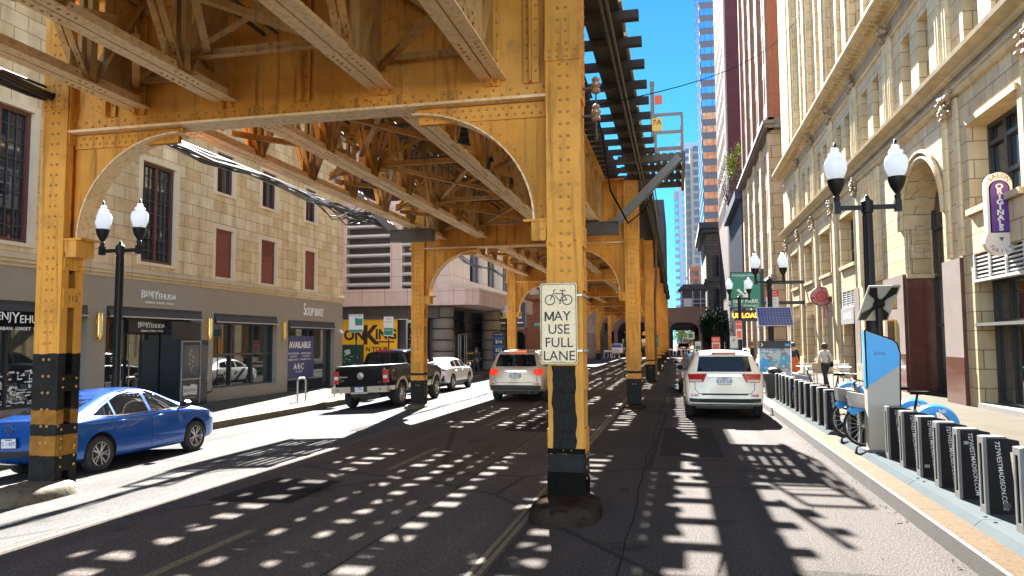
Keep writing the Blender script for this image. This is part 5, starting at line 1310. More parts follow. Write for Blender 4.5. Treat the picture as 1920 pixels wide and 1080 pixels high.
part('windscreen', patch(bv,[(-.62,1.05),(.62,1.05),(.52,1.36),(-.52,1.36)],'front',.004), CARG, car)
part('rear_window', patch(bv,[(-.60,1.09),(.60,1.09),(.50,1.36),(-.50,1.36)],'rear',.004), CARG, car)
for p in ([(.42,.80),(.84,.76),(.86,.90),(.45,.93)],): 
    for q in (p,mirror(p)): part('tail_light', patch(bv,q,'rear',.008), TAILR, car)
plate(car,(0,-1.075,.66),'ES 14892')
b = MB(); b.lathe([(.060,0),(.072,0),(.072,.012),(.060,.012),(.060,0)],(0,-1.07,.895),axis='y',n=20); b.text('V',.07,faceY(0,-1.068,.918),.008); b.text('W',.07,faceY(0,-1.068,.872),.008); part('badge', b, CHROME, car)
b = MB(); patch(bv,[(-.84,.40),(.84,.40),(.80,.52),(-.80,.52)],'rear',.006,0,b); part('bumper_trim', b, TRIM, car)
for s in (1,-1): mirror_part(car, s*.90, 2.18, 1.02, BLUE, s)
b = MB(); b.prism([(0,0),(.16,0),(.02,.07)], lambda u,v,d:(d,.45-u,1.46+v),-.02,.02); part('aerial', b, BLUE, car)
# ------------------------------------------------ black pickup
BLK_P = M('black_gloss',(.004,.004,.005),.12,var=.03,scale=1,spec=.3); BEIGE = paint('beige_metallic',(.42,.36,.27),.3,.35,.6)
car = thing('pickup_truck', 'black crew cab pickup with beige bumper parked by the second left column', 'pickup truck', (-10.20,24.35,-.20), radians(-.5))
car.rotation_euler = (0,radians(-2.6),radians(-.5))
st = [(-1.16,.62,1.28,1.36,.90,.84,1.33),(-1.15,.58,1.33,1.40,.95,.90,1.38),(-1.0,.55,1.34,1.41,.985,.92,1.39),(0,.52,1.34,1.40,1.0,.93,1.385),(.75,.50,1.34,1.40,1.0,.93,1.385),(.82,.48,1.34,1.40,1.0,.93,1.385),(2.0,.46,1.33,1.42,1.0,.93,1.39),(2.9,.46,1.30,1.40,1.0,.93,1.37),(3.6,.48,1.26,1.36,.99,.90,1.32),(4.3,.52,1.20,1.28,.97,.86,1.25),(4.55,.58,1.10,1.18,.92,.80,1.15),(4.62,.66,1.0,1.06,.82,.7,1.04)]
WB = 3.68
body, bv = shell(st, [BLK_P, TRIM], [(0,.41,.50,.6,1.3),(0,.41,.50,-1.3,-.6),(WB,.41,.50,.6,1.3),(WB,.41,.50,-1.3,-.6)])
part('body', body, None, car)
cst = [(.86,1.25,1.36,1.80,.92,.70,1.74,.12),(.90,1.25,1.37,1.92,.95,.74,1.85,.10),(1.3,1.25,1.37,1.96,.96,.76,1.89),(2.2,1.25,1.36,1.965,.96,.76,1.895),(2.55,1.25,1.35,1.92,.96,.75,1.84),(3.15,1.25,1.33,1.42,.95,.80,1.39),(3.2,1.2,1.3,1.36,.9,.7,1.33)]
cab, cv = shell(cst, [BLK_P, TRIM]); part('cab', cab, None, car)
wheels(car, 1.72, WB, .405, .26, RIMS, 6, False, .60)
for sd in ('right','left'):
    for w_ in ([(1.14,1.44),(1.80,1.43),(1.82,1.80),(1.2,1.80)],[(1.9,1.43),(2.85,1.40),(2.55,1.72),(2.40,1.80),(1.92,1.80)]): part('side_window', patch(cv,w_,sd,.004), CARG, car)
    b = MB()
    for y0 in (0,WB):
        pts = [(y0+.52*cos(a),.41+.52*sin(a)) for a in [pi*k/14 for k in range(15)]]; pin = [(y0+.60*cos(a),.41+.60*sin(a)) for a in [pi*k/14 for k in range(15)]]
        for k in range(14): patch(bv,[pts[k],pts[k+1],pin[k+1],pin[k]],sd,.03,0,b,9,.06)
    patch(bv,[(.62,.50),(3.05,.50),(3.05,.74),(.62,.74)],sd,.008,0,b); patch(bv,[(-1.05,.60),(-.6,.60),(-.6,.74),(-1.05,.74)],sd,.008,0,b); part('beige_cladding', b, BEIGE, car)
    b = seam(bv,[(.84,.55),(.84,1.36)],sd); seam(bv,[(1.9,.5),(1.9,1.36)],sd,mb=b); seam(bv,[(2.95,.5),(2.95,1.36)],sd,mb=b); part('door_gap', b, SEAMM, car)
    for y in (1.0+.05,2.05): handle(car,bv,y,1.22,sd,BLK_P)
b = MB(); b.text('4x4',.12,lambda u,v,d:(1.004+d,-.78+u,1.24+v),.004); part('badge_lettering', b, ALU, car, smooth=False)
part('rear_window', patch(cv,[(-.66,1.46),(.66,1.46),(.60,1.80),(-.60,1.80)],'rear',.004), CARG, car)
b = MB(); b.box(-.205,.885,1.44,-.195,.93,1.82); b.box(.195,.885,1.44,.205,.93,1.82); part('window_divider', b, BLACKM, car, smooth=False)
for s in (1,-1):
    b = MB(); b.box(s*.87-.085,-1.185,.86,s*.87+.085,-1.05,1.28,0); b.box(s*.87-.07,-1.19,1.0,s*.87+.07,-1.184,1.10,1); part('tail_light', b, [TAILR,TAILW], car, ang=30)
b = MB(); b.box(-.98,-1.36,.56,-.30,-1.14,.76); b.box(.30,-1.36,.56,.98,-1.14,.76); b.box(-.30,-1.33,.52,.30,-1.14,.58); part('bumper', b, BEIGE, car)
b = MB()
for x in (-.75,.75): b.lathe([(0,-.004),(.03,-.004),(.03,.01)],(x,-1.362,.66),axis='y',n=12)
b.box(-.30,-1.30,.58,.30,-1.15,.76); b.cyl((0,-1.42,.50),(0,-1.2,.50),.03,8); part('bumper_trim', b, TRIM, car)
plate(car,(0,-1.32,.665),'23 729 K')
b = seam(bv,[(-.80,.80),(.80,.80)],'rear',.014); seam(bv,[(-.80,1.36),(-.80,.80)],'rear',.014,mb=b); seam(bv,[(.80,1.36),(.80,.80)],'rear',.014,mb=b); part('tailgate_gap', b, SEAMM, car)
b = MB(); b.lathe([(0,-.02),(.115,-.018),(.125,0)],(0,-1.195,1.10),axis='y',n=24); o = part('badge', b, CHROME, car); o.scale=(1,1,1)
b = MB(); b.box(-.78,-1.205,1.06,-.46,-1.195,1.10); b.lathe([(0,-.01),(.05,-.01),(.05,.01)],(-.72,-1.195,1.08),axis='y',n=16); b.text('XLT',.09,faceY(-.66,-1.2,.95),.004); b.text('FX4',.06,faceY(.66,-1.2,.87),.004); part('badge_lettering', b, CHROME, car)
b = MB(); b.box(-.93,-1.12,1.395,.93,.80,1.435); part('tonneau_cover', b, M('tonneau_vinyl',(.018,.018,.02),.45,bump=.05), car)
b = MB(); b.box(-.30,.83,1.90,.30,.90,1.945,0); part('brake_light', b, TAILR, car)
b = MB(); b.tube([(.6,-.9,.42),(.62,-1.2,.45)],.04,8); b.box(-.5,-.9,.38,.5,-.5,.55); b.box(-.75,-.06,.33,.75,.06,.47); b.box(-.5,-.5,.45,-.4,3.6,.60); b.box(.4,-.5,.45,.5,3.6,.60); part('chassis', b, TRIM, car)
for s in (1,-1): mirror_part(car, s*.97, 2.82, 1.48, BLK_P, s)
# ------------------------------------------------ SUVs
def suv(kind, name, label, loc, rz, pm, p, tilt=0, sc=1):
    car = thing(name, label, p.get('cat','SUV'), loc, rz); car.rotation_euler = (0,tilt,rz); car.scale = (sc,sc,sc)
    WB,W,H,RO,FO = p['WB'],p['W']/2,p['H'],p['RO'],p['FO']; F_ = WB+FO; R = p.get('R',.37); bt = p.get('belt',1.10)*1.0; rt_ = p.get('rt',.22); q = p.get('roofw',.70)
    st = [(-RO,.56,bt-.22,bt-.02,W*.80,W*.66,bt-.05,0),(-RO+.02,.46,bt-.10,H-.20,W*.92,W*.68,H-.26,rt_),(-RO+.08,.38,bt-.03,H-.09,W*.975,W*q*.97,H-.14,rt_),(-RO+.28,.31,bt,H-.03,W*.995,W*q,H-.085,rt_*.6),(-.1,.27,bt,H-.004,W,W*q*1.02,H-.06,0),(.8,.25,bt-.01,H+.01,W,W*q*1.03,H-.05),(1.5,.25,bt-.03,H-.01,W,W*q*1.03,H-.07),(1.95,.25,bt-.04,H-.07,W,W*q*1.0,H-.13),(2.62,.25,bt-.05,bt+.07,W,W*.80,bt+.03),(3.1,.26,bt-.08,bt+.02,W*.985,W*.78,bt-.02),(F_-.22,.30,bt-.14,bt-.05,W*.95,W*.72,bt-.09),(F_-.05,.38,bt-.25,bt-.17,W*.86,W*.62,bt-.2),(F_,.48,bt-.4,bt-.33,W*.7,W*.5,bt-.36)]
    if p.get('coupe'): 
        st[1] = (-RO+.02,.46,bt-.10,bt+.06,W*.92,W*.70,bt+.02,.1); st[2] = (-RO+.10,.38,bt-.03,bt+.12,W*.975,W*.70,bt+.07,.1); st[3] = (-RO+.45,.31,bt,H-.22,W*.995,W*q,H-.28,.1); st[4] = (.15,.27,bt,H-.04,W,W*q*1.02,H-.10,0)
    body, bv = shell(st, [pm,TRIM], [(y,R,R+.07,s0,s1) for y in (0,WB) for s0,s1 in ((.6,1.3),(-1.3,-.6))])
    part('body', body, None, car); wheels(car, W*2-.24, WB, R, .24, p.get('rim',RIMS), p.get('spokes',5), p.get('double',True))
    zt = H-.12
    for sd in ('right','left'):
        if p.get('coupe'): ws = [[(.0,bt+.06),(.62,bt+.05),(.64,H-.16),(.42,H-.18),(.15,bt+.26)],[(.70,bt+.05),(1.38,bt+.04),(1.40,H-.15),(.72,H-.15)],[(1.46,bt+.04),(2.42,bt+.03),(2.1,bt+.22),(1.85,H-.2),(1.48,H-.15)]]
        else: ws = [[(-.62,bt+.07),(.28,bt+.06),(.30,zt-.02),(-.50,zt-.04)],[(.38,bt+.05),(1.20,bt+.04),(1.20,zt),(.40,zt)],[(1.28,bt+.04),(2.42,bt+.02),(2.2,bt+.20),(1.86,zt-.05),(1.30,zt)]]
        for w_ in ws: part('side_window', patch(bv,w_,sd,.004), CARG, car)
        b = seam(bv,[(1.24,.40),(1.24,bt)],sd); seam(bv,[(2.38,.42),(2.40,bt-.05)],sd,mb=b); seam(bv,[(.48,.55),(.36,.8),(.34,bt)],sd,mb=b); part('door_gap', b, SEAMM, car)
        for y in (.5,1.5): handle(car,bv,y,bt-.14,sd,pm)
        b = MB(); patch(bv,[(.46,.30),(WB-.46,.30),(WB-.46,.42),(.46,.42)],sd,.008,0,b); part('sill_cladding', b, TRIM, car)
        part('headlight', patch(bv,[(F_-.42,bt-.26),(F_-.12,bt-.36),(F_-.14,bt-.25),(F_-.4,bt-.16)],sd,.006), HEADL, car)
        b = MB(); x = W*q*.98*(1 if sd=='right' else -1); b.tube([(x,-.3,H-.06),(x,-.2,H+.03),(x,1.5,H+.02),(x,1.6,H-.06)],.018,8)
        if p.get('rails'): part('roof_rail', b, ALU if p['rails']==1 else pm, car)
    part('windscreen', patch(bv,[(-.70,bt+.08),(.70,bt+.08),(.60,H-.16),(-.60,H-.16)],'front',.004), CARG, car)
    part('grille', patch(bv,[(-.42,bt-.5),(.42,bt-.5),(.48,bt-.27),(-.48,bt-.27)],'front',.006), TRIM, car)
    for poly in p['rw']: part('rear_window', patch(bv,poly,'rear',.005), CARG, car)
    for poly in p['tl']:
        for k_,qd in enumerate((poly,mirror(poly))):
            part('tail_light', patch(bv,qd,'rear',.022,rim=.05), p.get('tlm',TAILR), car)
    for poly in p.get('tlw',()):
        for qd in (poly,mirror(poly)): part('reverse_light', patch(bv,qd,'rear',.028), TAILW, car)
    for poly in p.get('refl',()):
        for qd in (poly,mirror(poly)): part('reflector', patch(bv,qd,'rear',.014), TAILR, car)
    b = MB(); patch(bv,p['bump'],'rear',.012,0,b); part('bumper_trim', b, p.get('bm',TRIM), car)
    b = MB()
    for ln in p['gaps']: seam(bv,ln,'rear',.013,.003,b)
    part('tailgate_gap', b, SEAMM, car)
    if 'garn' in p: part('tailgate_trim', patch(bv,p['garn'],'rear',.03,rim=.05), CHROME, car)
    if 'plate' in p:
        h = bv.ray_cast(Vector((0,-6,p['plate'][0])), Vector((0,1,0)))[0]; plate(car,(0,h.y-.02,p['plate'][0]),p['plate'][1])
        for tx,x,z,sz in p.get('badges',()):
            hh = bv.ray_cast(Vector((x,-6,z)), Vector((0,1,0)))[0]; b = MB(); b.text(tx,sz,faceY(x,hh.y-.012,z),.006); part('badge_lettering', b, ALU, car, smooth=False)
    b = MB(); b.box(-.30,-RO+rt_*(H-.6)+.02,H-.075,.30,-RO+rt_*(H-.6)+.16,H-.035); part('brake_light', b, p.get('blm',TAILR), car)
    b = MB(); b.box(-W*.72,-RO+.35,.27,W*.72,.3,.42); b.tube([(-.45,-RO+.1,.34),(-.45,-RO+.5,.34)],.04,8); b.tube([(.45,-RO+.1,.34),(.45,-RO+.5,.34)],.04,8); b.cyl((-W*.8,0,R),(W*.8,0,R),.05,8); part('underbody', b, TRIM, car)
    for s in (1,-1): mirror_part(car, s*W*.985, 2.25, bt+.08, p.get('mm',pm), s)
    b = MB(); b.cyl((.1,.0,H-.02),(.08,-.12,H+.20),.006,6); part('aerial', b, BLACKM, car)
    return car
WHITE = paint('white_gloss',(.88,.79,.62),0,.3,.25); SILV = paint('beige_silver',(.46,.385,.28),.3,.35,.3); PEARL = paint('pearl_white',(.68,.67,.65),0,.25,.8); GREYP = paint('grey_metallic',(.18,.18,.19),.4,.3,.8)
jeep = dict(WB=2.91,W=1.95,H=1.75,RO=.98,FO=.9,R=.385,belt=1.14,rt=.20,roofw=.72,rails=2,mm=BLACKM,
    rw=[[(-.67,1.22),(.67,1.22),(.60,1.60),(-.60,1.60)]], tl=[[(.43,1.17),(.90,1.16),(.86,.95),(.52,.96)]], tlw=[[(.55,1.02),(.86,1.02),(.85,.97),(.56,.97)]], refl=[[(.64,.60),(.82,.60),(.82,.66),(.64,.66)]],
    bump=[(-.86,.30),(.86,.30),(.95,.56),(.6,.545),(-.6,.545),(-.95,.56)], gaps=[[(-.74,1.1),(-.72,.78),(-.64,.67),(.64,.67),(.72,.78),(.74,1.1)],[(-.56,.655),(.56,.655)],[(-.56,.645),(.56,.645)],[(-.56,.64),(.56,.64)]],
    garn=[(-.43,1.10),(.43,1.10),(.42,1.15),(-.42,1.15)], plate=(.99,'S 329 537'), badges=[('LAREDO',-.52,.86,.06),('4x4',-.52,.80,.06)])
suv('jeep','white_suv','white sport utility parked beside the bike docks, seen from behind',(1.13,20.62,0),radians(.3),WHITE,jeep)
hl = dict(WB=2.79,W=1.91,H=1.74,RO=1.02,FO=.95,R=.365,belt=1.10,rt=.24,roofw=.72,
    rw=[[(-.70,1.19),(.70,1.19),(.60,1.58),(-.60,1.58)]], tl=[[(.60,1.10),(.92,1.12),(.90,.90),(.62,.90)]], tlw=[[(.60,.93),(.68,.93),(.68,.91),(.60,.91)]], refl=[[(.60,.60),(.80,.60),(.80,.64),(.60,.64)]],
    bump=[(-.86,.30),(.86,.30),(.92,.58),(-.92,.58)], gaps=[[(-.76,1.1),(-.70,.70),(-.60,.66),(.60,.66),(.70,.70),(.76,1.1)]], garn=[(-.40,1.015),(.40,1.015),(.38,1.05),(-.38,1.05)], plate=(.89,'EC 52 501'), badges=[('HIGHLANDER',-.5,.78,.05)],
    tlm=M('tail_light_lit',(.5,.02,.01),.2,emit=(1,.05,.02),es=.06), blm=M('brake_light_lit',(.6,.05,.02),.2,emit=(1,.12,.03),es=.12))
suv('hl','silver_suv','beige silver sport utility braking in the left lane behind the sign column',(-5.25,25.25,0),0,SILV,hl)
lx = dict(cat='car',WB=2.65,W=1.84,H=1.52,RO=.95,FO=.9,R=.355,belt=1.02,rt=.3,roofw=.68,coupe=True,
    rw=[[(-.60,1.10),(.60,1.10),(.54,1.36),(-.54,1.36)]], tl=[[(.30,.98),(.88,.97),(.86,.92),(.32,.95)]], refl=[[(.70,.62),(.84,.60),(.84,.72),(.76,.72)]],
    bump=[(-.82,.32),(.82,.32),(.88,.62),(.5,.60),(.4,.52),(-.4,.52),(-.5,.60),(-.88,.62)], gaps=[[(-.7,.98),(-.62,.72),(.62,.72),(.7,.98)]], plate=(.80,'AB 30 112'))
suv('lx','crossover_car','white crossover parked ahead of the black pickup',(-10.85,32.7,-.22),radians(-.5),PEARL,lx,radians(-2.6))
suv('lx','crossover_car','grey crossover parked ahead of the white sport utility, mostly hidden',(.92,30.5,0),0,GREYP,lx)
suv('hl','white_suv','small white vehicle far off facing the camera under the railway',(-8.0,104,0),pi,PEARL,jeep)
suv('hl','dark_suv','dark vehicle far off under the cross railway',(.9,121,0),0,BLK_P,hl)
# ================================================================ street lamps
BLKG = M('lamp_black',(.005,.005,.005),.5,var=.1,spec=.3)
def mglass(name):
    m, t, p, tc = nodes(name); L = t.links.new
    p.inputs['Base Color'].default_value = (.80,.82,.84,1); p.inputs['Roughness'].default_value = .15; p.inputs['Coat Weight'].default_value = .6
    tr = N(t,'ShaderNodeBsdfTranslucent'); tr.inputs[0].default_value = (.50,.53,.57,1); mx = N(t,'ShaderNodeMixShader'); mx.inputs[0].default_value = .6
    wv = N(t,'ShaderNodeTexWave', Scale=22); wv.bands_direction = 'Z'; L(tc.outputs['Object'], wv.inputs['Vector']); bumpy(t,p,wv.outputs['Fac'],.6,.01)
    L(p.outputs[0], mx.inputs[1]); L(tr.outputs[0], mx.inputs[2]); L(mx.outputs[0], t.nodes['Material Output'].inputs[0]); return m
GLOBE = mglass('prismatic_glass')
gl_m = MB().lathe([(.10,.0),(.145,.06),(.185,.17),(.195,.27),(.185,.34),(.150,.395),(.105,.415),(.105,.435),(.125,.45),(.120,.475),(.075,.50),(.06,.53),(.075,.55),(.05,.585),(.02,.60)],n=24).mesh('globe',[GLOBE],ang=60)
fin_m = MB().lathe([(.02,.598),(.03,.62),(.02,.64),(.03,.66),(.0,.70)],n=10).mesh('finial',[BLKG])
cup_m = MB().lathe([(.05,-.36),(.055,-.30),(.04,-.28),(.05,-.26),(.11,-.16),(.135,-.08),(.15,-.02),(.15,.012),(.10,.016)],n=20).mesh('lamp_cup',[BLKG])
lampn = 0
def lamp(x,y,z,label,h=4.06):
    t = thing('street_lamp', label, 'street lamp', (x,y,z), group='black twin-globe street lamps')
    b = MB(); b.lathe([(.20,0),(.20,.10),(.16,.14),(.15,.60),(.17,.64),(.12,.72),(.095,.78),(.088,2),(.078,h-.12),(.10,h-.10),(.10,h+.10),(.05,h+.14),(.03,h+.20),(0,h+.22)],n=16)
    for k in range(10): a=2*pi*k/10; b.cyl((.086*cos(a),.086*sin(a),.8),(.076*cos(a),.076*sin(a),h-.15),.012,5)
    part('post', b, BLKG, t)
    b = MB(); b.box(-.52,-.035,h-.05,.52,.035,h+.03)
    for s in (-1,1): b.box(s*.5-.055,-.055,h-.10,s*.5+.055,.055,h+.1); b.cyl((s*.5,0,h+.1),(s*.5,0,h+.22),.05,10)
    part('arm', b, BLKG, t)
    for s in (-1,1):
        c = part('lamp_cup', cup_m, None, t); c.location = (s*.5,0,h+.50)
        g = part('globe', gl_m, None, c); part('finial', fin_m, None, g)
    return t
lamp(3.33,14.15,.165,'large black twin-globe street lamp behind the blue bike-share totem',4.19)
lamp(-12.75,15.05,-.1,'black twin-globe street lamp on the left pavement behind the blue saloon',4.30)
lamp(3.44,29.6,.165,'middle twin-globe street lamp in front of the green parking sign, right of another')
lamp(3.25,41.3,.165,'smallest twin-globe street lamp overlapping the green parking sign')
t = thing('wall_lantern', 'single white globe lantern beside the PUBLIC PARKING sign', 'lamp', (-12.2,53.2,3.6))
b = MB(); b.cyl((0,0,-3.7),(0,0,.2),.06,8); part('post', b, BLKG, t)
g = part('globe', gl_m, None, t); g.location=(0,0,.25); g.scale=(1.5,1.5,1.4)
b = MB(); b.lathe([(.12,.0),(.22,.1),(.25,.35),(.2,.37)],(0,0,.1),n=14); part('lamp_shade', b, M('lamp_yellow',(.75,.55,.05),.4), t)
# ================================================================ bike sharing station
DKG = M('dock_charcoal',(.014,.012,.012),.6,var=.3,scale=5,bump=.05,spec=.12); DSIL = M('dock_silver',(.14,.14,.132),.6,.0,var=.2,spec=.2)
BASEP = M('base_plate_grey',(.066,.076,.079),.9,.0,var=.14,scale=2.5,bump=.06,spec=.0)
b = MB(); b.prism([(0,0),(.52,-.07),(.78,-.07),(.78,0)] if 0 else [(0,-.06),(.10,0.0),(.70,0.0),(.78,-.06)], lambda u,v,d:(2.80+u,d,.235+v), 4.0, 14.85); 
for y in (5.6,8.15,10.7,13.25): b.box(2.81,y,.233,3.57,y+.012,.2365,0)
def baseplate(label,y0,y1):
    b = MB(); n = int((y1-y0)/2.5)+1; L_ = (y1-y0)/n
    for k in range(n): b.prism([(0,-.07),(.07,-.005),(.12,0),(.74,0),(.80,-.07)], lambda u,v,d:(2.80+u,d,.24+v), y0+k*L_+.006, y0+(k+1)*L_-.006)
    for k in range(n):
        for x in (2.95,3.45): b.rivet((x,y0+k*L_+.12,.24),(0,0,1),.02,8); b.rivet((x,y0+(k+1)*L_-.12,.24),(0,0,1),.02,8)
    t = solo('base_plate', b, BASEP, label, 'base plate', (2.8,y0,.17), world=True)
baseplate('pale grey steel base plate under the nearest bike docks',4.0,14.7); baseplate('pale grey steel base plate under the farther bike docks',15.65,24.6)
dk = MB(); dk.prism([(.02,0),(.285,0),(.235,.70),(.215,.755),(.03,.755)], lambda u,v,d:(u,d,v), -.062,.062)
dsil = MB(); 
for a,c,z0,z1 in ((-.075,-.035,0,.77),(.035,.075,0,.77),(-.035,.035,0,.08),(-.035,.035,.70,.77)): dsil.box(-.008,a,z0,.025,c,z1)
dsil.box(.004,-.035,.08,.018,.035,.70,1); dsil.prism([(-.008,.770),(.03,.775),(.20,.775),(.222,.758),(.0,.757)], lambda u,v,d:(u,d,v),-.066,.066)
dhead = MB(); dhead.prism([(.225,.755),(.33,.735),(.345,.62),(.245,.62)], lambda u,v,d:(u,d,v),-.05,.05); dft = MB(); dft.prism([(.27,.0),(.34,.0),(.34,.10),(.28,.16)], lambda u,v,d:(u,d,v),-.04,.04)
dtx = MB(); c0,s0 = cos(radians(-85.5)),sin(radians(-85.5))
dtx.text('727WESTMADISON.COM',.062,lambda u,v,d:(.150+u*c0-v*s0,-.0635-d,.385+u*s0+v*c0),0,sx=.99,bold=.0006)
meD = [dk.mesh('dock',[DKG],ang=30), dsil.mesh('front_frame',[DSIL,BLACKP],ang=30), dhead.mesh('lock_head',[DKG],ang=30), dtx.mesh('lettering',[M('dock_letter',(.50,.48,.47),.5)],smooth=False), dft.mesh('foot',[DKG])]
def dock(x,y,label):
    t = thing('bike_dock', label, 'bike dock', (x,y,.24), group='charcoal bike docks in a row on the kerb')
    part('body', meD[0], None, t); part('front_frame', meD[1], None, t); part('lock_head', meD[2], None, t); part('lettering', meD[3], None, t); part('foot', meD[4], None, t); return t
ND = ['first','second','third','fourth','fifth','sixth','seventh']
for k,y in enumerate((7.78,8.62,9.34,10.02,10.72,11.46,12.2)):
    dock(3.02,y,('charcoal dock cut off by the right edge of the photo' if k==0 else ['','nearest whole charcoal dock lettered 727WESTMADISON.COM','second nearest whole charcoal dock in the near row','third whole charcoal dock counted from the near end','fourth whole charcoal dock counted from the near end','charcoal dock in front of the blue bike fender','charcoal dock directly right of the blue totem'][k]))
for x,y,u,z,w_,h_,m_ in ((3.02,8.62,.19,.08,.07,.10,0),(3.02,10.02,.18,.10,.08,.14,0),(3.02,9.34,.06,.60,.05,.035,1),(3.02,11.46,.20,.03,.06,.07,0),(3.02,10.72,.05,.12,.06,.04,1)):
    b = MB(); r_ = random.Random(int(y*100)); b.prism([(u+w_*.5*cos(a)*r_.uniform(.7,1.1),z+h_*.5*sin(a)*r_.uniform(.7,1.1)) for a in [2*pi*k/9 for k in range(9)]] if m_ == 0 else [(u,z),(u+w_,z),(u+w_,z+h_),(u,z+h_)], lambda p,q,d:(p,-.0625-d,q),.0,.0012)
    o = [t for t in COL.objects if t.type == 'EMPTY' and t.name.startswith('bike_dock') and abs(t.location.y-y) < .01][0]
    part('scuff' if m_ == 0 else 'sticker', b, M('scuffed_grey',(.10,.095,.09),.8,var=.5,scale=40,speck=(.02,.02,.02),sscale=60) if m_ == 0 else M('sticker_faded',(.25,.24,.2),.6), o, smooth=False)
dock(2.97,13.75,'charcoal dock directly left of the blue totem'); dock(2.93,14.35,'charcoal dock beside the parked bike wheel left of the totem')
FD = ['nearest','second','third','fourth','fifth','sixth','seventh','eighth','ninth','tenth','farthest']
for k,y in enumerate((16.12,16.89,17.68,18.54,19.33,20.02,20.95,21.66,22.42,22.99,23.8)):
    dock(2.86,y,'%s charcoal dock of the far row beyond the gap in the base plates'%FD[k])
t = thing('bikeshare_totem', 'tall blue and beige bike-share totem standing between the docks', 'totem', (2.93,13.0,.24))
TB = [(0,0),(.46,0),(.50,1.56),(.46,1.70),(.40,1.76),(0,1.92)]
b = MB(); b.prism(TB, lambda u,v,d:(u,d,v), -.10,.10); part('body', b, M('totem_beige',(.36,.335,.28),.5,var=.08,scale=1), t, ang=25)
b = MB(); b.prism([(.01,1.02),(.488,1.36),(.493,1.55),(.455,1.69),(.39,1.75),(.01,1.90)], lambda u,v,d:(u,-.10-d,v), 0.001,.007); b.box(-.006,-.09,1.0,-.001,.09,1.9); part('blue_panel', b, M('totem_blue',(.015,.29,.62),.35,var=.08,scale=1.5), t, ang=20)
b = MB(); b.text('divvy',.085,faceY(.20,-.109,1.55),.001); part('lettering', b, M('totem_ink',(.02,.06,.2),.5), t, smooth=False)
b = MB(); b.tube([(0,-.1,1.925),(.40,-.1,1.765),(.462,-.1,1.705),(.502,-.1,1.56),(.462,-.1,0)],.012,6); b.tube([(0,.1,1.925),(.40,.1,1.765),(.462,.1,1.705),(.502,.1,1.56),(.462,.1,0)],.012,6); b.tube([(0,-.1,1.0),(-.004,-.1,1.92)],.014,6); part('edge_trim', b, DKG, t)
b = MB(); b.box(-.06,-.16,-.002,.56,.16,.03); part('foot_plate', b, DSIL, t)
t = thing('solar_panel', 'tilted white solar panel seen from behind with black cross bracket on a black pole', 'solar panel', (3.24,13.28,.24))
b = MB(); b.cyl((0,0,0),(0,0,2.28),.055,12); part('pole', b, BLKG, t)
FP = lambda u,v,d:(u+.20*v, -.50*v-.86*d, 2.36+.84*v-.50*d)
b = MB(); b.prism([(-.24,-.33),(.24,-.33),(.24,.33),(-.24,.33)], FP, -.03,.0, 0); b.prism([(-.23,-.32),(.23,-.32),(.23,.32),(-.23,.32)], FP, -.036,-.031, 1)
part('panel', b, [M('panel_back_white',(.30,.285,.24),.6,var=.06,spec=.2),M('solar_cell_blue',(.012,.022,.075),.12)], t, smooth=False)
b = MB(); b.prism([(.085*cos(a),.085*sin(a)) for a in [2*pi*k/16 for k in range(16)]], FP, .0,.06)
for su in (-1,1):
    for sv in (-1,1): b.prism([(0,sv*.05),(su*.05,0),(su*.10,sv*.10),(su*.21,sv*.19),(su*.21,sv*.30),(su*.11,sv*.30),(su*.06,sv*.14)], FP, .002,.022)
part('cross_bracket', b, BLKG, t)
# map kiosk with its own solar panel
t = thing('map_kiosk', 'bike-share map kiosk with blue solar panel on top beside the white sport utility', 'kiosk', (3.35,28.0,.17), radians(2))
b = MB()
for x in (-.56,.52): b.box(x,-.05,0,x+.05,.05,2.35)
b.box(-.56,-.05,1.55,.57,.05,1.82,1); b.box(-.56,-.05,.18,.57,.05,.24,1); b.box(-.58,-.06,0,.59,.06,.03)
b.prism([(-.42,1.68),(-.47,1.75),(-.44,1.75),(-.38,1.68),(-.44,1.61),(-.47,1.61)], faceY(0,-.052,0),0,.004,2); b.box(.36,-.056,1.63,.5,-.051,1.72,3)
part('frame', b, [ALU,TRIM,LETW,MATS['totem_blue']], t)
def mapmat():
    m,tt,p,tc = nodes('map_print'); v = N(tt,'ShaderNodeTexVoronoi',Scale=5.5); tt.links.new(tc.outputs['Object'],v.inputs['Vector'])
    c = ramp(tt,v.outputs['Color'],.2,.8,(.07,.09,.16),(.30,.42,.45)); c = mixc(tt,ramp(tt,noise(tt,tc,9,2),.52,.56),c,(.45,.42,.38)); c = mixc(tt,ramp(tt,noise(tt,tc,2.2,1),.55,.58),c,(.04,.30,.5)); tt.links.new(c,p.inputs['Base Color']); p.inputs['Roughness'].default_value=.25; return m
b = MB(); b.box(-.51,-.02,.24,.52,.02,1.55); part('map_panel', b, mapmat(), t)
b = MB()
for px,pz,pr in ((-.36,.98,.15),): b.prism([(px+pr*cos(a)*1.0,pz+pr*1.7*sin(a)) for a in [2*pi*k/20 for k in range(20)]], faceY(0,-.022,0),0,.004,0)
for k,(x,z) in enumerate(((-.3,1.22),(.05,1.24),(.3,1.2),(.05,.95),(-.3,.86),(.28,.92))): b.lathe([(0,-.027),(.05,-.027),(.05,-.022)],(x,0,z),axis='y',n=12,m=1)
b.text('Wilder Returns. Divvy',.10,faceY(.0,-.024,1.44),.002,m=2)
part('map_print', b, [MATS['totem_blue'],M('print_pale_blue',(.35,.5,.6),.5),LETW], t, smooth=False)
b = MB(); g = MB(); FS = lambda u,v,d:(u,-.30+v*.62-d*.6,2.68+v*.72+d*.55)
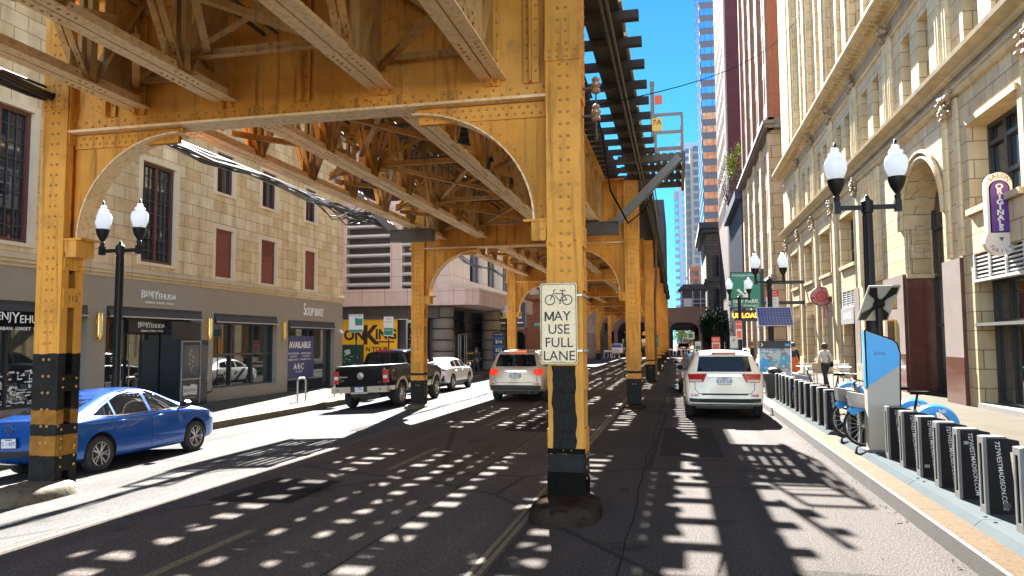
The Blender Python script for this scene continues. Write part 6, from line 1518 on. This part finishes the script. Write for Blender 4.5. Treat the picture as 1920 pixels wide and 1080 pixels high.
b.prism([(-.60,-.47),(.60,-.47),(.60,.47),(-.60,.47)], FS, -.03,0,0); b.prism([(-.565,-.435),(.565,-.435),(.565,.435),(-.565,.435)], FS, .001,.004,1)
for k in range(1,11): u=-.565+1.13*k/11; b.prism([(u-.003,-.435),(u+.003,-.435),(u+.003,.435),(u-.003,.435)], FS,.005,.006,2)
for k in range(1,7): v=-.435+.87*k/7; b.prism([(-.565,v-.003),(.565,v-.003),(.565,v+.003),(-.565,v+.003)], FS,.0065,.0075,2)
part('solar_panel', b, [ALU,M('solar_cell',(.014,.030,.125),.15,var=.25,scale=2),M('cell_line',(.25,.33,.5),.4)], t, smooth=False)
# bikes: front axle at x = 0, rear at 1.06
BBL = M('bike_blue',(.012,.25,.62),.35,var=.05); BGR = M('bike_grey',(.14,.14,.14),.4,.2)
def bike(loc,label,rz=0):
    t = thing('share_bike', label, 'bicycle', loc, rz, 'blue share bikes in the docks'); R_=.33
    for x in (0,1.06):
        b = MB(); b.lathe([(.30,-.012),(.312,.0),(.30,.012),(.29,0),(.30,-.012)],(x,0,R_),axis='y',n=30)
        for k in range(18): a=2*pi*k/18; b.cyl((x+.03*cos(a),(-1)**k*.03,R_+.03*sin(a)),(x+.30*cos(a+.15),0,R_+.30*sin(a+.15)),.003,4)
        b.lathe([(.035,-.05),(.035,.05)],(x,0,R_),axis='y',n=10); w_ = part('wheel', b, ALU, t)
        b = MB(); b.lathe([(.305,-.015),(.325,-.02),(.345,0),(.325,.02),(.305,.015),(.305,-.015)],(x,0,R_),axis='y',n=30); part('tyre', b, RUBBER, w_)
    b = MB(); b.tube([(.12,0,.92),(.20,0,.58),(.42,0,.34),(.62,0,.30),(.70,0,.42),(.78,0,.62)],[.035,.045,.06,.06,.045,.03],10); b.tube([(.62,0,.30),(1.06,0,R_)],.025,8); b.tube([(.12,0,.92),(.03,0,.6),(0,0,R_)],.025,8); part('frame', b, BGR, t)
    def fender(cx,a0,a1,wd):
        b = MB(); vs=[]; n=14
        for k in range(n+1):
            a=a0+(a1-a0)*k/n; vs += [(cx+.37*cos(a),-wd,R_+.37*sin(a)-.02),(cx+.385*cos(a),0,R_+.385*sin(a)),(cx+.37*cos(a),wd,R_+.37*sin(a)-.02),(cx+.25*cos(a),wd*1.1,R_+.25*sin(a)),(cx+.25*cos(a),-wd*1.1,R_+.25*sin(a))]
        fs=[(i*5+j,i*5+(j+1)%5,(i+1)*5+(j+1)%5,(i+1)*5+j) for i in range(n) for j in range(5)]+[(0,1,2,3,4),tuple(n*5+j for j in range(5))]; b.add(vs,fs); return b
    part('rear_fender', fender(1.06,-.25,pi*.86,.075), BBL, t)
    b = MB(); b.text('lyft',.085,faceY(1.16,-.085,.60),.002,bold=.003); part('lettering', b, LETW, t, smooth=False)
    part('front_fender', fender(0,.35,pi*.75,.045), BBL, t)
    b = MB(); b.cyl((.76,0,.55),(.82,0,.86),.018,8); b.prism([(-.13,-.02),(.0,-.06),(.13,-.10),(.15,.10),(0,.06),(-.13,.02)], lambda u,v,d:(.84+u,v,.88+d),-.02,.035); part('saddle', b, BLACKP, t)
    b = MB(); b.tube([(.22,-.30,1.02),(.10,-.24,1.04),(.08,0,.99),(.10,.24,1.04),(.22,.30,1.02)],.014,8); b.cyl((.1,0,.85),(.08,0,1.0),.02,8); part('handlebar', b, BLACKM, t)
    b = MB()
    b.prism([(-.22,.66),(.06,.62),(.10,.84),(-.24,.90)], lambda u,v,d:(u,d,v),-.16,.16); part('basket', b, BGR, t)
    b = MB(); b.lathe([(.07,-.06),(.09,-.05),(.09,.05),(.07,.06)],(.62,0,.30),axis='y',n=16); b.beam((.62,.09,.30),(.70,.09,.16),.02,.03); b.beam((.62,-.09,.30),(.54,-.09,.44),.02,.03); b.box(.66,.08,.14,.76,.18,.16); b.box(.48,-.18,.43,.58,-.08,.45); part('crank', b, BLACKM, t)
    return t
bike((3.16,20.5,.24),'blue share bike in the far row of docks, wheel between two docks')
bike((3.05,14.75,.24),'blue share bike left of the totem with its front wheel showing')
bike((3.02,13.55,.24),'blue share bike right of the totem, only fender and saddle showing')
# ================================================================ small street furniture
b = MB(); b.prism([(-.27,0),(.27,0),(.34,.72),(-.34,.72)], lambda u,v,d:(u,d,v),-.28,.28); bn = thing('litter_bin','black tapered litter bin between the white sport utility and the docks','litter bin',(3.05,25.6,.17)); part('body', b, TRIM, bn)
b = MB(); b.box(-.37,-.31,.72,.37,.31,.78); b.lathe([(.2,.78),(.26,.83),(.2,.92),(.08,.96),(0,.97)],n=12); part('lid', b, M('bin_bag',(.02,.02,.022),.3,bump=.5,bscale=12), bn)
def rack(x,y,label):
    b = MB(); pts=[(0,-.30,0),(0,-.30,.66)]+[(0,-.30+.17-.17*cos(a),.66+.17*sin(a)) for a in (pi/8,pi/4,3*pi/8,pi/2)]+[(0,.30-.17+.17*sin(a),.66+.17*cos(a)) for a in (pi/8,pi/4,3*pi/8,pi/2)]+[(0,.30,0)]
    b.tube(pts,.035,10)
    for s in (-1,1): b.lathe([(.075,0),(.075,.012)],(0,s*.3,0),n=12)
    solo('bike_rack', b, M('galvanised_tube',(.36,.37,.38),.4,.6), label, 'bike rack', (x,y,-.1), group='galvanised hoop bike racks')
rack(-13.34,24.97,'bare galvanised hoop rack on the sunlit left pavement'); rack(-13.32,27.9,'galvanised hoop rack partly hidden behind the black pickup')
def sign(name,label,x,y,z0,z,w_,h_,cols,lines,pw=.03,rz=0,post=True,tilt=0):
    t = thing(name,label,'sign',(x,y,z0),rz)
    if post: b = MB(); b.cyl((0,.04,0),(0,.04,z+h_/2-z0+.05),pw,8); part('post', b, BLKG, t)
    b = MB(); b.prism([(-w_/2,-h_/2),(w_/2,-h_/2),(w_/2,h_/2),(-w_/2,h_/2)], faceY(0,0,z-z0), -.012,0,0)
    for (u0,u1,v0,v1,mi) in cols: b.prism([(u0*w_,v0*h_),(u1*w_,v0*h_),(u1*w_,v1*h_),(u0*w_,v1*h_)], faceY(0,-.0005,z-z0), .001,.003,mi)
    part('panel', b, [M('sign_white',(.58,.58,.56),.5,var=.06),M('sign_red_field',(.50,.035,.03),.5),M('sign_green',(.012,.17,.10),.5),M('sign_orange',(.62,.10,.04),.5),MATS['sign_black']], t, smooth=False)
    b = MB()
    for tx,sz,v,mi in lines: b.text(tx,sz,faceY(0,-.004,z-z0+v*h_),.002,m=mi)
    if lines: part('lettering', b, [LETW,BLACKP,MATS['sign_red_field']], t, smooth=False)
    return t
G_ = M('sign_green',(.012,.17,.10),.5)
sign('parking_notice','white and green parking notices on a post beside the yellow billboard',-12.62,28.0,-.1,2.78,.62,.72,[(-.05,.46,-.12,.26,2),(-.48,.48,-.48,-.36,2)],[('PAY TO PARK',.085,.42,1),('P',.2,.2,1)])
sign('parking_notice','narrow white and green parking notice on a post before the yellow billboard',-12.55,31.3,-.1,2.72,.45,.86,[(-.46,.46,-.45,-.08,2)],[('NO',.16,.38,2),('PARKING',.075,.22,1),('8AM-6PM',.07,-.2,0)])
sign('tow_zone_sign','red and white tow zone sign right of the green parking sign',3.93,33.0,.17,3.74,.50,.76,[(-.5,.5,.12,.5,1),(-.5,.5,-.5,-.46,1)],[('PARKING',.075,.38,0),('TOW ZONE',.07,.24,0),('9AM-6PM',.07,-.02,1),('BusChicago',.085,-.22,2)])
sign('tow_zone_sign','orange and white sign low behind the leftmost small street lamp',3.05,39.5,.17,2.55,.30,.95,[(-.5,.5,.05,.5,3),(-.4,.4,-.45,-.05,3)],[('TOW',.11,.3,0)])
sign('parking_notice','small white notice with green foot under the smallest street lamp',2.72,38.6,.17,1.85,.36,.75,[(-.5,.5,-.5,-.28,2)],[('P',.25,.2,1)])
sign('tow_zone_sign','small orange tow sign by the kerb near the dark tree',2.9,60.0,.17,1.75,.62,1.1,[(-.5,.5,.1,.5,3),(-.4,.4,-.4,.0,3)],[('TOW',.2,.3,0)])
sign('street_notice','pale green-white notice far along the kerb before the dark tree',1.0+.85,72.0,.0,1.55,.55,.8,[(-.4,.4,-.4,.0,2)],[])
sign('street_notice','grey-white square notice far along the kerb nearest the cross railway',1.45,86.0,.0,2.6,.8,.8,[(-.3,.3,-.3,.3,2)],[])
sign('street_name_sign','small green street name sign on the railway column row',-1.22,44.3,0,2.0,.30,.75,[(-.5,.5,-.5,.5,2)],[('N',.2,.1,0)])
t = thing('street_name_sign','green street name sign on a branching grey post by the brick corner building','sign',(-10.2,58,-.1))
b = MB(); b.cyl((0,0,0),(0,0,2.6),.07,8); b.tube([(0,0,2.6),(-.45,0,3.2)],.05,8); b.tube([(0,0,2.6),(.45,0,3.2)],.05,8); part('post', b, GALV, t)
b = MB(); b.box(-.9,-.03,3.3,.5,.03,3.62,0); b.text('W MADISON',.2,faceY(-.2,-.034,3.46),.002,m=1); part('panel', b, [G_,LETW], t, smooth=False)
t = thing('garage_sign','large green SELF PARK garage sign with orange lettering panel beneath','sign',(4.33,50,0))
b = MB(); b.box(-.95,0,4.08,.95,.3,6.42,0); b.box(-.90,-.012,4.12,.90,-.001,6.36,1); b.box(-.75,0,3.25,.75,.3,3.95,0); b.box(.95,.05,3.2,1.15,.25,6.6,0); b.box(1.15,.08,5.6,3.6,.22,5.8,0); b.box(1.15,.08,4.3,3.6,.22,4.5,0); part('panel', b, [TRIM,M('garage_green',(.015,.20,.115),.5)], t, smooth=False)
b = MB(); F = lambda x,z: faceY(x,-.014,z)
b.text('Washington/Franklin',.19,F(0,6.2),.004); b.text('SELF PARK',.34,F(.0,4.52),.004,bold=.006); b.text('230 W. Washington',.19,F(0,4.25),.004)
b.text('P',1.05,F(.16,5.45),.004,bold=.05); b.prism([(-.55,5.25),(-.42,5.35),(-.05,4.95),(.2,5.2),(.27,4.75),(-.2,4.8),(-.12,4.87)], F(0,0),.001,.005); part('lettering', b, LETW, t, smooth=False)
b = MB(); b.text('UNLOAD',.42,F(-.03,3.60),.004,bold=.012,sx=.95); part('lit_lettering', b, M('led_orange',(.7,.25,.02),.5,emit=(1,.32,.03),es=.5), t, smooth=False)
t = thing('lane_sign','cream MAY USE FULL LANE bicycle sign strapped to the near column','sign',(-1.40,8.955,2.22))
b = MB(); w2,h2_ = .225,.49; r_=.03
rc = [(sx*(w2-r_)+r_*cos(a),sz*(h2_-r_)+r_*sin(a)) for sx,sz,a0 in ((1,1,0),(-1,1,pi/2),(-1,-1,pi),(1,-1,1.5*pi)) for a in (a0,a0+pi/8,a0+pi/4,a0+3*pi/8,a0+pi/2)]
b.prism(rc, lambda u,v,d:(u,-d,v), -.003,.0); CS = M('lane_sign_face',(.80,.61,.36),.45,var=.1,scale=6,speck=(.66,.52,.33),sscale=30); part('panel', b, CS, t, smooth=False)
b = MB(); k_=len(rc); A_=[(u*.955,v*.978) for u,v in rc]; B_=[(u*.92,v*.962) for u,v in rc]
for i in range(k_): j=(i+1)%k_; b.quad((A_[i][0],-.0015,A_[i][1]),(A_[j][0],-.0015,A_[j][1]),(B_[j][0],-.0015,B_[j][1]),(B_[i][0],-.0015,B_[i][1]))
F = lambda x,z: faceY(x,-.0018,z)
for tx,z in (('  AY',.085),('USE',-.075),('FULL',-.235),('LANE',-.395)): b.text(tx,.165,F(0,z),.001,bold=.0012,sx=.98)
for q in ((-.163,.028,-.163,.142),(-.067,.028,-.067,.142),(-.160,.138,-.115,.045),(-.070,.138,-.115,.045)): b.beam((q[0],-.0018,q[1]),(q[2],-.0018,q[3]),.021,.001,up=(0,1,0))
b.text('CITY OF CHICAGO',.018,F(0,-.462),0)
def ring(cx,cz,r0,r1):
    for i in range(30):
        a,c=2*pi*i/30,2*pi*(i+1)/30; b.quad((cx+r0*cos(a),-.0018,cz+r0*sin(a)),(cx+r0*cos(c),-.0018,cz+r0*sin(c)),(cx+r1*cos(c),-.0018,cz+r1*sin(c)),(cx+r1*cos(a),-.0018,cz+r1*sin(a)))
def ln(x0,z0,x1,z1,w_=.011): b.beam((x0,-.0018,z0),(x1,-.0018,z1),w_,.001,up=(0,1,0))
ring(-.105,.285,.052,.064); ring(.105,.285,.052,.064)
for a in ((-.105,.285,-.055,.375),(-.055,.375,-.062,.405),(-.062,.405,-.03,.41),(-.048,.362,.055,.362),(.055,.362,.02,.268),(.02,.268,-.048,.345),(.055,.362,.105,.285),(.02,.275,.105,.285),(.055,.362,.045,.395),(.02,.268,.02,.245),(.005,.245,.03,.245)): ln(*a)
b.box(.02,-.0025,.392,.085,-.0018,.405); part('lettering', b, M('sign_ink',(.03,.018,.015),.5), t, smooth=False)
b = MB()
for z in (.34,-.30): b.box(-.16,-.004,z-.008,.44,.0015,z+.008) if 0 else None
for z in (.34,-.33): b.box(-.16,.002,z-.012,.31,.012,z+.012); b.box(.29,.002,z-.012,.305,.45,z+.012); b.box(-.16,.002,z-.012,-.145,.45,z+.012)
part('strap', b, M('strap_steel',(.5,.47,.42),.4,.6), t)
t = thing('hoarding','dark green advertising box below the yellow billboard','advert box',(-20.6,44.7,-.1))
b = MB(); b.box(-.75,0,0,.75,.6,1.98); part('box', b, M('hoarding_green',(.004,.045,.032),.5,var=.15), t)
b = MB(); r_=random.Random(3)
b.prism([(-.35,1.6),(.05,1.7),(.1,1.4),(-.2,1.3)],faceY(0,-.001,0),.001,.004)
for k in range(26): x=r_.uniform(-.6,.5); z=r_.uniform(.2,1.3); b.box(x,-.006,z,x+r_.uniform(.04,.2),-.001,z+.03)
part('lettering', b, M('pale_print',(.4,.5,.48),.5), t, smooth=False)
# terrace tables, chairs, red posts
def table(x,y,label):
    t = thing('cafe_table',label,'table',(x,y,.17),group='silver terrace tables'); b=MB(); b.lathe([(0,.71),(.34,.71),(.35,.725),(.34,.74),(0,.74)],n=20); part('tabletop',b,ALU,t)
    b=MB(); b.cyl((0,0,.03),(0,0,.71),.03,8); b.box(-.28,-.03,0,.28,.03,.03); b.box(-.03,-.28,.001,.03,.28,.031); part('leg',b,ALU,t)
def chair(x,y,rz,label):
    t = thing('cafe_chair',label,'chair',(x,y,.17),rz,'silver slatted terrace chairs')
    b=MB()
    for k in range(6): b.box(-.21,-.2+k*.07,.44,.21,-.15+k*.07,.455)
    part('seat',b,ALU,t); b=MB()
    for k in range(5): b.box(-.20,.215,.56+k*.065,.20,.23,.60+k*.065)
    part('backrest',b,ALU,t)
    for sx,sy in ((1,1),(-1,1),(1,-1),(-1,-1)):
        b=MB(); b.tube([(sx*.23,sy*.23,0),(sx*.215,sy*.21,.45)]+([(sx*.21,.23,.88)] if sy>0 else []),.014,7); part('leg',b,ALU,t)
table(5.3,34.2,'silver terrace table just left of the walking woman'); table(6.6,33.0,'silver terrace table just right of the walking woman'); table(5.6,38.2,'silver terrace table farthest back by the shop')
for x,y,rz,l in ((4.8,33.9,1.4,'silver chair left of the first terrace table'),(5.4,33.4,.1,'silver chair with its back to the camera by the first table'),(5.6,34.8,3.3,'silver chair behind the first terrace table'),(6.2,32.4,.3,'silver chair nearest the camera by the right table'),(7.1,33.2,-1.5,'silver chair right of the right terrace table'),(6.8,33.8,2.9,'silver chair behind the right terrace table'),(5.1,38.0,1.2,'silver chair at the farthest terrace table, left'),(6.2,38.3,-1.3,'silver chair at the farthest terrace table, right')): chair(x,y,rz,l)
for x,y,l in ((4.95,36.0,'dark red barrier post beside the person in orange'),(6.95,30.4,'dark red barrier post right of the walking woman')):
    t = thing('barrier_post',l,'post',(x,y,.17)); b=MB(); b.cyl((0,0,.03),(0,0,1.0),.035,10); b.lathe([(.05,1.0),(.05,1.03),(0,1.05)],n=10); part('post',b,M('post_red',(.16,.012,.02),.4),t); b=MB(); b.lathe([(.2,0),(.2,.02),(.05,.04)],n=16); part('base',b,M('post_red',(.16,.012,.02),.4),t)
for k,(x,y) in enumerate(((-8.2,90),(-7.8,90.5),(-7.2,89.6),(-1.0,104),(.2,104),(1.6,104))):
    t = thing('barricade','white sawhorse barricade in the far shade, number %s from the left'%('one','two','three','four','five','six')[k],'barricade',(x,y,0),group='white sawhorse barricades')
    b=MB(); b.box(-.4,-.03,.75,.4,.03,.95); part('board',b,WHITEP,t)
    for s in (-1,1):
        b=MB(); b.beam((s*.35,0,.9),(s*.42,-.35,0),.06,.04); b.beam((s*.35,0,.9),(s*.42,.35,0),.06,.04); part('leg',b,WHITEP,t)
# ================================================================ people
SKIN = M('skin',(.42,.25,.17),.55,var=.05); HAIRD = M('hair_dark',(.03,.017,.010),.5,var=.3,scale=30)
def skinmesh(V, E, mat, lv=2):
    me = bpy.data.meshes.new('s'); me.from_pydata([v[:3] for v in V], E, []); me.materials.append(mat)
    o = bpy.data.objects.new('s', me); COL.objects.link(o); o.modifiers.new('k','SKIN'); sv = me.skin_vertices[0].data
    for i,v in enumerate(V): r = v[3]; sv[i].radius = (r,r if len(v)<5 else v[4]); sv[i].use_root = (i==0)
    m = o.modifiers.new('u','SUBSURF'); m.levels = lv; m.render_levels = lv
    bpy.context.view_layer.update(); r = bpy.data.meshes.new_from_object(o.evaluated_get(bpy.context.evaluated_depsgraph_get())); bpy.data.objects.remove(o)
    r.materials.clear(); r.materials.append(mat); r.polygons.foreach_set('use_smooth',[True]*len(r.polygons)); return r
def person(label, loc, rz, stride=.25, armL=(.0,.15), top=None, legs=None, hair=None, skirt=None, bag=None, hgt=1.68):
    t = thing('person', label, 'person', loc, rz); k = hgt/1.7
    J = dict(pel=(0,0,.93,.125),bel=(0,.0,1.06,.115),che=(0,.0,1.28,.135),nec=(0,.01,1.45,.055),hd0=(0,.015,1.52,.065),hd1=(0,.03,1.61,.09),hd2=(0,.015,1.68,.06))
    for s,n in ((-1,'L'),(1,'R')):
        st = s*stride
        J.update({'sh'+n:(s*.17,0,1.40,.058),'el'+n:(s*.24,-st*.35-.02,1.13,.043),'wr'+n:(s*.23,-st*.6+.06+armL[0 if s<0 else 1],.92,.03),'pa'+n:(s*.225,-st*.65+.09+armL[0 if s<0 else 1],.85,.032),
                  'hp'+n:(s*.095,.0,.88,.095),'kn'+n:(s*.10,st*.55+.04,.48,.062),'an'+n:(s*.10,st-.06,.09,.042),'to'+n:(s*.11,st+.09,.03,.034)})
        for f,(dx,dz) in enumerate(((.03,-.0),(.015,-.075),(.0,-.085),(-.015,-.08),(-.03,-.065))):
            a = J['pa'+n]; J['f%d%s'%(f,n)] = (a[0]+dx*.6,a[1]+(.04 if f==0 else .015),a[2]+(-.03 if f==0 else dz),.009)
    E_ = [('pel','bel'),('bel','che'),('che','nec'),('nec','hd0'),('hd0','hd1'),('hd1','hd2')]
    for n in 'LR': E_ += [('che','sh'+n),('sh'+n,'el'+n),('el'+n,'wr'+n),('wr'+n,'pa'+n),('pel','hp'+n),('hp'+n,'kn'+n),('kn'+n,'an'+n),('an'+n,'to'+n)]+[('pa'+n,'f%d%s'%(f,n)) for f in range(5)]
    def build(keys, add, mat, edges=E_):
        ks = [q for q in J if q in keys]; V = [tuple(c*k for c in J[q][:3])+((J[q][3]+add)*k,) for q in ks]
        return skinmesh(V, [(ks.index(a),ks.index(b_)) for a,b_ in edges if a in ks and b_ in ks], mat)
    part('body', build(set(J), 0, SKIN), None, t)
    part('top', build({'pel','bel','che','shL','elL','wrL','shR','elR','wrR'}, .018, top), None, t)
    part('trousers', build({'pel','hpL','knL','anL','hpR','knR','anR'}, .016, legs), None, t)
    b = MB(); b.lathe([(0,-.13),(.085,-.10),(.118,-.02),(.118,.05),(.08,.105),(0,.125)],(0,-.005*k,1.64*k),n=16); h = part('hair', b, hair or HAIRD, t)
    b = MB()
    for s in (-1,1): b.lathe([(0,-.012),(.013,0),(0,.012)],(s*.033,.118*k,1.62*k),n=8)
    b.lathe([(0,-.02),(.016,-.012),(.010,.03)],(0,.118*k,1.585*k),n=8); part('face', b, M('eye_dark',(.05,.03,.025),.4), t)
    for n in 'LR':
        a=J['an'+n]; c=J['to'+n]; b=MB(); b.tube([(a[0]*k,(a[1]-.05)*k,.04),(a[0]*k,a[1]*k+.03,.055),(c[0]*k,(c[1]+.03)*k,.035)],[.045,.052,.035],10); part('shoe', b, BLACKP, t)
    if skirt:
        b=MB(); b.lathe([(.30,.46),(.26,.7),(.17,1.0),(.16,1.08)],n=16); part('skirt', b, skirt, t)
    if bag:
        b=MB(); b.tube([(-.16,.08,1.42),(.05,.15,1.2),(.24,.0,.98)],.012,6); b.tube([(-.16,.08,1.42),(.05,-.15,1.2),(.24,.0,.98)],.012,6); b.box(.17,-.13,.80,.27,.13,1.0); part('bag', b, BLACKP, t)
    return t
person('woman with dark bobbed hair walking in a pale shirt with a black shoulder bag', (5.62,31.3,.17), radians(25), .24, (0,.05), M('pale_shirt',(.55,.51,.45),.8,var=.1), M('dark_trousers',(.02,.02,.03),.8), bag=True, hgt=1.66)
b = MB(); b.prism([(-.17,0),(.17,0),(.19,.40),(-.19,.40)], lambda u,v,d:(u,d,v),-.05,.05); b.tube([(-.1,0,.4),(0,0,.58),(.1,0,.4)],.008,6)
solo('tote_bag', b, M('tote_canvas',(.52,.40,.25),.85), 'tan canvas tote bag at the side of the walking woman', 'bag', (5.30,31.2,.72), radians(30))
person('person in dark top and orange skirt half hidden by the map kiosk', (5.15,36.3,.17), radians(190), .1, (0,.1), M('navy_top',(.015,.018,.03),.8), M('orange_trousers',(.5,.09,.015),.8), skirt=M('orange_cloth',(.62,.11,.015),.8), hgt=1.68)
person('woman with long light brown hair in a black top standing by the white sport utility', (3.45,37.5,.17), radians(100), .05, (0,0), M('black_top',(.012,.012,.014),.8), M('grey_trousers',(.05,.05,.055),.8), hair=M('hair_brown',(.20,.10,.04),.5,var=.3,scale=30), hgt=1.75)
person('small figure in dark clothes standing behind the white crossover', (-12.9,47.5,-.1), radians(150), .12, (0,0), M('black_top',(.012,.012,.014),.8), M('dark_trousers',(.02,.02,.03),.8), hgt=1.72)
# ================================================================ trees
def leafmat(name,c):
    m,t,p,tc = nodes(name); oi = noise(t,tc,1.1,3); cc = mixc(t,ramp(t,oi,.3,.7),[x*.55 for x in c],[min(1,x*1.4) for x in c]); t.links.new(cc,p.inputs['Base Color']); p.inputs['Roughness'].default_value=.75; p.inputs['Specular IOR Level'].default_value=.02
    p.inputs['Transmission Weight'].default_value=0; return m
def tree(label, loc, h0, crown, n, mat, seed, trunk=.12, size=.22, clumps=14):
    t = thing('tree', label, 'tree', loc); r = random.Random(seed); cx,cy,cz,rx,ry,rz_ = crown
    b = MB(); tips = []
    b.tube([(0,0,0),(r.uniform(-.1,.1),0,h0*.5),(cx*.6,cy*.6,h0),(cx,cy,cz+rz_*.5)],[trunk,trunk*.8,trunk*.6,trunk*.15],8)
    for k in range(clumps):
        a=r.uniform(0,2*pi); e=r.uniform(-.7,1); f=r.uniform(.45,.95); q=(cx+rx*f*cos(a)*sqrt(1-e*e*.8),cy+ry*f*sin(a)*sqrt(1-e*e*.8),cz+rz_*e*f); tips.append(q)
        b.tube([(cx*.6,cy*.6,h0*r.uniform(.8,1.1)),((q[0]+cx)/2,(q[1]+cy)/2,(q[2]+h0)/2+.2),q],[trunk*.4,trunk*.25,trunk*.08],6)
    part('trunk', b, M('bark',(.06,.045,.035),.9,var=.3), t)
    b = MB()
    for q in tips:
        s = r.uniform(.25,.5)
        for k in range(n//clumps):
            p = Vector((q[0]+r.gauss(0,rx*s*.5),q[1]+r.gauss(0,ry*s*.5),q[2]+r.gauss(0,rz_*s*.45))); u=Vector((r.gauss(0,1),r.gauss(0,1),r.gauss(0,.6))).normalized()*size*r.uniform(.5,1.1); w_=u.cross(Vector((r.gauss(0,1),r.gauss(0,1),r.gauss(0,1)))).normalized()*size*.4
            b.quad(p-u*.5,p+w_*.5,p+u*.5,p-w_*.5)
    part('crown', b, mat, t, smooth=False); return t
LG = leafmat('leaf_dark_green',(.008,.022,.010)); LY = leafmat('leaf_yellow_green',(.17,.19,.03)); LB = leafmat('leaf_sunlit',(.22,.26,.05))
tree('dark green tree on the right pavement before the stone corner building', (5.0,106,.1), 1.6, (0,0,3.5,2.0,2.2,2.9), 4200, LG, 1, size=.34, clumps=24)
tree('second dark green tree beyond the first, lower and farther', (4.3,119,.1), 1.4, (0,0,2.9,1.7,2.0,2.4), 2600, LG, 2, size=.45)
tree('yellow-green tree growing on the roof terrace between the red towers', (8.3,97,19.6), 1.5, (-.2,0,4.4,1.7,2.6,3.6), 1800, LY, 3, size=.42)
tree('bare twiggy tree on the roof terrace beside the yellow-green tree', (7.9,109,19.6), 1.5, (-.6,0,3.2,1.6,1.6,3.0), 220, leafmat('leaf_brown',(.10,.07,.04)), 4, size=.3, clumps=22)
tree('sunlit tree seen through the opening under the cross railway', (.8,170,0), 1.2, (0,0,3.2,2.8,2,2.6), 1500, LB, 5, size=.5)
tree('pale green tree at the foot of the far towers', (3.9,150,0), 3.0, (0,0,5.5,1.2,1.2,2.2), 700, LB, 6, size=.45)
for k,(x,y) in enumerate(((.4,98),(.9,98.3),(1.6,97.6),(2.1,98.1))):
    t = thing('bollard','thin white post at the far crossing, number %s from the left'%('one','two','three','four')[k],'post',(x,y,0),group='white posts at the far crossing'); b=MB(); b.cyl((0,0,0),(0,0,1.0),.06,8); part('post',b,WHITEP,t); b=MB(); b.lathe([(.12,0),(.12,.05),(.06,.06)],n=10); part('base',b,BLACKP,t)
# ================================================================ one object per separate piece
SPLIT = set('lettering door_gap window_graphic entrance_lining granite_pier granite_return window_surround impost colonnette capital pier_facing window_sill upper_window pane spandrel canopy_soffit_light entrance_frame walkway rail guard_timber conduit edge_timber sun_blocking_board deck_plank window window_band balcony ribs bar bracket strap metal_sill door entrance_panel glazing glazing_bar curtain cornice louvre louvre_back granite_return display_case beige_cladding badge_lettering wall mould frame railing girder shop_front_wall porch_glass window_trim sun_blocking_board house_number fascia canopy panel side_strip brace'.split())
def base_name(s): return s.split('.')[0]
def islands(me, gap):
    n = len(me.vertices); par = list(range(n))
    def find(a):
        while par[a] != a: par[a] = par[par[a]]; a = par[a]
        return a
    co = [v.co for v in me.vertices]; key = {}
    for i,c in enumerate(co):
        k = (round(c.x,3),round(c.y,3),round(c.z,3))
        if k in key: par[find(i)] = find(key[k])
        else: key[k] = i
    for p in me.polygons:
        v = p.vertices
        for q in v[1:]: par[find(q)] = find(v[0])
    bb = {}
    for i,c in enumerate(co):
        r = find(i); e = bb.get(r)
        if e is None: bb[r] = [c.x,c.y,c.z,c.x,c.y,c.z]
        else:
            for k in range(3): e[k] = min(e[k],c[k]); e[k+3] = max(e[k+3],c[k])
    ks = sorted(bb, key=lambda r: bb[r][1])
    if len(ks) > 900: return None
    for i,a in enumerate(ks):
        A = bb[a]
        for b_ in ks[i+1:]:
            B_ = bb[b_]
            if B_[1] > A[4]+gap: break
            if all(B_[k] <= A[k+3]+gap and A[k] <= B_[k+3]+gap for k in range(3)): par[find(a)] = find(b_)
    out = {}
    for p in me.polygons: out.setdefault(find(p.vertices[0]), []).append(p)
    return list(out.values())
def split_part(o, gap=.06):
    me = o.data; g = islands(me, gap)
    if not g or len(g) < 2 or len(g) > 100:
        if g and len(g) > 100: o['kind'] = 'stuff'
        return
    kids = [c for c in COL.objects if c.parent == o]; new = []; g.sort(key=lambda q: -len(q))
    for polys in g:
        ids = {}; vs = []; fs = []; ms = []; sm = []
        for p in polys:
            f = []
            for v in p.vertices:
                if v not in ids: ids[v] = len(vs); vs.append(me.vertices[v].co.copy())
                f.append(ids[v])
            fs.append(f); ms.append(p.material_index); sm.append(p.use_smooth)
        m2 = bpy.data.meshes.new(me.name); m2.from_pydata(vs, [], fs)
        for x in me.materials: m2.materials.append(x)
        m2.polygons.foreach_set('material_index', ms); m2.polygons.foreach_set('use_smooth', sm); m2.update()
        if any(sm): m2.set_sharp_from_angle(angle=radians(35))
        q = o if not new else o.copy()
        if new: COL.objects.link(q)
        q.data = m2; c = sum(vs, Vector())/len(vs); new.append((q,c))
    for k in kids:
        if k.type == 'MESH' and len(k.data.vertices):
            c = sum((v.co for v in k.data.vertices), Vector())/len(k.data.vertices); k.parent = min(new, key=lambda e:(e[1]-c).length)[0]
for level in (1,2):
    for o in [x for x in COL.objects if x.parent and x.type == 'MESH']:
        if base_name(o.name) not in SPLIT: continue
        dpt = 1 if o.parent.parent is None else 2
        if dpt == level and o.data.users == 1: split_part(o, .3 if base_name(o.name) == 'lettering' else .06)
